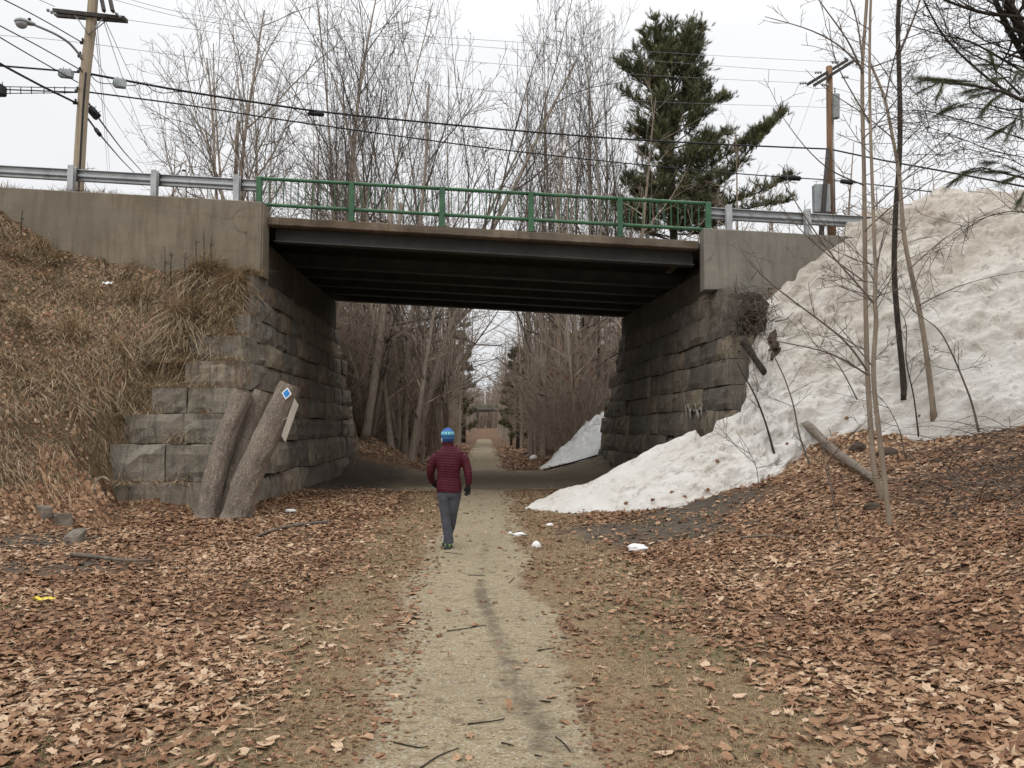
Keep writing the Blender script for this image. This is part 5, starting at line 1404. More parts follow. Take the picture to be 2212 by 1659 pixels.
def snow_hit(px, py, lo=11.0, hi=20.0):
    ob = bpy.data.objects['snow_pile']
    o = Vector((0, 0, CAMZ)); p = P(px, py, 10.0) - np.array([0, 0, CAMZ])
    ok, loc, nrm, i = ob.ray_cast(o, Vector(p).normalized())
    if ok and loc.y < hi: return np.array(loc)
    return hit(px, py)

FINE = dict(OAK, seg=0.35, wob=[0.04, 0.07, 0.1, 0.13], up=[0.02, 0.03, 0.03, 0.02], ang=[48, 46, 44, 42], rmin=0.0032, kids=[6, 5, 3], ref=[1.5, 0.9, 0.5], len=[0.5, 0.5, 0.5], rat=[0.55, 0.6, 0.65], tip=0.3)
FINE['from'] = [0.25, 0.15, 0.1]

def limb_tree(label, stems, limbs, seed, d0, cat='tree', name='sapling', bark='bark_pale', group=None, twigs=1.0, lev=3, fine=FINE, snow=False, splay=0.4, extra=True):
    """stems: list of (poly [(px,py)], r0, r1[, bark]); limbs: same, thinner. Twigs grow from both."""
    t = thing(name, label, cat, (0, 0, 0), 0, group); r = np.random.default_rng(seed); out = []
    rr0 = d0
    for k, st in enumerate(stems):
        pl, r0, r1 = st[:3]; bk = st[3] if len(st) > 3 else bark
        base = (snow_hit if snow else hit)(*pl[0]) if k == 0 or (len(st) > 4) else None
        d = base[1] if base is not None else rr0
        if k == 0: rr0 = d
        ln = [P(x, y, d + 0.05 * i) for i, (x, y) in enumerate(pl)]
        if base is not None: ln[0] = base - np.array([0, 0, 0.12])
        pts = smooth_line(ln, max(8, 4 * len(pl))); rad = np.linspace(r0, r1, len(pts))
        if base is not None: rad[0] *= 1.3
        mb = MB(); mb.tube(pts, rad, 9, ridge=0.15, seed=seed + k); mb.build('trunk', MT[bk], t)
        if extra:
            nn = int(len(pts) * 0.4 * twigs)
            for j in range(nn):
                i = r.integers(len(pts) // 3, len(pts)); a = r.uniform(0, 6.28)
                grow(r, pts[i], [math.cos(a), splay * math.sin(a), r.uniform(0.1, 0.9)], r.uniform(0.4, 1.1), 0.007, 1, lev, out, fine)
    for pl, r0, r1, dd in limbs:
        pts = smooth_line([P(x, y, rr0 + dd * i / len(pl)) for i, (x, y) in enumerate(pl)], max(6, 3 * len(pl)))
        rad = np.linspace(r0, r1, len(pts)); out.append((pts, rad, 1))
        L = np.linalg.norm(pts[-1] - pts[0])
        for j in range(int(3.4 * L * twigs)):
            i = r.integers(1, len(pts)); tdir = pts[i] - pts[i - 1]; tdir /= np.linalg.norm(tdir)
            sd = tdir * 0.9 + r.normal(0, 0.7, 3) * [1, 0.6, 1]
            grow(r, pts[i], sd, r.uniform(0.2, 0.6), max(0.004, rad[i] * 0.55), 2, lev, out, fine)
    cr = MB()
    for p_, r_, l_ in out: cr.tube(p_, r_, 5 if l_ < 2 else 3, cap=False, a=r.random())
    if cr.n: cr.build('crown', MT['twig'], t)
    return t, rr0

def build_near_saplings():
    limb_tree('pale double stemmed sapling nearest the trail, its two stems crossing in front of the snow', [([(1912, 1076), (1888, 1032), (1880, 916), (1873, 801), (1869, 615), (1867, 384), (1863, 250), (1862, 132), (1872, 20), (1878, -120)], 0.041, 0.022)],
              [([(1873, 801), (1830, 735), (1740, 670), (1660, 610), (1612, 560), (1596, 530)], 0.016, 0.006, 0.5), ([(1875, 810), (1800, 762), (1720, 745), (1640, 730)], 0.014, 0.005, -0.6),
               ([(1869, 610), (1800, 560), (1735, 505), (1690, 450)], 0.012, 0.005, 0.4), ([(1866, 400), (1790, 370), (1730, 310), (1675, 230)], 0.012, 0.004, -0.5), ([(1863, 150), (1820, 100), (1750, 62), (1652, 36)], 0.017, 0.005, 0.5),
               ([(1864, 160), (1835, 90), (1790, 30), (1740, -40)], 0.016, 0.006, -0.4), ([(1863, 130), (1855, 60), (1840, 0), (1800, -60)], 0.014, 0.006, 0.5), ([(1868, 500), (1930, 440), (2000, 400), (2090, 330)], 0.011, 0.004, -0.8), ([(1865, 300), (1920, 240), (1960, 180), (2010, 90)], 0.011, 0.004, 0.6)], 1, 11)
    limb_tree('slimmer sapling whose base stands in front of the double stemmed one on the leaves', [([(1924, 1136), (1908, 1010), (1896, 916), (1884, 800), (1894, 685), (1888, 655), (1893, 583), (1889, 549), (1884, 384), (1879, 265), (1878, 66), (1884, -60)], 0.034, 0.015)],
              [([(1888, 655), (1840, 600), (1790, 545), (1720, 440), (1690, 390)], 0.014, 0.005, 0.6), ([(1884, 790), (1850, 750), (1800, 690)], 0.010, 0.004, 0.3), ([(1879, 265), (1840, 200), (1800, 130), (1790, 40)], 0.010, 0.004, -0.4), ([(1886, 450), (1960, 380), (2030, 350)], 0.010, 0.004, 0.5), ([(1894, 583), (1905, 520), (1918, 480)], 0.008, 0.004, 0.2)], 2, 11)
    limb_tree('dark rough barked trunk standing in the snow behind the saplings', [([(1953, 852), (1950, 800), (1938, 690), (1931, 592), (1933, 500), (1936, 430), (1945, 331), (1943, 165), (1938, 56), (1946, -60)], 0.062, 0.046, 'bark_dark')],
              [([(1945, 110), (1966, 60), (1985, 10), (1998, -40)], 0.03, 0.012, 0.5), ([(1944, 320), (2000, 260), (2060, 225)], 0.012, 0.004, -0.5), ([(1941, 200), (1890, 120), (1850, 90)], 0.012, 0.004, 0.5), ([(1940, 90), (2020, 60), (2110, 10)], 0.012, 0.005, 0.5), ([(1941, 140), (2030, 120), (2130, 70)], 0.011, 0.004, 0.6), ([(1940, 400), (2010, 340), (2100, 290), (2160, 230)], 0.012, 0.004, 0.6)], 3, 15.8, snow=True, twigs=0.7, name='bare_tree')
    limb_tree('pale smooth trunk rising from the snow right beside the dark rough trunk', [([(2018, 896), (2005, 790), (1989, 680), (1968, 590), (1950, 500), (1945, 400), (1938, 345), (1925, 281), (1913, 215), (1895, 170), (1880, 138)], 0.056, 0.022)],
              [([(1913, 215), (1925, 150), (1945, 80), (1950, 10)], 0.018, 0.008, 0.5), ([(1966, 580), (2020, 530), (2090, 480), (2170, 445)], 0.014, 0.005, 0.6), ([(1985, 660), (2060, 620), (2150, 595), (2215, 585)], 0.013, 0.004, 0.8), ([(1942, 380), (2010, 330), (2090, 250), (2150, 200)], 0.014, 0.005, 0.4), ([(1950, 500), (1900, 470), (1830, 440)], 0.012, 0.004, -0.5), ([(1930, 300), (1860, 240), (1790, 200), (1740, 150)], 0.014, 0.005, -0.4), ([(1975, 620), (1990, 580), (2030, 520)], 0.010, 0.004, 0.3)], 4, 15.2, snow=True, twigs=0.8, name='bare_tree')
    # thin whips on the snow
    W = [('thin dark bent whip at the right, rising from the brush pile edge', [(2116, 928), (2100, 870), (2082, 824), (2060, 770), (2031, 713), (2000, 690), (1970, 670)], 0.022, 0.007),
         ('short dark stick leaning left on the lower snow near the abutment', [(1675, 978), (1655, 915), (1630, 850), (1600, 800), (1592, 780)], 0.026, 0.008),
         ('slim twin whip sapling beside the top end of the fallen log', [(1754, 1004), (1725, 940), (1716, 880), (1695, 815), (1668, 762), (1645, 700), (1630, 650)], 0.020, 0.006),
         ('forked whip in the snow just left of the pale smooth trunk', [(1985, 940), (1974, 850), (1955, 780), (1960, 700), (1940, 660)], 0.016, 0.005),
         ('low whip bent over the snow left of the double stemmed sapling', [(1856, 860), (1820, 800), (1790, 760), (1745, 735)], 0.015, 0.005),
         ('wispy seedling at the lower snow edge left of the log', [(1640, 1062), (1636, 1010), (1610, 960), (1590, 930)], 0.008, 0.003),
         ('wispy seedling among the leaves below the fallen log', [(1812, 1150), (1800, 1080), (1790, 1010), (1780, 960)], 0.009, 0.003),
         ('wispy seedling right of the log in front of the snow', [(1960, 1000), (1945, 930), (1920, 880), (1890, 845)], 0.009, 0.003)]
    for i, (lab, pl, r0, r1) in enumerate(W):
        limb_tree(lab, [(pl, r0, r1, 'bark_dark' if i % 2 else 'bark')], [], 30 + i, 15, snow=True, name='sapling', twigs=0.75 if i < 5 else 0.5, group='thin whips growing through the snow')
    # bare tree off to the right whose limbs cross the upper right corner
    tx, ty = 9.3, 11.6
    t = thing('bare_tree', 'bare tree at the right edge whose dark limbs and twigs cross the upper right corner', 'tree', (0, 0, 0)); r = np.random.default_rng(12)
    d = 11.2
    mb = MB()
    TR = lambda z: np.array([tx, ty, z])
    mb.tube([TR(gz(tx, ty) - 0.2), TR(3.5) + [-0.05, 0, 0], TR(6.5), TR(9.5) + [-0.4, 0, 0]], [0.22, 0.19, 0.15, 0.1], 10, ridge=0.15)
    mb.build('trunk', MT['bark_dark'], t)
    limbs = [([(2260, 200), (2210, 116), (2176, 60), (2149, 0), (2130, -50)], 0.055, 0.035), ([(2250, 150), (2205, 60), (2173, 0), (2160, -40)], 0.085, 0.06), ([(2270, 60), (2208, 36), (2134, 31), (2092, 19), (2039, 0), (1990, -25)], 0.035, 0.014),
             ([(2290, 210), (2212, 155), (2140, 113), (2092, 86), (2036, 77), (1950, 50)], 0.026, 0.007), ([(2290, 260), (2212, 220), (2146, 181), (2075, 119), (2033, 74), (1994, 0), (1980, -40)], 0.026, 0.009),
             ([(2092, 86), (2094, 40), (2100, -20)], 0.012, 0.008), ([(2068, 115), (2045, 60), (2020, 0)], 0.013, 0.006), ([(2280, 330), (2212, 300), (2130, 275), (2045, 250), (2000, 238), (1945, 240)], 0.016, 0.005),
             ([(2280, 280), (2200, 250), (2146, 236), (2080, 232)], 0.014, 0.005), ([(2290, 300), (2200, 250), (2100, 255), (2030, 262), (1950, 265)], 0.012, 0.004), ([(2280, 350), (2150, 330), (2080, 300), (2000, 272), (1940, 262)], 0.010, 0.004), ([(2290, 90), (2200, 85), (2120, 95), (2050, 110)], 0.014, 0.005), ([(2290, 420), (2200, 345), (2120, 330), (2080, 318), (2030, 340)], 0.010, 0.004),
             ([(2260, 480), (2200, 450), (2120, 470), (2080, 500), (2010, 555)], 0.012, 0.004), ([(2280, 120), (2190, 40), (2120, -10)], 0.02, 0.012)]
    out = []
    for pl, r0, r1 in limbs:
        ln = [P(x, y, d + 0.25 * r.normal()) for x, y in pl]
        ln = [TR(ln[0][2] - 0.5)] + ln
        pts = smooth_line(ln, 4 * len(pl)); rad = np.linspace(r0, r1, len(pts)); out.append((pts, rad, 1))
        L = np.linalg.norm(pts[-1] - pts[0])
        for j in range(int(7 * L)):
            i = r.integers(2, len(pts)); td = pts[i] - pts[i - 1]; td /= np.linalg.norm(td)
            grow(r, pts[i], td * 0.8 + r.normal(0, 0.75, 3) * [1, 0.7, 1], r.uniform(0.3, 0.95), max(0.004, rad[i] * 0.45), 1, 3, out, dict(FINE, kids=[5, 4, 3]))
    cr = MB()
    for p_, r_, l_ in out: cr.tube(p_, r_, 6 if r_[0] > 0.02 else 3, cap=False, a=r.random())
    cr.build('crown', MT['bark_dark'], t)
    # fallen log with a broken end
    a, b, c = snow_hit(1738, 930), snow_hit(1800, 992), hit(1884, 1040)
    e = hit(1918, 1078)
    pts = smooth_line([a + [0, -0.05, 0.16], b + [0, -0.05, 0.14], c + [0, 0, 0.08], e + [0, 0, 0.03]], 22)
    mb = MB(); mb.tube(pts, np.interp(np.linspace(0, 1, 22), [0, 0.06, 0.3, 1], [0.06, 0.095, 0.085, 0.035]), 14, ridge=0.55, seed=3)
    tag(mb.build('fallen_log', MT['log']), 'grey weathered log fallen down from the snow onto the leafy bank', 'log')
    # dark stump chunks at the snow edge
    for (px, py, s, lab) in ((1918, 975, 0.16, 'dark rotten stump chunk at the snow edge right of the two saplings'), (1855, 962, 0.13, 'dark clod of earth on the snow edge left of the two saplings'), (1885, 1090, 0.09, 'small black lump in the leaves between the sapling bases')):
        h = hit(px, py + 8); rr = np.random.default_rng(int(px)); o = lump_mesh(rr, s * 1.3, s, s * 0.9).build('rotten_stump', MT['debris'], smooth=False); o.location = h; tag(o, lab, 'stump')
build_near_saplings()

def build_brush():
    """root mass by the wall, brush heap on the right bank, weeds"""
    r = np.random.default_rng(8)
    t = thing('root_mass', 'torn tangle of roots, dead stems and soil on the stone ledge right of the opening', 'root mass', (0, 0, 0))
    c = P(1628, 690, 18.35)
    mb = MB(); base = lump_mesh(r, 0.36, 0.28, 0.6, 26, 16, 1.2); V = base.V[0]
    V = V + (fbm(V[:, 0] * 6 + 9, V[:, 2] * 6, 5, 4)[:, None] - 0.47) * 0.5 * (V / (np.linalg.norm(V, axis=1)[:, None] + 0.01))
    mb.add(V + c, base.Q[0], base.T[0] if base.T else None, a=0.2)
    mb.build('soil_clod', MT['debris'], t, smooth=False)
    st = MB()
    for k in range(190):
        p = c + r.normal(0, 1, 3) * [0.30, 0.18, 0.36] + [-0.1, -0.25, 0.0]
        d = np.array([r.normal(-0.35, 0.7), r.normal(-0.4, 0.4), r.normal(0.3, 0.8)]); d /= np.linalg.norm(d); L = r.uniform(0.2, 0.6)
        m = p + d * L * 0.5 + r.normal(0, 0.06, 3)
        st.tube([p, m, p + d * L + [0, 0, -0.08 * L]], [0.011, 0.009, 0.004], 4, cap=False, a=r.random())
    for k in range(14):
        p = P(1588 + r.uniform(-16, 10), 715, 17.9); st.tube([p, p + [r.normal(0, 0.04), 0, 0.35], p + [r.normal(0, 0.1), 0, r.uniform(0.5, 0.85)]], [0.009, 0.008, 0.004], 4, cap=False, a=0.9)
    st.build('dead_stems', MT['twig'], t)
    # slab-like log running down from it
    a, b = P(1606, 738, 17.9), P(1652, 806, 17.35)
    mb = MB(); mb.tube(smooth_line([a, (a + b) / 2 + [0, 0, 0.02], b], 10), np.linspace(0.13, 0.10, 10), 12, ridge=0.7, flat=0.5, seed=7)
    tag(mb.build('rotten_log', MT['bark_dark']), 'rotten bark covered log slanting from the root mass down to the snow', 'log')
    p = P(1624, 640, 18.6)
    mb = MB(); mb.tube([p + [0, 0, -0.5], p + [0.02, -0.05, -0.1], p], [0.15, 0.13, 0.12], 14, ridge=0.35)
    tag(mb.build('broken_stump', MT['cutwood']), 'pale broken stump with a split top beneath the right wing wall', 'stump')
    h = snow_hit(1672, 745); mb = lump_mesh(r, 0.15, 0.09, 0.30, 22, 14, 1.2); V = mb.V[0] + (fbm(mb.V[0][:, 0] * 9, mb.V[0][:, 2] * 9, 6, 3)[:, None] - 0.47) * 0.3
    m2 = MB(); m2.add(V, mb.Q[0], mb.T[0]); o = m2.build('bark_chunk', MT['debris'], smooth=False); o.location = h; tag(o, 'ragged dark bark chunk stuck in the snow beside the root mass', 'bark')
    # brush heap on the right
    t = thing('brush_heap', 'low heap of tangled dead brambles on the leafy bank at the right edge', 'brush heap', (0, 0, 0))
    st = MB()
    for k in range(210):
        h = hit(r.uniform(1985, 2330), r.uniform(925, 1120)); 
        L = r.uniform(0.4, 1.5); a = r.uniform(0, 6.28); up = abs(r.normal(0.15, 0.3))
        d = np.array([math.cos(a), math.sin(a), 0.0])
        p0 = h + [0, 0, 0.02]; m = p0 + d * L * 0.5 + [0, 0, up * L * 0.8]; e = p0 + d * L + r.normal(0, 0.06, 3); e[2] = max(gz(e[0], e[1]) + 0.02, e[2] + up * 0.2)
        st.tube(smooth_line([p0, m, e], 6), np.linspace(0.008, 0.003, 6), 3, cap=False, a=r.random())
    st.build('stems', MT['twig'], t)
    # stiff weeds standing against the left wall and on the wall tops
    for i, (px, py, ty) in enumerate(((357, 598, 540), (370, 600, 547), (398, 595, 548), (425, 600, 520), (440, 620, 500), (455, 610, 515), (320, 690, 650), (350, 770, 700), (315, 790, 745), (45, 480, 455), (415, 690, 620), (230, 590, 560))):
        h = P(px, py, 18.6) if py < 640 else hit(px, py)
        if py < 640: h[2] = gz(h[0], h[1])
        top = P(px + r.normal(2, 3), ty, h[1])
        t = thing('weed_stalk', 'stiff dead weed stalk standing in the dry grass against the long concrete wall', 'weed', (0, 0, 0), 0, 'dead weed stalks on the left slope')
        mb = MB(); mb.tube(smooth_line([h - [0, 0, 0.05], (h + top) / 2 + r.normal(0, 0.02, 3), top], 7), np.linspace(0.012, 0.006, 7), 5); mb.build('stem', MT['bark_dark'], t)
        mb = MB(); 
        for k in range(9):
            p = h + (top - h) * r.uniform(0.5, 1.0); mb.tube([p, p + [r.normal(0, 0.06), r.normal(0, 0.04), r.uniform(0.02, 0.1)]], [0.007, 0.004], 3, cap=False, a=0.3)
        mb.build('twigs', MT['bark_dark'], t)
build_brush()
# ------------------------------------------------------------------ utility poles and wires
def cable(name, label, pts_px, r, mat, sag=0.0, n=24, group='overhead cables', k=6):
    """pts_px: (px, py, d) supports along the cable"""
    A = np.array([P(*p) for p in pts_px]); s = np.linspace(0, len(A) - 1, n)
    pts = np.stack([np.interp(s, range(len(A)), A[:, c]) for c in range(3)], -1)
    if pts_px[-1][0] < -30 or pts_px[-1][0] > 2220: pts = np.vstack([pts, A[-1] + (A[-1] - A[-2]) / np.linalg.norm(A[-1] - A[-2]) * 22]); n += 1
    if len(A) > 2:
        for _ in range(3): pts[1:-1] = 0.25 * pts[:-2] + 0.5 * pts[1:-1] + 0.25 * pts[2:]
    if sag:
        u = np.linspace(-1, 1, n); pts[:, 2] -= sag * (1 - u ** 2)
    mb = MB(); mb.tube(pts, r, k)
    o = mb.build(name, MT[mat]); tag(o, label, 'cable', group); return o, pts

def splice(label, px0, py0, px1, py1, d, r, mat='black', shape='tube'):
    a, b = P(px0, py0, d), P(px1, py1, d)
    mb = MB(); v = (b - a)
    if shape == 'tube':
        mb.tube([a - v * 0.06, a, a + v * 0.02, b - v * 0.02, b, b + v * 0.06], [r * 0.3, r * 0.35, r, r, r * 0.35, r * 0.3], 12)
        for f in (0.3, 0.7): mb.tube([a + v * (f - 0.03), a + v * (f + 0.03)], r * 1.12, 12)
    else:
        c = (a + b) / 2; h = np.linalg.norm(v) / 2
        an = math.atan2(v[2], v[0]); ca, sa = math.cos(an), math.sin(an)
        R3 = [[ca, 0, -sa], [0, 1, 0], [sa, 0, ca]]
        m2 = MB(); m2.cbox(c - [h, r * 0.8, r], c + [h, r * 0.8, r], r * 0.25)
        for f in (-0.6, -0.2, 0.2, 0.6): m2.cbox(c + [h * f - 0.02, -r * 0.86, -r * 0.9], c + [h * f + 0.02, r * 0.86, r * 1.06], 0.008)
        V = (m2.V[0] - c) @ np.array(R3).T + c; mb.add(V, m2.Q[0], m2.T[0])
        for V2, Q2, T2 in zip(m2.V[1:], m2.Q[1:], m2.T[1:]): mb.add((V2 - c) @ np.array(R3).T + c, Q2 - Q2.min(), T2 - Q2.min())
        for f in (-0.5, 0.5): mb.tube([c + np.array(R3) @ [h * f, 0, r], c + np.array(R3) @ [h * f, 0, r * 1.7]], 0.012, 5)
    tag(mb.build('cable_box', MT[mat]), label, 'cable box', 'boxes hung on the overhead cables')

def insulator(mb, p, d, n=3, r=0.06):
    d = np.array(d, float); d /= np.linalg.norm(d)
    pts = []; rad = []
    for i in range(n):
        o = i * 0.11
        pts += [p + d * o, p + d * (o + 0.02), p + d * (o + 0.06), p + d * (o + 0.09)]; rad += [0.015, r, r * 0.85, 0.018]
    mb.tube(pts, rad, 10)

def build_poles():
    D = 23.0
    base = P(167, 372, D); base[2] = float(zwall(base[0])) - 0.3
    top = P(205, -60, D)
    t = thing('utility_pole', 'pale weathered utility pole leaning right at the left, with crossarms and a street light arm', 'utility pole', (0, 0, 0))
    pts = smooth_line([base, P(181, 180, D), P(197, 60, D), top], 16)
    mb = MB(); mb.tube(pts, np.linspace(0.165, 0.135, 16), 18, ridge=0.05); mb.build('shaft', MT['pole_pale'], t)
    mb = MB(); mb.tube([p + [0.10, -0.14, 0] for p in pts[:7]], 0.028, 8); mb.build('riser_conduit', MT['black'], t)
    for (a, b, yo) in (((115, 23), (270, 40), -0.2), ((122, 33), (275, 45), 0.2)):
        A, B = P(*a, D + yo), P(*b, D + yo)
        mb = MB(); c = (A + B) / 2; v = (B - A) / 2
        h = np.array([0, 0.05, 0]); w = np.array([0, 0, 0.058])
        mb.hexa([c - v - h - w, c + v - h - w, c - v + h - w, c + v + h - w, c - v - h + w, c + v - h + w, c - v + h + w, c + v + h + w])
        mb.build('crossarm', MT['pole_dark'], t, smooth=False)
        for q, e in ((0.72, 0.0), (-0.72, 0.0)):
            mb = MB(); p = c + v * q * 0.55; mb.tube([p - w, P(192, 75, D + yo * 0.8)], 0.018, 6); mb.build('brace', MT['galv'], t)
    mb = MB(); A = P(205, 5, D - 0.2); mb.cbox(P(216, -4, D) - [0, 0.6, 0.05], P(245, 24, D) + [0, 0.4, 0.0], 0.02)
    mb = MB(); a, b = P(214, -8, D + 0.3), P(243, 24, D - 0.5)
    for o_ in (0, 0.32):
        mb.tube([a + [o_ * 0.8 + 0.05, 0, 0.05], b + [o_ * 0.8 - 0.25, 0, -0.0]], 0.06, 4)
    mb.build('side_arm', MT['pole_dark'], t, smooth=False)
    for (px, py, dx, dz) in ((122, 34, -0.9, 0.45), (262, 40, -0.6, 0.45)):
        mb = MB(); insulator(mb, P(px, py - 2, D - 0.25), (dx, -0.2, dz), 3, 0.055); mb.build('insulator', MT['porcelain'], t)
    for (px, py) in ((186, 93), (181, 122), (180, 155), (175, 197), (171, 223)):
        mb = MB(); c = P(px, py, D); mb.tube([c - [0.16, 0.02, 0], c + [0.16, -0.02, 0]], 0.05, 8); mb.tube([c + [0, -0.19, -0.03], c + [0, -0.19, 0.05]], 0.03, 8); mb.build('bracket', MT['pole_dark'], t)
    arm = smooth_line([P(176, 128, D - 0.1), P(172, 118, D - 0.3), P(150, 92, D - 0.7), P(118, 72, D - 1.2), P(70, 52, D - 1.8)], 20)
    mb = MB(); mb.tube(arm, 0.035, 8); mb.build('lamp_arm', MT['galv'], t)
    # cobra head
    a, b = P(76, 54, D - 1.8), P(31, 44, D - 2.2); v = (b - a); L = np.linalg.norm(v); v /= L
    u = np.cross(v, [0, 0, 1]); u /= np.linalg.norm(u); w = np.cross(u, v)
    an = np.arange(16) * 2 * math.pi / 16; rings = []
    for f, rw, rh in ((0, 0.05, 0.05), (0.1, 0.09, 0.07), (0.35, 0.12, 0.085), (0.55, 0.17, 0.11), (0.8, 0.17, 0.10), (0.95, 0.10, 0.06), (1.0, 0.03, 0.02)):
        rings.append(a + v * L * f + np.cos(an)[:, None] * u * rw + np.where(np.sin(an) > 0, np.sin(an), np.sin(an) * 0.45)[:, None] * w * rh)
    mb = MB(); mb.loft(rings); hd = mb.build('lamp_head', MT['greybox'], t)
    mb = MB(); rings = []
    for k in range(7):
        ph = k / 6 * 1.5; rings.append(a + v * L * 0.68 - w * (0.04 + 0.14 * math.sin(ph)) + (np.cos(an)[:, None] * u + np.sin(an)[:, None] * v) * 0.155 * max(math.cos(ph), 0.06))
    mb.loft(rings); mb.build('lens', MT['porcelain'], hd)
    mb = MB(); c = a + v * L * 0.25 + w * 0.08; mb.tube([c, c + w * 0.07], 0.04, 10); mb.build('photocell', MT['black'], hd)
    # distant pole on the right
    D2 = 34.0
    b = P(1797, 500, D2); b[2] -= 0.6
    t = thing('utility_pole', 'reddish brown utility pole at the right with crossarms, transformer can and grey meter box', 'utility pole', (0, 0, 0))
    mb = MB(); mb.tube([b, P(1794, 330, D2), P(1791, 144, D2)], [0.17, 0.16, 0.135], 14, ridge=0.05); mb.build('shaft', MT['pole_red'], t)
    mb = MB(); mb.tube([P(1789, 322, D2 - 0.35), P(1781, 420, D2 - 0.8), P(1773, 520, D2 - 1.3)], [0.09, 0.1, 0.11], 10); mb.build('stub_brace', MT['pole_dark'], t)
    for (a, c) in (((1745, 182), (1830, 130)), ((1759, 184), (1842, 133))):
        A, B = P(*a, D2 - 0.9), P(*c, D2 + 0.9); v = (B - A); u = np.array([0, 0, 1.0]); w = np.cross(v, u); w /= np.linalg.norm(w)
        mb = MB(); w = w * 0.06; u = u * 0.07
        mb.hexa([A - w - u, B - w - u, A + w - u, B + w - u, A - w + u, B - w + u, A + w + u, B + w + u]); mb.build('crossarm', MT['pole_dark'], t, smooth=False)
    for (px, py, s) in ((1742, 179, -1), (1775, 156, -1), (1812, 134, -1), (1826, 128, 0), (1848, 139, 1), (1818, 166, 1), (1775, 183, 1)):
        mb = MB(); insulator(mb, P(px, py, D2 - 0.6), (s, 0, -0.05 if s else 1), 3 if s else 1, 0.07); mb.build('insulator', MT['porcelain'], t)
    c0, c1 = P(1806, 256, D2 - 0.35), P(1806, 205, D2 - 0.35)
    mb = MB(); r = 0.15; mb.tube([c0, c0 + [0, 0, 0.03], c1 - [0, 0, 0.03], c1, c1 + [0, 0, 0.04]], [r * 0.85, r, r, r * 1.05, r * 0.5], 20); tf = mb.build('transformer', MT['greybox'], t)
    mb = MB(); insulator(mb, c1 + [-0.05, 0, 0.02], (0, 0, 1), 3, 0.05); mb.build('bushing', MT['porcelain'], tf)
    mb = MB(); lo, hi = P(1761, 458, D2 - 0.55), P(1787, 402, D2 - 0.2); mb.cbox(np.minimum(lo, hi), np.maximum(lo, hi), 0.03); bx = mb.build('meter_box', MT['greybox'], t, smooth=False)
    mb = MB(); lo, hi = P(1764, 452, D2 - 0.565), P(1784, 408, D2 - 0.555); mb.cbox(np.minimum(lo, hi), np.maximum(lo, hi), 0.008); mb.build('door', MT['greybox'], bx, smooth=False)
    mb = MB(); mb.tube([P(1801, 470, D2 - 0.15), P(1800, 330, D2 - 0.15), P(1800, 250, D2 - 0.15)], 0.035, 8); mb.build('conduit', MT['galv'], t)
    # thin far pole among the trees
    D3 = 52
    t = thing('utility_pole', 'thin grey distant pole among the forked trees left of the green railing', 'utility pole', (0, 0, 0))
    mb = MB(); mb.tube([P(508, 400, D3), P(514, 262, D3)], [0.14, 0.12], 8); mb.tube([P(508, 470, D3), P(508, 400, D3)], 0.14, 8); mb.build('shaft', MT['bark_pale'], t)
    # ---------------- cables
    dl = lambda px: 23 + (px - 180) / 1610 * 11
    def run(pl): return [(x, y, max(12.0, dl(x))) for x, y in pl]
    cable('overhead_cable', 'thick upper communication cable crossing above the bridge from pole to pole', run([(180, 157), (400, 198), (690, 242), (1050, 277), (1350, 301), (1600, 314), (1792, 322)]), 0.034, 'black', n=40)
    cable('overhead_cable', 'thick lower cable crossing above the bridge between the two poles', run([(176, 197), (400, 226), (600, 258), (1050, 320), (1350, 353), (1600, 376), (1792, 389)]), 0.024, 'black', n=40)
    for i, (pl, lab) in enumerate((([(207, -22), (386, 29), (640, 62), (1097, 89), (1450, 115), (1745, 131), (1812, 134)], 'highest thin power wire crossing the sky behind the pine'),
                     ([(212, -10), (400, 42), (640, 72), (1097, 105), (1450, 135), (1735, 155), (1775, 156)], 'second highest thin power wire crossing the sky behind the pine'),
                     ([(268, 42), (640, 95), (1097, 141), (1450, 166), (1710, 178), (1742, 180)], 'third thin power wire from the left crossarm to the right pole'),
                     ([(186, 93), (386, 120), (700, 158), (1097, 201), (1450, 222), (1785, 232)], 'lowest thin neutral wire crossing the sky above the thick cables'))):
        cable('overhead_wire', lab, run(pl), 0.0075, 'wire', n=30, k=4)
    # leftward
    cable('overhead_cable', 'thick cable running level to the left edge from the left pole', [(180, 157, 23), (110, 151, 23), (0, 142, 23), (-200, 128, 23)], 0.03, 'black')
    cable('overhead_cable', 'heavy sagging cable climbing to the left edge just above the ladder cables', [(168, 224, 22.9), (90, 186, 21), (0, 138, 19), (-120, 60, 16)], 0.034, 'black')
    cable('overhead_cable', 'dark cable rising left from the middle of the left pole', [(168, 178, 22.9), (80, 128, 21), (0, 81, 19), (-120, 5, 17)], 0.018, 'black')
    cable('overhead_cable', 'dark cable rising left to below the street lamp with a hooked end', [(180, 157, 22.9), (172, 150, 22.7), (143, 133, 22.4), (70, 92, 21), (0, 56, 19), (-100, 0, 17)], 0.018, 'black')
    cable('overhead_cable', 'twisted cable rising left past the street lamp arm to the top edge', [(181, 92, 23), (172, 89, 22.8), (120, 58, 22), (60, 25, 21), (10, 0, 20), (-60, -36, 18)], 0.018, 'black')
    cable('overhead_wire', 'thin wire level to the left edge beneath the street lamp', [(186, 93, 23), (100, 84, 23), (0, 76, 23), (-200, 62, 23)], 0.0075, 'wire', k=4)
    cable('overhead_wire', 'thin wire rising left off the left end of the upper crossarm', [(118, 14, 22.8), (98, 5, 22.5), (85, 0, 22), (40, -26, 21)], 0.009, 'black', k=4)
    # ladder of spaced cables
    t = thing('spaced_cable', 'pair of lashed cables with ladder like spacers left of the left pole', 'cable', (0, 0, 0), 0, 'overhead cables')
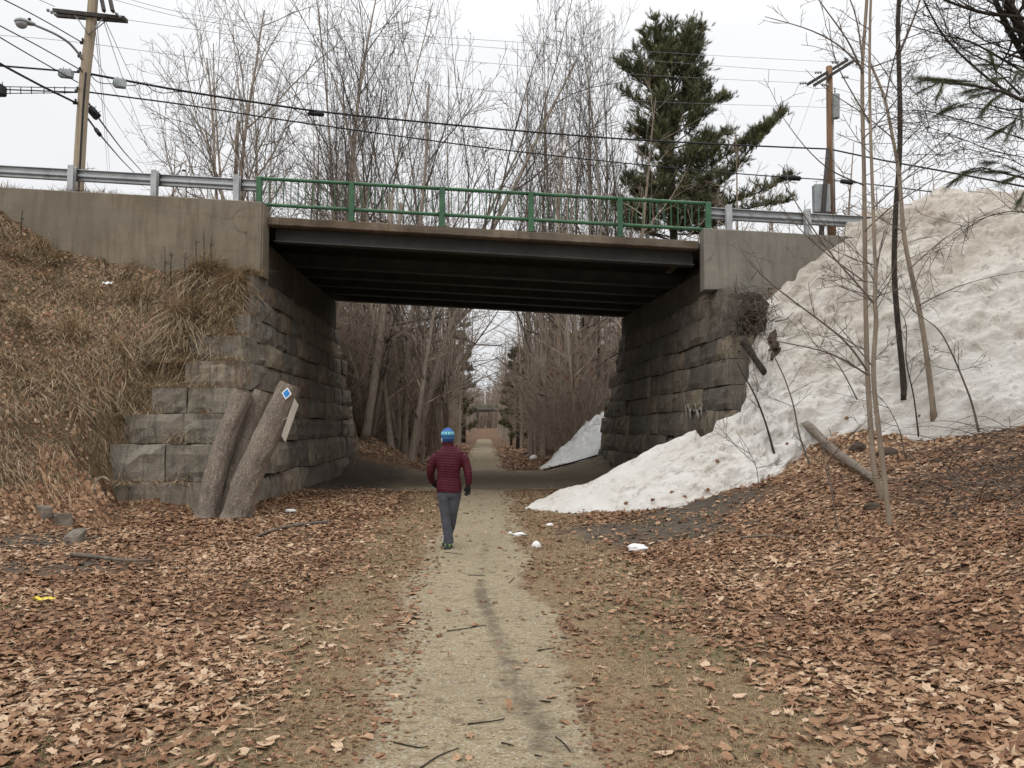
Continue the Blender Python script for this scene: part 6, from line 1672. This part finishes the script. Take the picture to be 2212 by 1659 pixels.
    for j, (ya, yb) in enumerate(((187, 190), (193, 199), (202, 200))):
        mb = MB(); mb.tube([P(-160, ya, 23), P(0, ya, 23), P(80, (ya + yb) / 2, 23), P(168, yb, 23)], 0.02 if j == 1 else 0.014, 6); mb.build('strand', MT['black'], t)
    for x in (22, 45, 68, 95, 118, 140):
        mb = MB(); mb.tube([P(x, 187, 22.98), P(x, 203, 22.98)], 0.014, 5); mb.build('spacer', MT['black'], t)
    splice('black box at the very left edge on the ladder cables', -14, 196, 11, 196, 23, 0.16, shape='box')
    # wires that dive to the right behind the guardrail
    cable('overhead_cable', 'thick cable diving right from the left pole to behind the guardrail, nearest of the two', [(182, 246, 23), (215, 290, 30), (262, 345, 48), (297, 380, 75)], 0.034, 'black')
    cable('overhead_cable', 'thick cable with a black box diving right from the left pole behind the guardrail', [(184, 212, 23), (214, 257, 29), (265, 325, 46), (316, 381, 75)], 0.034, 'black')
    for i, (pl, lab) in enumerate((([(188, 169, 23), (245, 255, 34), (328, 380, 75)], 'thin wire diving right from the pole middle to the guardrail'), ([(196, 109, 23), (270, 235, 34), (372, 381, 75)], 'thin wire diving right from high on the left pole'),
                     ([(206, 14, 23), (222, 190, 34), (238, 376, 75)], 'steepest thin wire dropping almost straight beside the left pole'), ([(203, 30, 23), (220, 210, 34), (233, 376, 75)], 'second steep thin wire close beside the left pole'),
                     ([(224, 46, 23), (280, 215, 34), (343, 381, 75)], 'thin wire dropping right from the right end of the crossarm'), ([(228, 46, 23), (310, 225, 34), (385, 375, 75)], 'rightmost thin wire dropping from the crossarm toward the trees'))):
        cable('overhead_wire', lab, pl, 0.011, 'wire', n=14, k=4)
    # right of the right pole
    cable('overhead_cable', 'thick cable leaving the right pole toward the snow peak, upper', [(1792, 322, 34), (1900, 345, 32), (2050, 372, 29), (2250, 410, 26)], 0.034, 'black')
    cable('overhead_cable', 'thick cable leaving the right pole toward the snow peak, lower', [(1792, 389, 34), (1900, 400, 33), (2040, 418, 31), (2300, 460, 28)], 0.026, 'black')
    for i, (pl, lab) in enumerate((([(1848, 140, 34), (2000, 170, 32), (2300, 240, 28)], 'thin wire leaving the right pole crossarm, top of four'), ([(1820, 167, 34), (2000, 205, 32), (2300, 270, 28)], 'thin wire leaving the right pole crossarm, second of four'),
                     ([(1779, 184, 34), (2000, 245, 32), (2300, 320, 28)], 'thin wire leaving the right pole crossarm, third of four'), ([(1792, 232, 34), (2000, 285, 32), (2300, 345, 28)], 'thin wire leaving the right pole below its transformer'))):
        cable('overhead_wire', lab, pl, 0.009, 'wire', n=14, k=4)
    cable('guy_wire', 'fine guy wire slanting from the right pole crossarm down left to the far ground', [(1762, 186, 34), (1725, 290, 36), (1690, 372, 38)], 0.006, 'wire', n=8, k=4)
    splice('grey box hung on the cable just left of the left pole', 128, 158, 157, 161, 22.9, 0.12, 'greybox', 'box')
    splice('grey box hung on the cable just right of the left pole', 246, 179, 271, 182, 23.4, 0.13, 'greybox', 'box')
    splice('black splice box on the diving cable right of the left pole', 193, 233, 211, 254, 27, 0.13, 'black', 'box')
    splice('small black splice on the nearer diving cable', 206, 278, 217, 293, 29.3, 0.075, 'black')
    splice('short black splice tube hung under the upper cable before the forked trees', 667, 244, 699, 247, dl(683), 0.085, 'black')
    splice('long black splice tube on the lower cable left of the right pole', 1686, 382, 1729, 386, dl(1707), 0.105, 'black')
    splice('short black splice tube on the lower cable right of the right pole', 1816, 391, 1842, 395, 34, 0.10, 'black')
    # loop of slack cable by the right grey box
    cable('slack_cable', 'looping slack cable hanging beneath the upper cable right of the left pole', [(196, 162, 23), (208, 177, 23.2), (226, 181, 23.3), (246, 181, 23.4), (271, 184, 23.6), (292, 186, 23.8), (303, 178, 23.9), (312, 180, 24), (330, 196, 24.1), (350, 202, 24.2), (368, 200, 24.3), (385, 197, 24.4), (402, 199, 24.5)], 0.013, 'black', n=44)
    a = np.arange(33) / 32 * 6.283
    mb = MB(); c = P(311, 190, 23.9); mb.tube(c + np.stack([np.cos(a) * 0.19, 0.02 * a, np.sin(a) * 0.19], -1), 0.009, 5)
    tag(mb.build('cable_coil', MT['wire']), 'small coil of spare wire below the cable right of the grey box', 'coil')
    # small sign post and marker behind the left guardrail
    t = thing('marker_post', 'short white marker post with black cap behind the left guardrail', 'post', (0, 0, 0))
    mb = MB(); a = P(397, 420, 26); b = P(397, 371, 26); mb.tube([a - [0, 0, 0.6], b], 0.06, 10); mb.build('post', MT['white'], t)
    mb = MB(); mb.tube([b, b + [0, 0, 0.06]], 0.065, 10); mb.build('cap', MT['black'], t)
    # far bridge at the end of the trail
    DB = 205
    t = thing('road_bridge', 'tiny far green railed bridge crossing the trail at the end of the woods', 'bridge', (0, 0, 0))
    l, r_ = P(1030, 889, DB), P(1086, 887, DB)
    mb = MB(); mb.box((l[0] - 1.5, DB - 0.5, l[2]), (r_[0] + 3, DB + 6, l[2] + 0.55)); mb.build('girder', MT['beam'], t, smooth=False)
    mb = MB(); mb.box((l[0] - 1.5, DB - 0.6, l[2] + 0.552), (r_[0] + 3, DB + 6, l[2] + 0.8)); mb.build('deck_slab', MT['concrete_grey'], t, smooth=False)
    for xa, xb in ((l[0] - 6, l[0]), (r_[0] - 0.4, r_[0] + 5)):
        mb = MB(); mb.box((xa, DB - 0.3, -1), (xb, DB + 5.5, l[2] - 0.01)); mb.build('abutment', MT['concrete_grey'], t, smooth=False)
    for k in range(5):
        x = l[0] - 1 + k * 2.0; mb = MB(); mb.box((x - 0.07, DB - 0.55, l[2] + 0.8), (x + 0.07, DB - 0.41, l[2] + 1.75)); mb.build('post', MT['green'], t, smooth=False)
    for dz in (1.05, 1.35, 1.68):
        mb = MB(); mb.tube([[l[0] - 1.4, DB - 0.48, l[2] + dz], [r_[0] + 3, DB - 0.48, l[2] + dz]], 0.06, 6); mb.build('rail', MT['green'], t)
build_poles()

# ------------------------------------------------------------------ leaf litter, turf, straw
def leaf_density(x, y, z):
    dx = x - pathc(y); ad = np.abs(dx)
    t, s, m, p, r = zones(x, y, z)
    nz = fbm(x * 1.1, y * 1.1, 131, 4) - 0.47
    edge = np.where(dx < 0, np.interp(y, [3, 5, 8, 12, 18], [0.95, 1.1, 1.55, 1.5, 1.6]), np.interp(y, [3, 5, 8, 11, 18], [1.35, 1.45, 1.45, 1.5, 1.5]))
    den = 0.15 + 0.85 * ss(-0.7, 1.1, ad - edge + nz * 3.2)
    den = den * (0.55 + 0.45 * ss(0.36, 0.52, fbm(x * 1.7 + 5, y * 1.7, 191, 3)))
    den = den * (1 - 0.55 * t * (ad < 2.2)) * (1 - 0.92 * np.clip(m, 0, 1))
    den = np.where(ad < 0.6, 0.010, den)
    den = np.where((y > 21) & (y < 31.5), den * 0.10, den)
    steep = (x < -5.5) & (y < 19.4)
    den = np.where(steep, den * (1 - 0.62 * ss(0.7, 2.4, z + nz * 2.5)), den)
    den = np.where((y > 31.5) & (ad > 1.2), np.maximum(den, 0.75), den)
    return den

LEAF12 = None
def leaf_shape(rng, kind):
    if kind == 0:      # pointed lobes, maple / red oak like
        k = 14; a = np.arange(k) * 2 * math.pi / k
        r = np.where(np.arange(k) % 2 == 0, 1.0, 0.6) * (0.75 + 0.3 * np.cos(a)) + 0.06
        r[0] = 1.25; r[k // 2] = 0.25
        r = r * rng.uniform(0.85, 1.15, k)
        return np.stack([np.cos(a) * r, np.sin(a) * r * 0.85], -1)
    if kind == 1:      # long lobed oak
        k = 12; a = np.arange(k) * 2 * math.pi / k
        r = np.where(np.arange(k) % 2 == 0, 0.95, 0.62)
        return np.stack([np.cos(a) * r * 1.25, np.sin(a) * r * 0.62], -1) * rng.uniform(0.9, 1.1)
    k = 7; a = np.arange(k) * 2 * math.pi / k
    r = rng.uniform(0.6, 1.1, k)
    return np.stack([np.cos(a) * r, np.sin(a) * r * 0.8], -1)

def scatter_leaves(mb, pts, size, rng, kinds, tiltmax=0.28, lift=0.03, tint=None):
    n = len(pts)
    for kind in kinds:
        sel = np.nonzero(rng.integers(0, len(kinds), n) == kinds.index(kind))[0] if len(kinds) > 1 else np.arange(n)
        if not len(sel): continue
        variants = [leaf_shape(rng, kind) for _ in range(10)]
        vi = rng.integers(0, 10, len(sel))
        for v in range(10):
            ii = sel[vi == v]
            if not len(ii): continue
            S = variants[v]; k = len(S); m = len(ii)
            yaw = rng.uniform(0, 6.283, m); sc = size * rng.uniform(0.5, 1.4, m)
            curl = rng.normal(0.05, 0.28, m); cup = rng.normal(0.05, 0.25, m)
            X = np.concatenate([[0], S[:, 0]])[None] * sc[:, None]; Y = np.concatenate([[0], S[:, 1]])[None] * sc[:, None]
            Z = (curl[:, None] * X ** 2 + cup[:, None] * Y ** 2) / sc[:, None]
            tx = rng.normal(0, tiltmax * 0.5, m)[:, None]; ty = rng.normal(0, tiltmax * 0.5, m)[:, None]
            Z = Z + np.clip(tx, -1, 1) * X + np.clip(ty, -1, 1) * Y
            Z = Z - Z.min(1)[:, None] * 0.75 + (lift * rng.random(m) ** 1.6)[:, None] + 0.002
            c, s = np.cos(yaw)[:, None], np.sin(yaw)[:, None]
            e = 0.08
            gx = (G(pts[ii, 0] + e, pts[ii, 1]) - G(pts[ii, 0] - e, pts[ii, 1])) / (2 * e); gy = (G(pts[ii, 0], pts[ii, 1] + e) - G(pts[ii, 0], pts[ii, 1] - e)) / (2 * e)
            gx = np.clip(gx, -1.2, 1.2); gy = np.clip(gy, -1.5, 1.5)
            wx = X * c - Y * s; wy = X * s + Y * c
            V = np.stack([pts[ii, 0][:, None] + wx, pts[ii, 1][:, None] + wy, pts[ii, 2][:, None] + Z + gx[:, None] * wx + gy[:, None] * wy], -1)
            b = (np.arange(m) * (k + 1))[:, None]; j = np.arange(k)
            T = np.stack([np.broadcast_to(b, (m, k)), b + 1 + j, b + 1 + (j + 1) % k], -1).reshape(-1, 3)
            a = np.clip(rng.normal(0.55, 0.27, m) + 0.9 * (fbm(pts[ii, 0] * 0.8, pts[ii, 1] * 0.8, 141, 3) - 0.45), 0, 1) if tint is None else tint(rng, m)
            mb.add(V.reshape(-1, 3), None, T, np.repeat(a, k + 1))

def sample(rng, n, y0, y1, fx0, fx1, power=1.0):
    """random spots inside the field of view between two distances"""
    y = y0 + (y1 - y0) * rng.random(n) ** power
    x = y * (fx0 + (fx1 - fx0) * rng.random(n))
    return x, y

def build_litter():
    rng = np.random.default_rng(19)
    mb = MB()
    def batch(y0, y1, per, size, kinds, lift, xr=(-0.72, 0.72)):
        W = lambda q: 0.70 * q + 2.2 if y1 < 25 else 0.36 * q
        n = int(2 * W(y1) * (y1 - y0) * per)
        y = rng.uniform(y0, y1, n); x = rng.uniform(-W(y1), W(y1), n); k_ = np.abs(x) < W(y); x, y = x[k_], y[k_]; n = len(x)
        z = G(x, y)
        keep = rng.random(n) < leaf_density(x, y, z)
        # keep clear of masonry
        keep &= ~((y > 15.0) & (x > -8.2) & (x < -5.2) & (z > 0.35) & (y < 19.5))
        keep &= ~((y > 19.0) & (y < 31) & ((x < XL(y, 0.0) + 0.1) | (x > XR(y, 0.0) - 0.1)))
        keep &= ~((y > 19.0) & (y < 31) & (z > 1.5))
        P3 = np.stack([x, y, z], -1)[keep]
        scatter_leaves(mb, P3, size, rng, kinds, lift=lift)
    batch(2.2, 6.5, 1050, 0.038, [0, 1, 1, 2], 0.014, (-0.76, 0.76))
    batch(6.5, 11, 800, 0.038, [0, 1, 1, 2], 0.014)
    batch(11, 20, 480, 0.045, [0, 2], 0.02)
    batch(20, 36, 130, 0.055, [2], 0.05, (-0.35, 0.3))
    batch(36, 75, 45, 0.08, [2], 0.06, (-0.28, 0.18))
    # crumbled bits between the whole leaves and along the trail edges
    for y0, y1, per, sz in ((2.2, 5, 520, 0.016), (5, 9, 330, 0.019), (9, 16, 150, 0.026), (16, 22, 50, 0.035)):
        n = int(1.44 * (y1 * y1 - y0 * y0) / 2 * per); y = np.sqrt(y0 * y0 + (y1 * y1 - y0 * y0) * rng.random(n)); x = y * rng.uniform(-0.72, 0.72, n); z = G(x, y)
        t, s_, m_, p_, r_ = zones(x, y, z); dx = np.abs(x - pathc(y)); cl = fbm(x * 1.6, y * 1.6, 181, 4)
        pr = np.where(dx < 0.45, 0.05, 0.45 + 0.9 * np.exp(-((dx - 0.85) / 0.3) ** 2)) * ss(0.3, 0.6, cl) * 1.3 * (z < 0.8)
        k_ = (rng.random(n) < pr) & (dx < 3.2)
        scatter_leaves(mb, np.stack([x, y, z + 0.004], -1)[k_], sz, rng, [2], lift=0.008, tint=lambda r, m: np.clip(r.normal(0.25, 0.2, m), 0, 1))
    o = mb.build('leaf_litter', MT['leaf'], smooth=False)
    tag(o, 'thick carpet of fallen tan and brown oak leaves over the ground', 'leaves', kind='stuff')
    # a few leaves blown on to the snow
    sp = bpy.data.objects['snow_pile']; mb = MB(); r = np.random.default_rng(4)
    for px, py in ((1408, 1082), (1530, 1060), (1575, 1072), (1660, 1030), (1480, 1075), (1700, 960), (1760, 1010), (1830, 905), (1900, 960), (1550, 1000), (1350, 1090), (1985, 900), (1450, 1065)):
        p = snow_hit(px, py); S = leaf_shape(r, 0) * 0.07
        a = r.uniform(0, 6.28); V = [[0, -0.02, 0.02]] + [[q[0] * math.cos(a) - q[1] * math.sin(a), -0.03 - 0.3 * q[1] * 0.3, (q[0] * math.sin(a) + q[1] * math.cos(a)) * 0.9 + 0.02] for q in S]
        k = len(S); mb.add(np.array(V) + p, None, [[0, 1 + j, 1 + (j + 1) % k] for j in range(k)], a=r.uniform(0.1, 0.5))
    tag(mb.build('blown_leaves', MT['leaf'], smooth=False), 'few brown leaves blown onto the lower snow face', 'leaves', kind='stuff')

def blades(mb, x, y, z, L, w, lean, rng, tint, nseg=2, dirx=None, diry=None, follow=0.0):
    n = len(x); yaw = rng.uniform(0, 6.283, n)
    dx = np.cos(yaw); dy = np.sin(yaw)
    if dirx is not None:
        dx = dx * 0.7 + dirx; dy = dy * 0.7 + diry; q = np.hypot(dx, dy) + 1e-6; dx /= q; dy /= q
    sx, sy = -dy, dx
    jx = rng.uniform(-1, 1, n); sx2 = sx * np.cos(jx) - sy * np.sin(jx); sy2 = sx * np.sin(jx) + sy * np.cos(jx)
    sl = np.zeros(n)
    if follow:
        e = 0.12; sl = (G(x + dx * e, y + dy * e) - G(x - dx * e, y - dy * e)) / (2 * e); sl = np.clip(sl, -1.4, 0.8) * follow
    V = []
    for k in range(nseg + 1):
        f = k / nseg
        o = L * lean * f ** 1.6; h = L * (f * (1 - lean * 0.55 * f)) + sl * o
        if k == nseg:
            V.append(np.stack([x + dx * o, y + dy * o, z + h], -1))
        else:
            ww = w * (1 - 0.55 * f)
            V.append(np.stack([x + dx * o - sx2 * ww, y + dy * o - sy2 * ww, z + h], -1)); V.append(np.stack([x + dx * o + sx2 * ww, y + dy * o + sy2 * ww, z + h], -1))
    m = len(V); A = np.stack(V, 1).reshape(-1, 3); b = (np.arange(n) * m)[:, None]
    Q = [b + np.array([[2 * k, 2 * k + 1, 2 * k + 3, 2 * k + 2]]) for k in range(nseg - 1)]
    T = b + np.array([[m - 3, m - 2, m - 1]])
    mb.add(A, np.vstack(Q) if Q else None, T, np.repeat(tint, m))

def build_turf():
    rng = np.random.default_rng(23); mb = MB()
    for y0, y1, per, L, w in ((2.2, 5, 4200, 0.040, 0.0022), (5, 9, 2200, 0.042, 0.0032), (9, 16, 700, 0.05, 0.0055), (16, 21, 220, 0.06, 0.009)):
        area = 1.44 * (y1 * y1 - y0 * y0) / 2; n = int(area * per * 0.5)
        y = np.sqrt(y0 * y0 + (y1 * y1 - y0 * y0) * rng.random(n)); x = y * rng.uniform(-0.72, 0.72, n)
        z = G(x, y); t, s, m, p, r = zones(x, y, z)
        green = fbm(x * 0.8 + 40, y * 0.8, 151, 4)
        dx = x - pathc(y)
        prob = np.clip(t * 0.85 + 0.14 * (np.abs(dx) < 3.2), 0, 1) * (1 - p * 0.88) * (1 - 0.8 * m)
        patch = ss(0.575, 0.64, green) * (np.abs(dx) > 1.0)
        prob = np.maximum(prob, 0.9 * patch * (x > -7) * (x < 5))
        keep = (rng.random(n) < prob) & (z < 0.9)
        x, y, z, green, patch = x[keep], y[keep], z[keep], green[keep], patch[keep]
        tint = np.where(rng.random(len(x)) < np.maximum(0.05, 0.75 * patch), rng.uniform(0.05, 0.4, len(x)), rng.uniform(0.42, 1.0, len(x)))
        blades(mb, x, y, z - 0.004, L * rng.uniform(0.5, 1.5, len(x)), w, rng.uniform(0.5, 1.7, len(x)), rng, tint, 2)
    tag(mb.build('turf_grass', MT['turf'], smooth=False), 'short winter grass, tan with green patches, edging the trail', 'grass', kind='stuff')

def build_straw():
    rng = np.random.default_rng(29); mb = MB()
    def clump(x, y, n, R_, L, w, lean, updir=None):
        a = rng.uniform(0, 6.283, n); q = R_ * np.sqrt(rng.random(n))
        px, py = x + np.cos(a) * q, y + np.sin(a) * q; pz = G(px, py)
        blades(mb, px, py, pz - 0.02, L * rng.uniform(0.45, 1.15, n), w, np.clip(rng.normal(lean, 0.35, n), 0.1, 1.6), rng, np.clip(rng.normal(0.72, 0.22, n), 0, 1), 4, dirx=np.full(n, 0.35), diry=np.full(n, -0.75), follow=0.5)
    n = 105000
    y = rng.uniform(8.5, 19.0, n); x = rng.uniform(-15, -5.9, n); z = G(x, y)
    keep = (z > 0.35) & (x > -0.72 * y - 2.5) & (rng.random(n) < ss(0.3, 1.3, z) * (0.35 + 1.1 * fbm(x * 1.2, y * 1.2, 161, 3)))
    keep &= ~((x > -7.9) & (y < 15.6))
    x, y, z = x[keep], y[keep], z[keep]; m = len(x)
    dark = fbm(x * 0.9 + 12, y * 0.9 + z, 163, 4)
    tint = np.clip(rng.normal(0.60, 0.25, m) - 2.6 * np.clip(dark - 0.5, 0, 1) + 1.2 * np.clip(0.42 - dark, 0, 1), 0, 1)
    blades(mb, x, y, z - 0.02, rng.uniform(0.07, 0.27, m), 0.0052, rng.uniform(0.8, 1.75, m), rng, tint, 4, dirx=np.full(m, 0.45), diry=np.full(m, -0.7), follow=0.75)
    for k in range(46):
        cx, cy = rng.uniform(-12.5, -6.3), rng.uniform(13, 18.9)
        if G(cx, cy) < 0.8 or (cx > -7.8 and cy < 16.2): continue
        clump(cx, cy, 130, rng.uniform(0.12, 0.3), rng.uniform(0.3, 0.6), 0.0055, 1.0)
    for px, py, n, L in ((440, 590, 360, 0.75), (415, 600, 240, 0.6), (470, 600, 200, 0.5), (390, 690, 500, 0.8), (300, 640, 250, 0.6), (380, 740, 520, 0.85), (430, 745, 300, 0.7), (520, 610, 260, 0.45), (490, 640, 300, 0.5), (470, 700, 320, 0.5), (440, 800, 320, 0.5), (160, 720, 240, 0.6), (90, 540, 200, 0.55), (480, 760, 280, 0.45), (520, 680, 240, 0.4), (395, 835, 300, 0.45)):
        h = hit(px, py, 8); clump(h[0], h[1], n, 0.26, L, 0.007, 0.8)
    # grass lying on the ledges of the stepped end and hanging over their fronts
    zt_ = [0.62, 1.36, 2.0, 2.6, 3.17, 3.74, 4.31, 4.87, 5.44]; yn_ = [15.35, 15.6, 16.05, 16.55, 17.1, 17.5, 17.9, 18.35, 18.8, 19.0]
    for k in range(9):
        n = 620 if k >= 4 else 300
        px = rng.uniform(-7.9, -6.3 if k < 4 else -6.02, n); py = yn_[k] + 0.02 + (yn_[k + 1] - yn_[k] + 0.1) * rng.random(n) ** 1.5; pz = np.maximum(G(px, py), zt_[k] - 0.03)
        keep = rng.random(n) < ss(0.42, 0.56, fbm(px * 2.2 + k * 3, py * 0 + k, 401, 3)) + (0.1 if k >= 4 else 0)
        px, py, pz = px[keep], py[keep], pz[keep]; n = len(px)
        blades(mb, px, py, pz, rng.uniform(0.15, 0.5, n) * (1.15 if k >= 4 else 0.8), 0.0065, rng.uniform(0.9, 2.2, n), rng, np.clip(rng.normal(0.72, 0.2, n), 0, 1), 4, dirx=rng.normal(0.3, 0.8, n), diry=np.full(n, -1.1))
    tag(mb.build('straw_grass', MT['straw'], smooth=False), 'long matted dry straw grass covering the left embankment slope', 'grass', kind='stuff')
    mb = MB()      # grass along the wall tops and in the far cutting
    n = 5200; x = rng.uniform(-13.5, -6.3, n); y = rng.uniform(19.47, 19.95, n); z = zwall(x) - 0.05
    keep = rng.random(n) < 0.15 + 0.85 * ss(0.42, 0.6, fbm(x * 1.3, y * 0 + 3, 171, 3)); x, y, z = x[keep], y[keep], z[keep]
    blades(mb, x, y, z, rng.uniform(0.2, 0.5, len(x)), 0.006, rng.uniform(0.2, 1.2, len(x)), rng, np.clip(rng.normal(0.28, 0.16, len(x)), 0, 1), 3)
    n = 1500; x = rng.uniform(4.9, 8.2, n); y = rng.uniform(19.4, 19.8, n); z = zwall(x) - 0.12
    blades(mb, x, y, z, rng.uniform(0.12, 0.34, n), 0.006, rng.uniform(0.2, 1.2, n), rng, np.clip(rng.normal(0.25, 0.16, n), 0, 1), 3)
    tag(mb.build('verge_grass', MT['straw'], smooth=False), 'brown dead grass fringe along the tops of the concrete walls', 'grass', kind='stuff')

def build_bits():
    r = np.random.default_rng(14)
    def stick(pl, r0, r1, label, grp='sticks on the ground', mat='bark_dark', lift=0.01, name='stick', br=0):
        pts = np.array([hit(x, y) for x, y in pl]) + [0, 0, r0 * 0.8 + lift]
        pts = smooth_line(pts, max(6, 4 * len(pl)))
        mb = MB(); mb.tube(pts, np.linspace(r0, r1, len(pts)), 7, ridge=0.3, seed=int(pl[0][0]))
        for k in range(br):
            i = r.integers(1, len(pts) - 1); mb.tube([pts[i], pts[i] + [r.normal(0, 0.1), r.normal(0, 0.1), 0.03]], [r1, r1 * 0.5], 5)
        tag(mb.build(name, MT[mat]), label, 'stick', grp)
    stick([(556, 1163), (600, 1146), (650, 1137), (712, 1132)], 0.018, 0.034, 'long crooked branch lying on leaves left of the walker', mat='bark', lift=0.02)
    stick([(155, 1207), (210, 1213), (280, 1222), (330, 1219)], 0.030, 0.012, 'grey branch on the leaves at the left below the stones', mat='bark', lift=0.03)
    for i, (pl, lab) in enumerate((([(965, 1367), (1005, 1362), (1050, 1354)], 'straight dark twig on the gravel in mid trail'), ([(1010, 1572), (1060, 1565), (1090, 1560)], 'bent twig near the lower left of the trail'), ([(1083, 1611), (1110, 1618)], 'stubby twig low in the trail centre'),
                     ([(1200, 1598), (1220, 1612), (1232, 1630)], 'curved dark twig low on the right of the trail'), ([(1155, 1638), (1170, 1642)], 'shortest twig at the bottom right of the trail'), ([(905, 1668), (945, 1640), (990, 1622)], 'diagonal twig at the bottom left trail edge'),
                     ([(1010, 1245), (1050, 1247)], 'thin twig across the trail halfway to the walker'), ([(1100, 1262), (1112, 1250)], 'short twig at the right trail edge below the walker'), ([(850, 1610), (905, 1622), (925, 1621)], 'dark twig lying in the grass left of the trail'), ([(1160, 1410), (1200, 1404)], 'tiny twig right of the rut'), ([(960, 1195), (1000, 1200)], 'tiny twig by the walker heel'))):
        stick(pl, 0.0045, 0.003, lab)
    stick([(1600, 1165), (1660, 1160), (1720, 1166)], 0.014, 0.008, 'thin pale stick on the leaves below the log', mat='log')
    stick([(2020, 1010), (2050, 1100), (2100, 1150)], 0.012, 0.006, 'thin stem trailing over the leaves under the brush heap')
    # arched dead stalk at the left, rocks, litter
    h = hit(200, 1068); a = P(206, 1040, h[1]); b = P(222, 1029, h[1] - 0.05); c = P(240, 1040, h[1] - 0.1); e = hit(236, 1062)
    mb = MB(); mb.tube(smooth_line([h - [0, 0, 0.03], a, b, c, e], 24), np.interp(np.linspace(0, 1, 24), [0, 0.4, 1], [0.012, 0.028, 0.008]), 8, flat=0.5)
    tag(mb.build('bent_stalk', MT['cutwood']), 'pale dead stalk bent into an arch on the lower left slope', 'stalk')
    for px, py, s, lab in ((135, 1128, 0.13, 'cut grey stump block half sunk in leaves at the left'), (160, 1172, 0.14, 'tilted grey stone block in the leaves at the left'), (95, 1112, 0.12, 'rounded stone at the left, partly hidden by the grass')):
        h = hit(px, py); rr = np.random.default_rng(px); mb = MB(); mb.cbox((-s, -s * 0.7, -0.1), (s, s * 0.7, s * 1.1), s * 0.2); V = mb.V[0]; V = V + rr.normal(0, s * 0.09, V.shape)
        an = rr.uniform(0, 3); tl = 0.3 if px == 160 else 0.05; c_, s_ = math.cos(an), math.sin(an)
        V = np.stack([V[:, 0] * c_ - V[:, 1] * s_, V[:, 0] * s_ + V[:, 1] * c_, V[:, 2] + V[:, 0] * tl], -1)
        m2 = MB(); m2.add(V, mb.Q[0], mb.T[0]); o = m2.build('stone_block', MT['stonebrown'], smooth=False); o.location = h; tag(o, lab, 'stone')
    h = hit(625, 1108); mb = MB(); a = h + [-0.07, 0, 0.04]; b = h + [0.09, 0.03, 0.04]; v = b - a
    mb.tube([a, a + v * 0.03, a + v * 0.8, b, b + v * 0.12, b + v * 0.22], [0.028, 0.036, 0.036, 0.03, 0.013, 0.013], 14)
    tag(mb.build('plastic_bottle', MT['white']), 'crushed white bottle lying on the leaves right of the cut trunks', 'bottle')
    h = hit(95, 1300); mb = MB(); g = np.linspace(-1, 1, 9); X, Y = np.meshgrid(g * 0.10, g * 0.035, indexing='ij'); Z = 0.03 + 0.012 * np.sin(X * 60) + 0.012 * np.cos(Y * 120 + X * 30)
    mb.grid(np.stack([X + h[0], Y + h[1], Z + h[2]], -1).reshape(-1, 3), 9, 9); o = mb.build('plastic_wrapper', MT['yellow'], smooth=False); m = o.modifiers.new('s', 'SOLIDIFY'); m.thickness = 0.002
    tag(o, 'yellow plastic scrap on the leaves at the far left', 'litter')
    h = hit(236, 622, 8); mb = MB(); g = np.linspace(-1, 1, 7); X, Y = np.meshgrid(g * 0.10, g * 0.06, indexing='ij'); Z = 0.10 + 0.02 * np.sin(X * 50 + Y * 40)
    mb.grid(np.stack([X + h[0], Y + h[1] - 0.1, Z + h[2] + Y * 0.5], -1).reshape(-1, 3), 7, 7); o = mb.build('crumpled_paper', MT['white'], smooth=False); m = o.modifiers.new('s', 'SOLIDIFY'); m.thickness = 0.002
    tag(o, 'white crumpled wrapper caught in the dry grass on the left slope', 'litter')
    # fallen poles beyond the left abutment and on the right bank
    for pl, d, r0, lab in (([(800, 868), (862, 874)], 37, 0.07, 'bright peeled pole lying level behind the leaning trunks'), ([(1205, 925), (1245, 890)], 52, 0.14, 'pale fallen trunk on the right bank behind the snow heap'), ([(1120, 962), (1185, 935)], 48, 0.09, 'low fallen log pointing at the trail on the right bank'), ([(795, 965), (835, 1000)], 33.8, 0.07, 'grey fallen branch sloping down from the left abutment base'), ([(1175, 1001), (1290, 992)], 31.2, 0.04, 'dark brushwood lying along the foot of the small snow heap')):
        A = P(*pl[0], d); B = P(*pl[1], d)
        A[2] = gz(A[0], A[1]) + r0 * 0.7 + (0.9 if 'level' in lab else 0); B[2] = gz(B[0], B[1]) + r0 * 0.7 + (0.6 if 'level' in lab else 0)
        mb = MB(); mb.tube(smooth_line([A, (A + B) / 2 + [0, 0, -0.03], B], 8), np.linspace(r0, r0 * 0.7, 8), 9, ridge=0.2)
        tag(mb.build('fallen_log', MT['log' if r0 > 0.05 else 'bark_dark']), lab, 'log', 'fallen logs beyond the bridge')
build_litter(); build_turf(); build_straw(); build_bits()
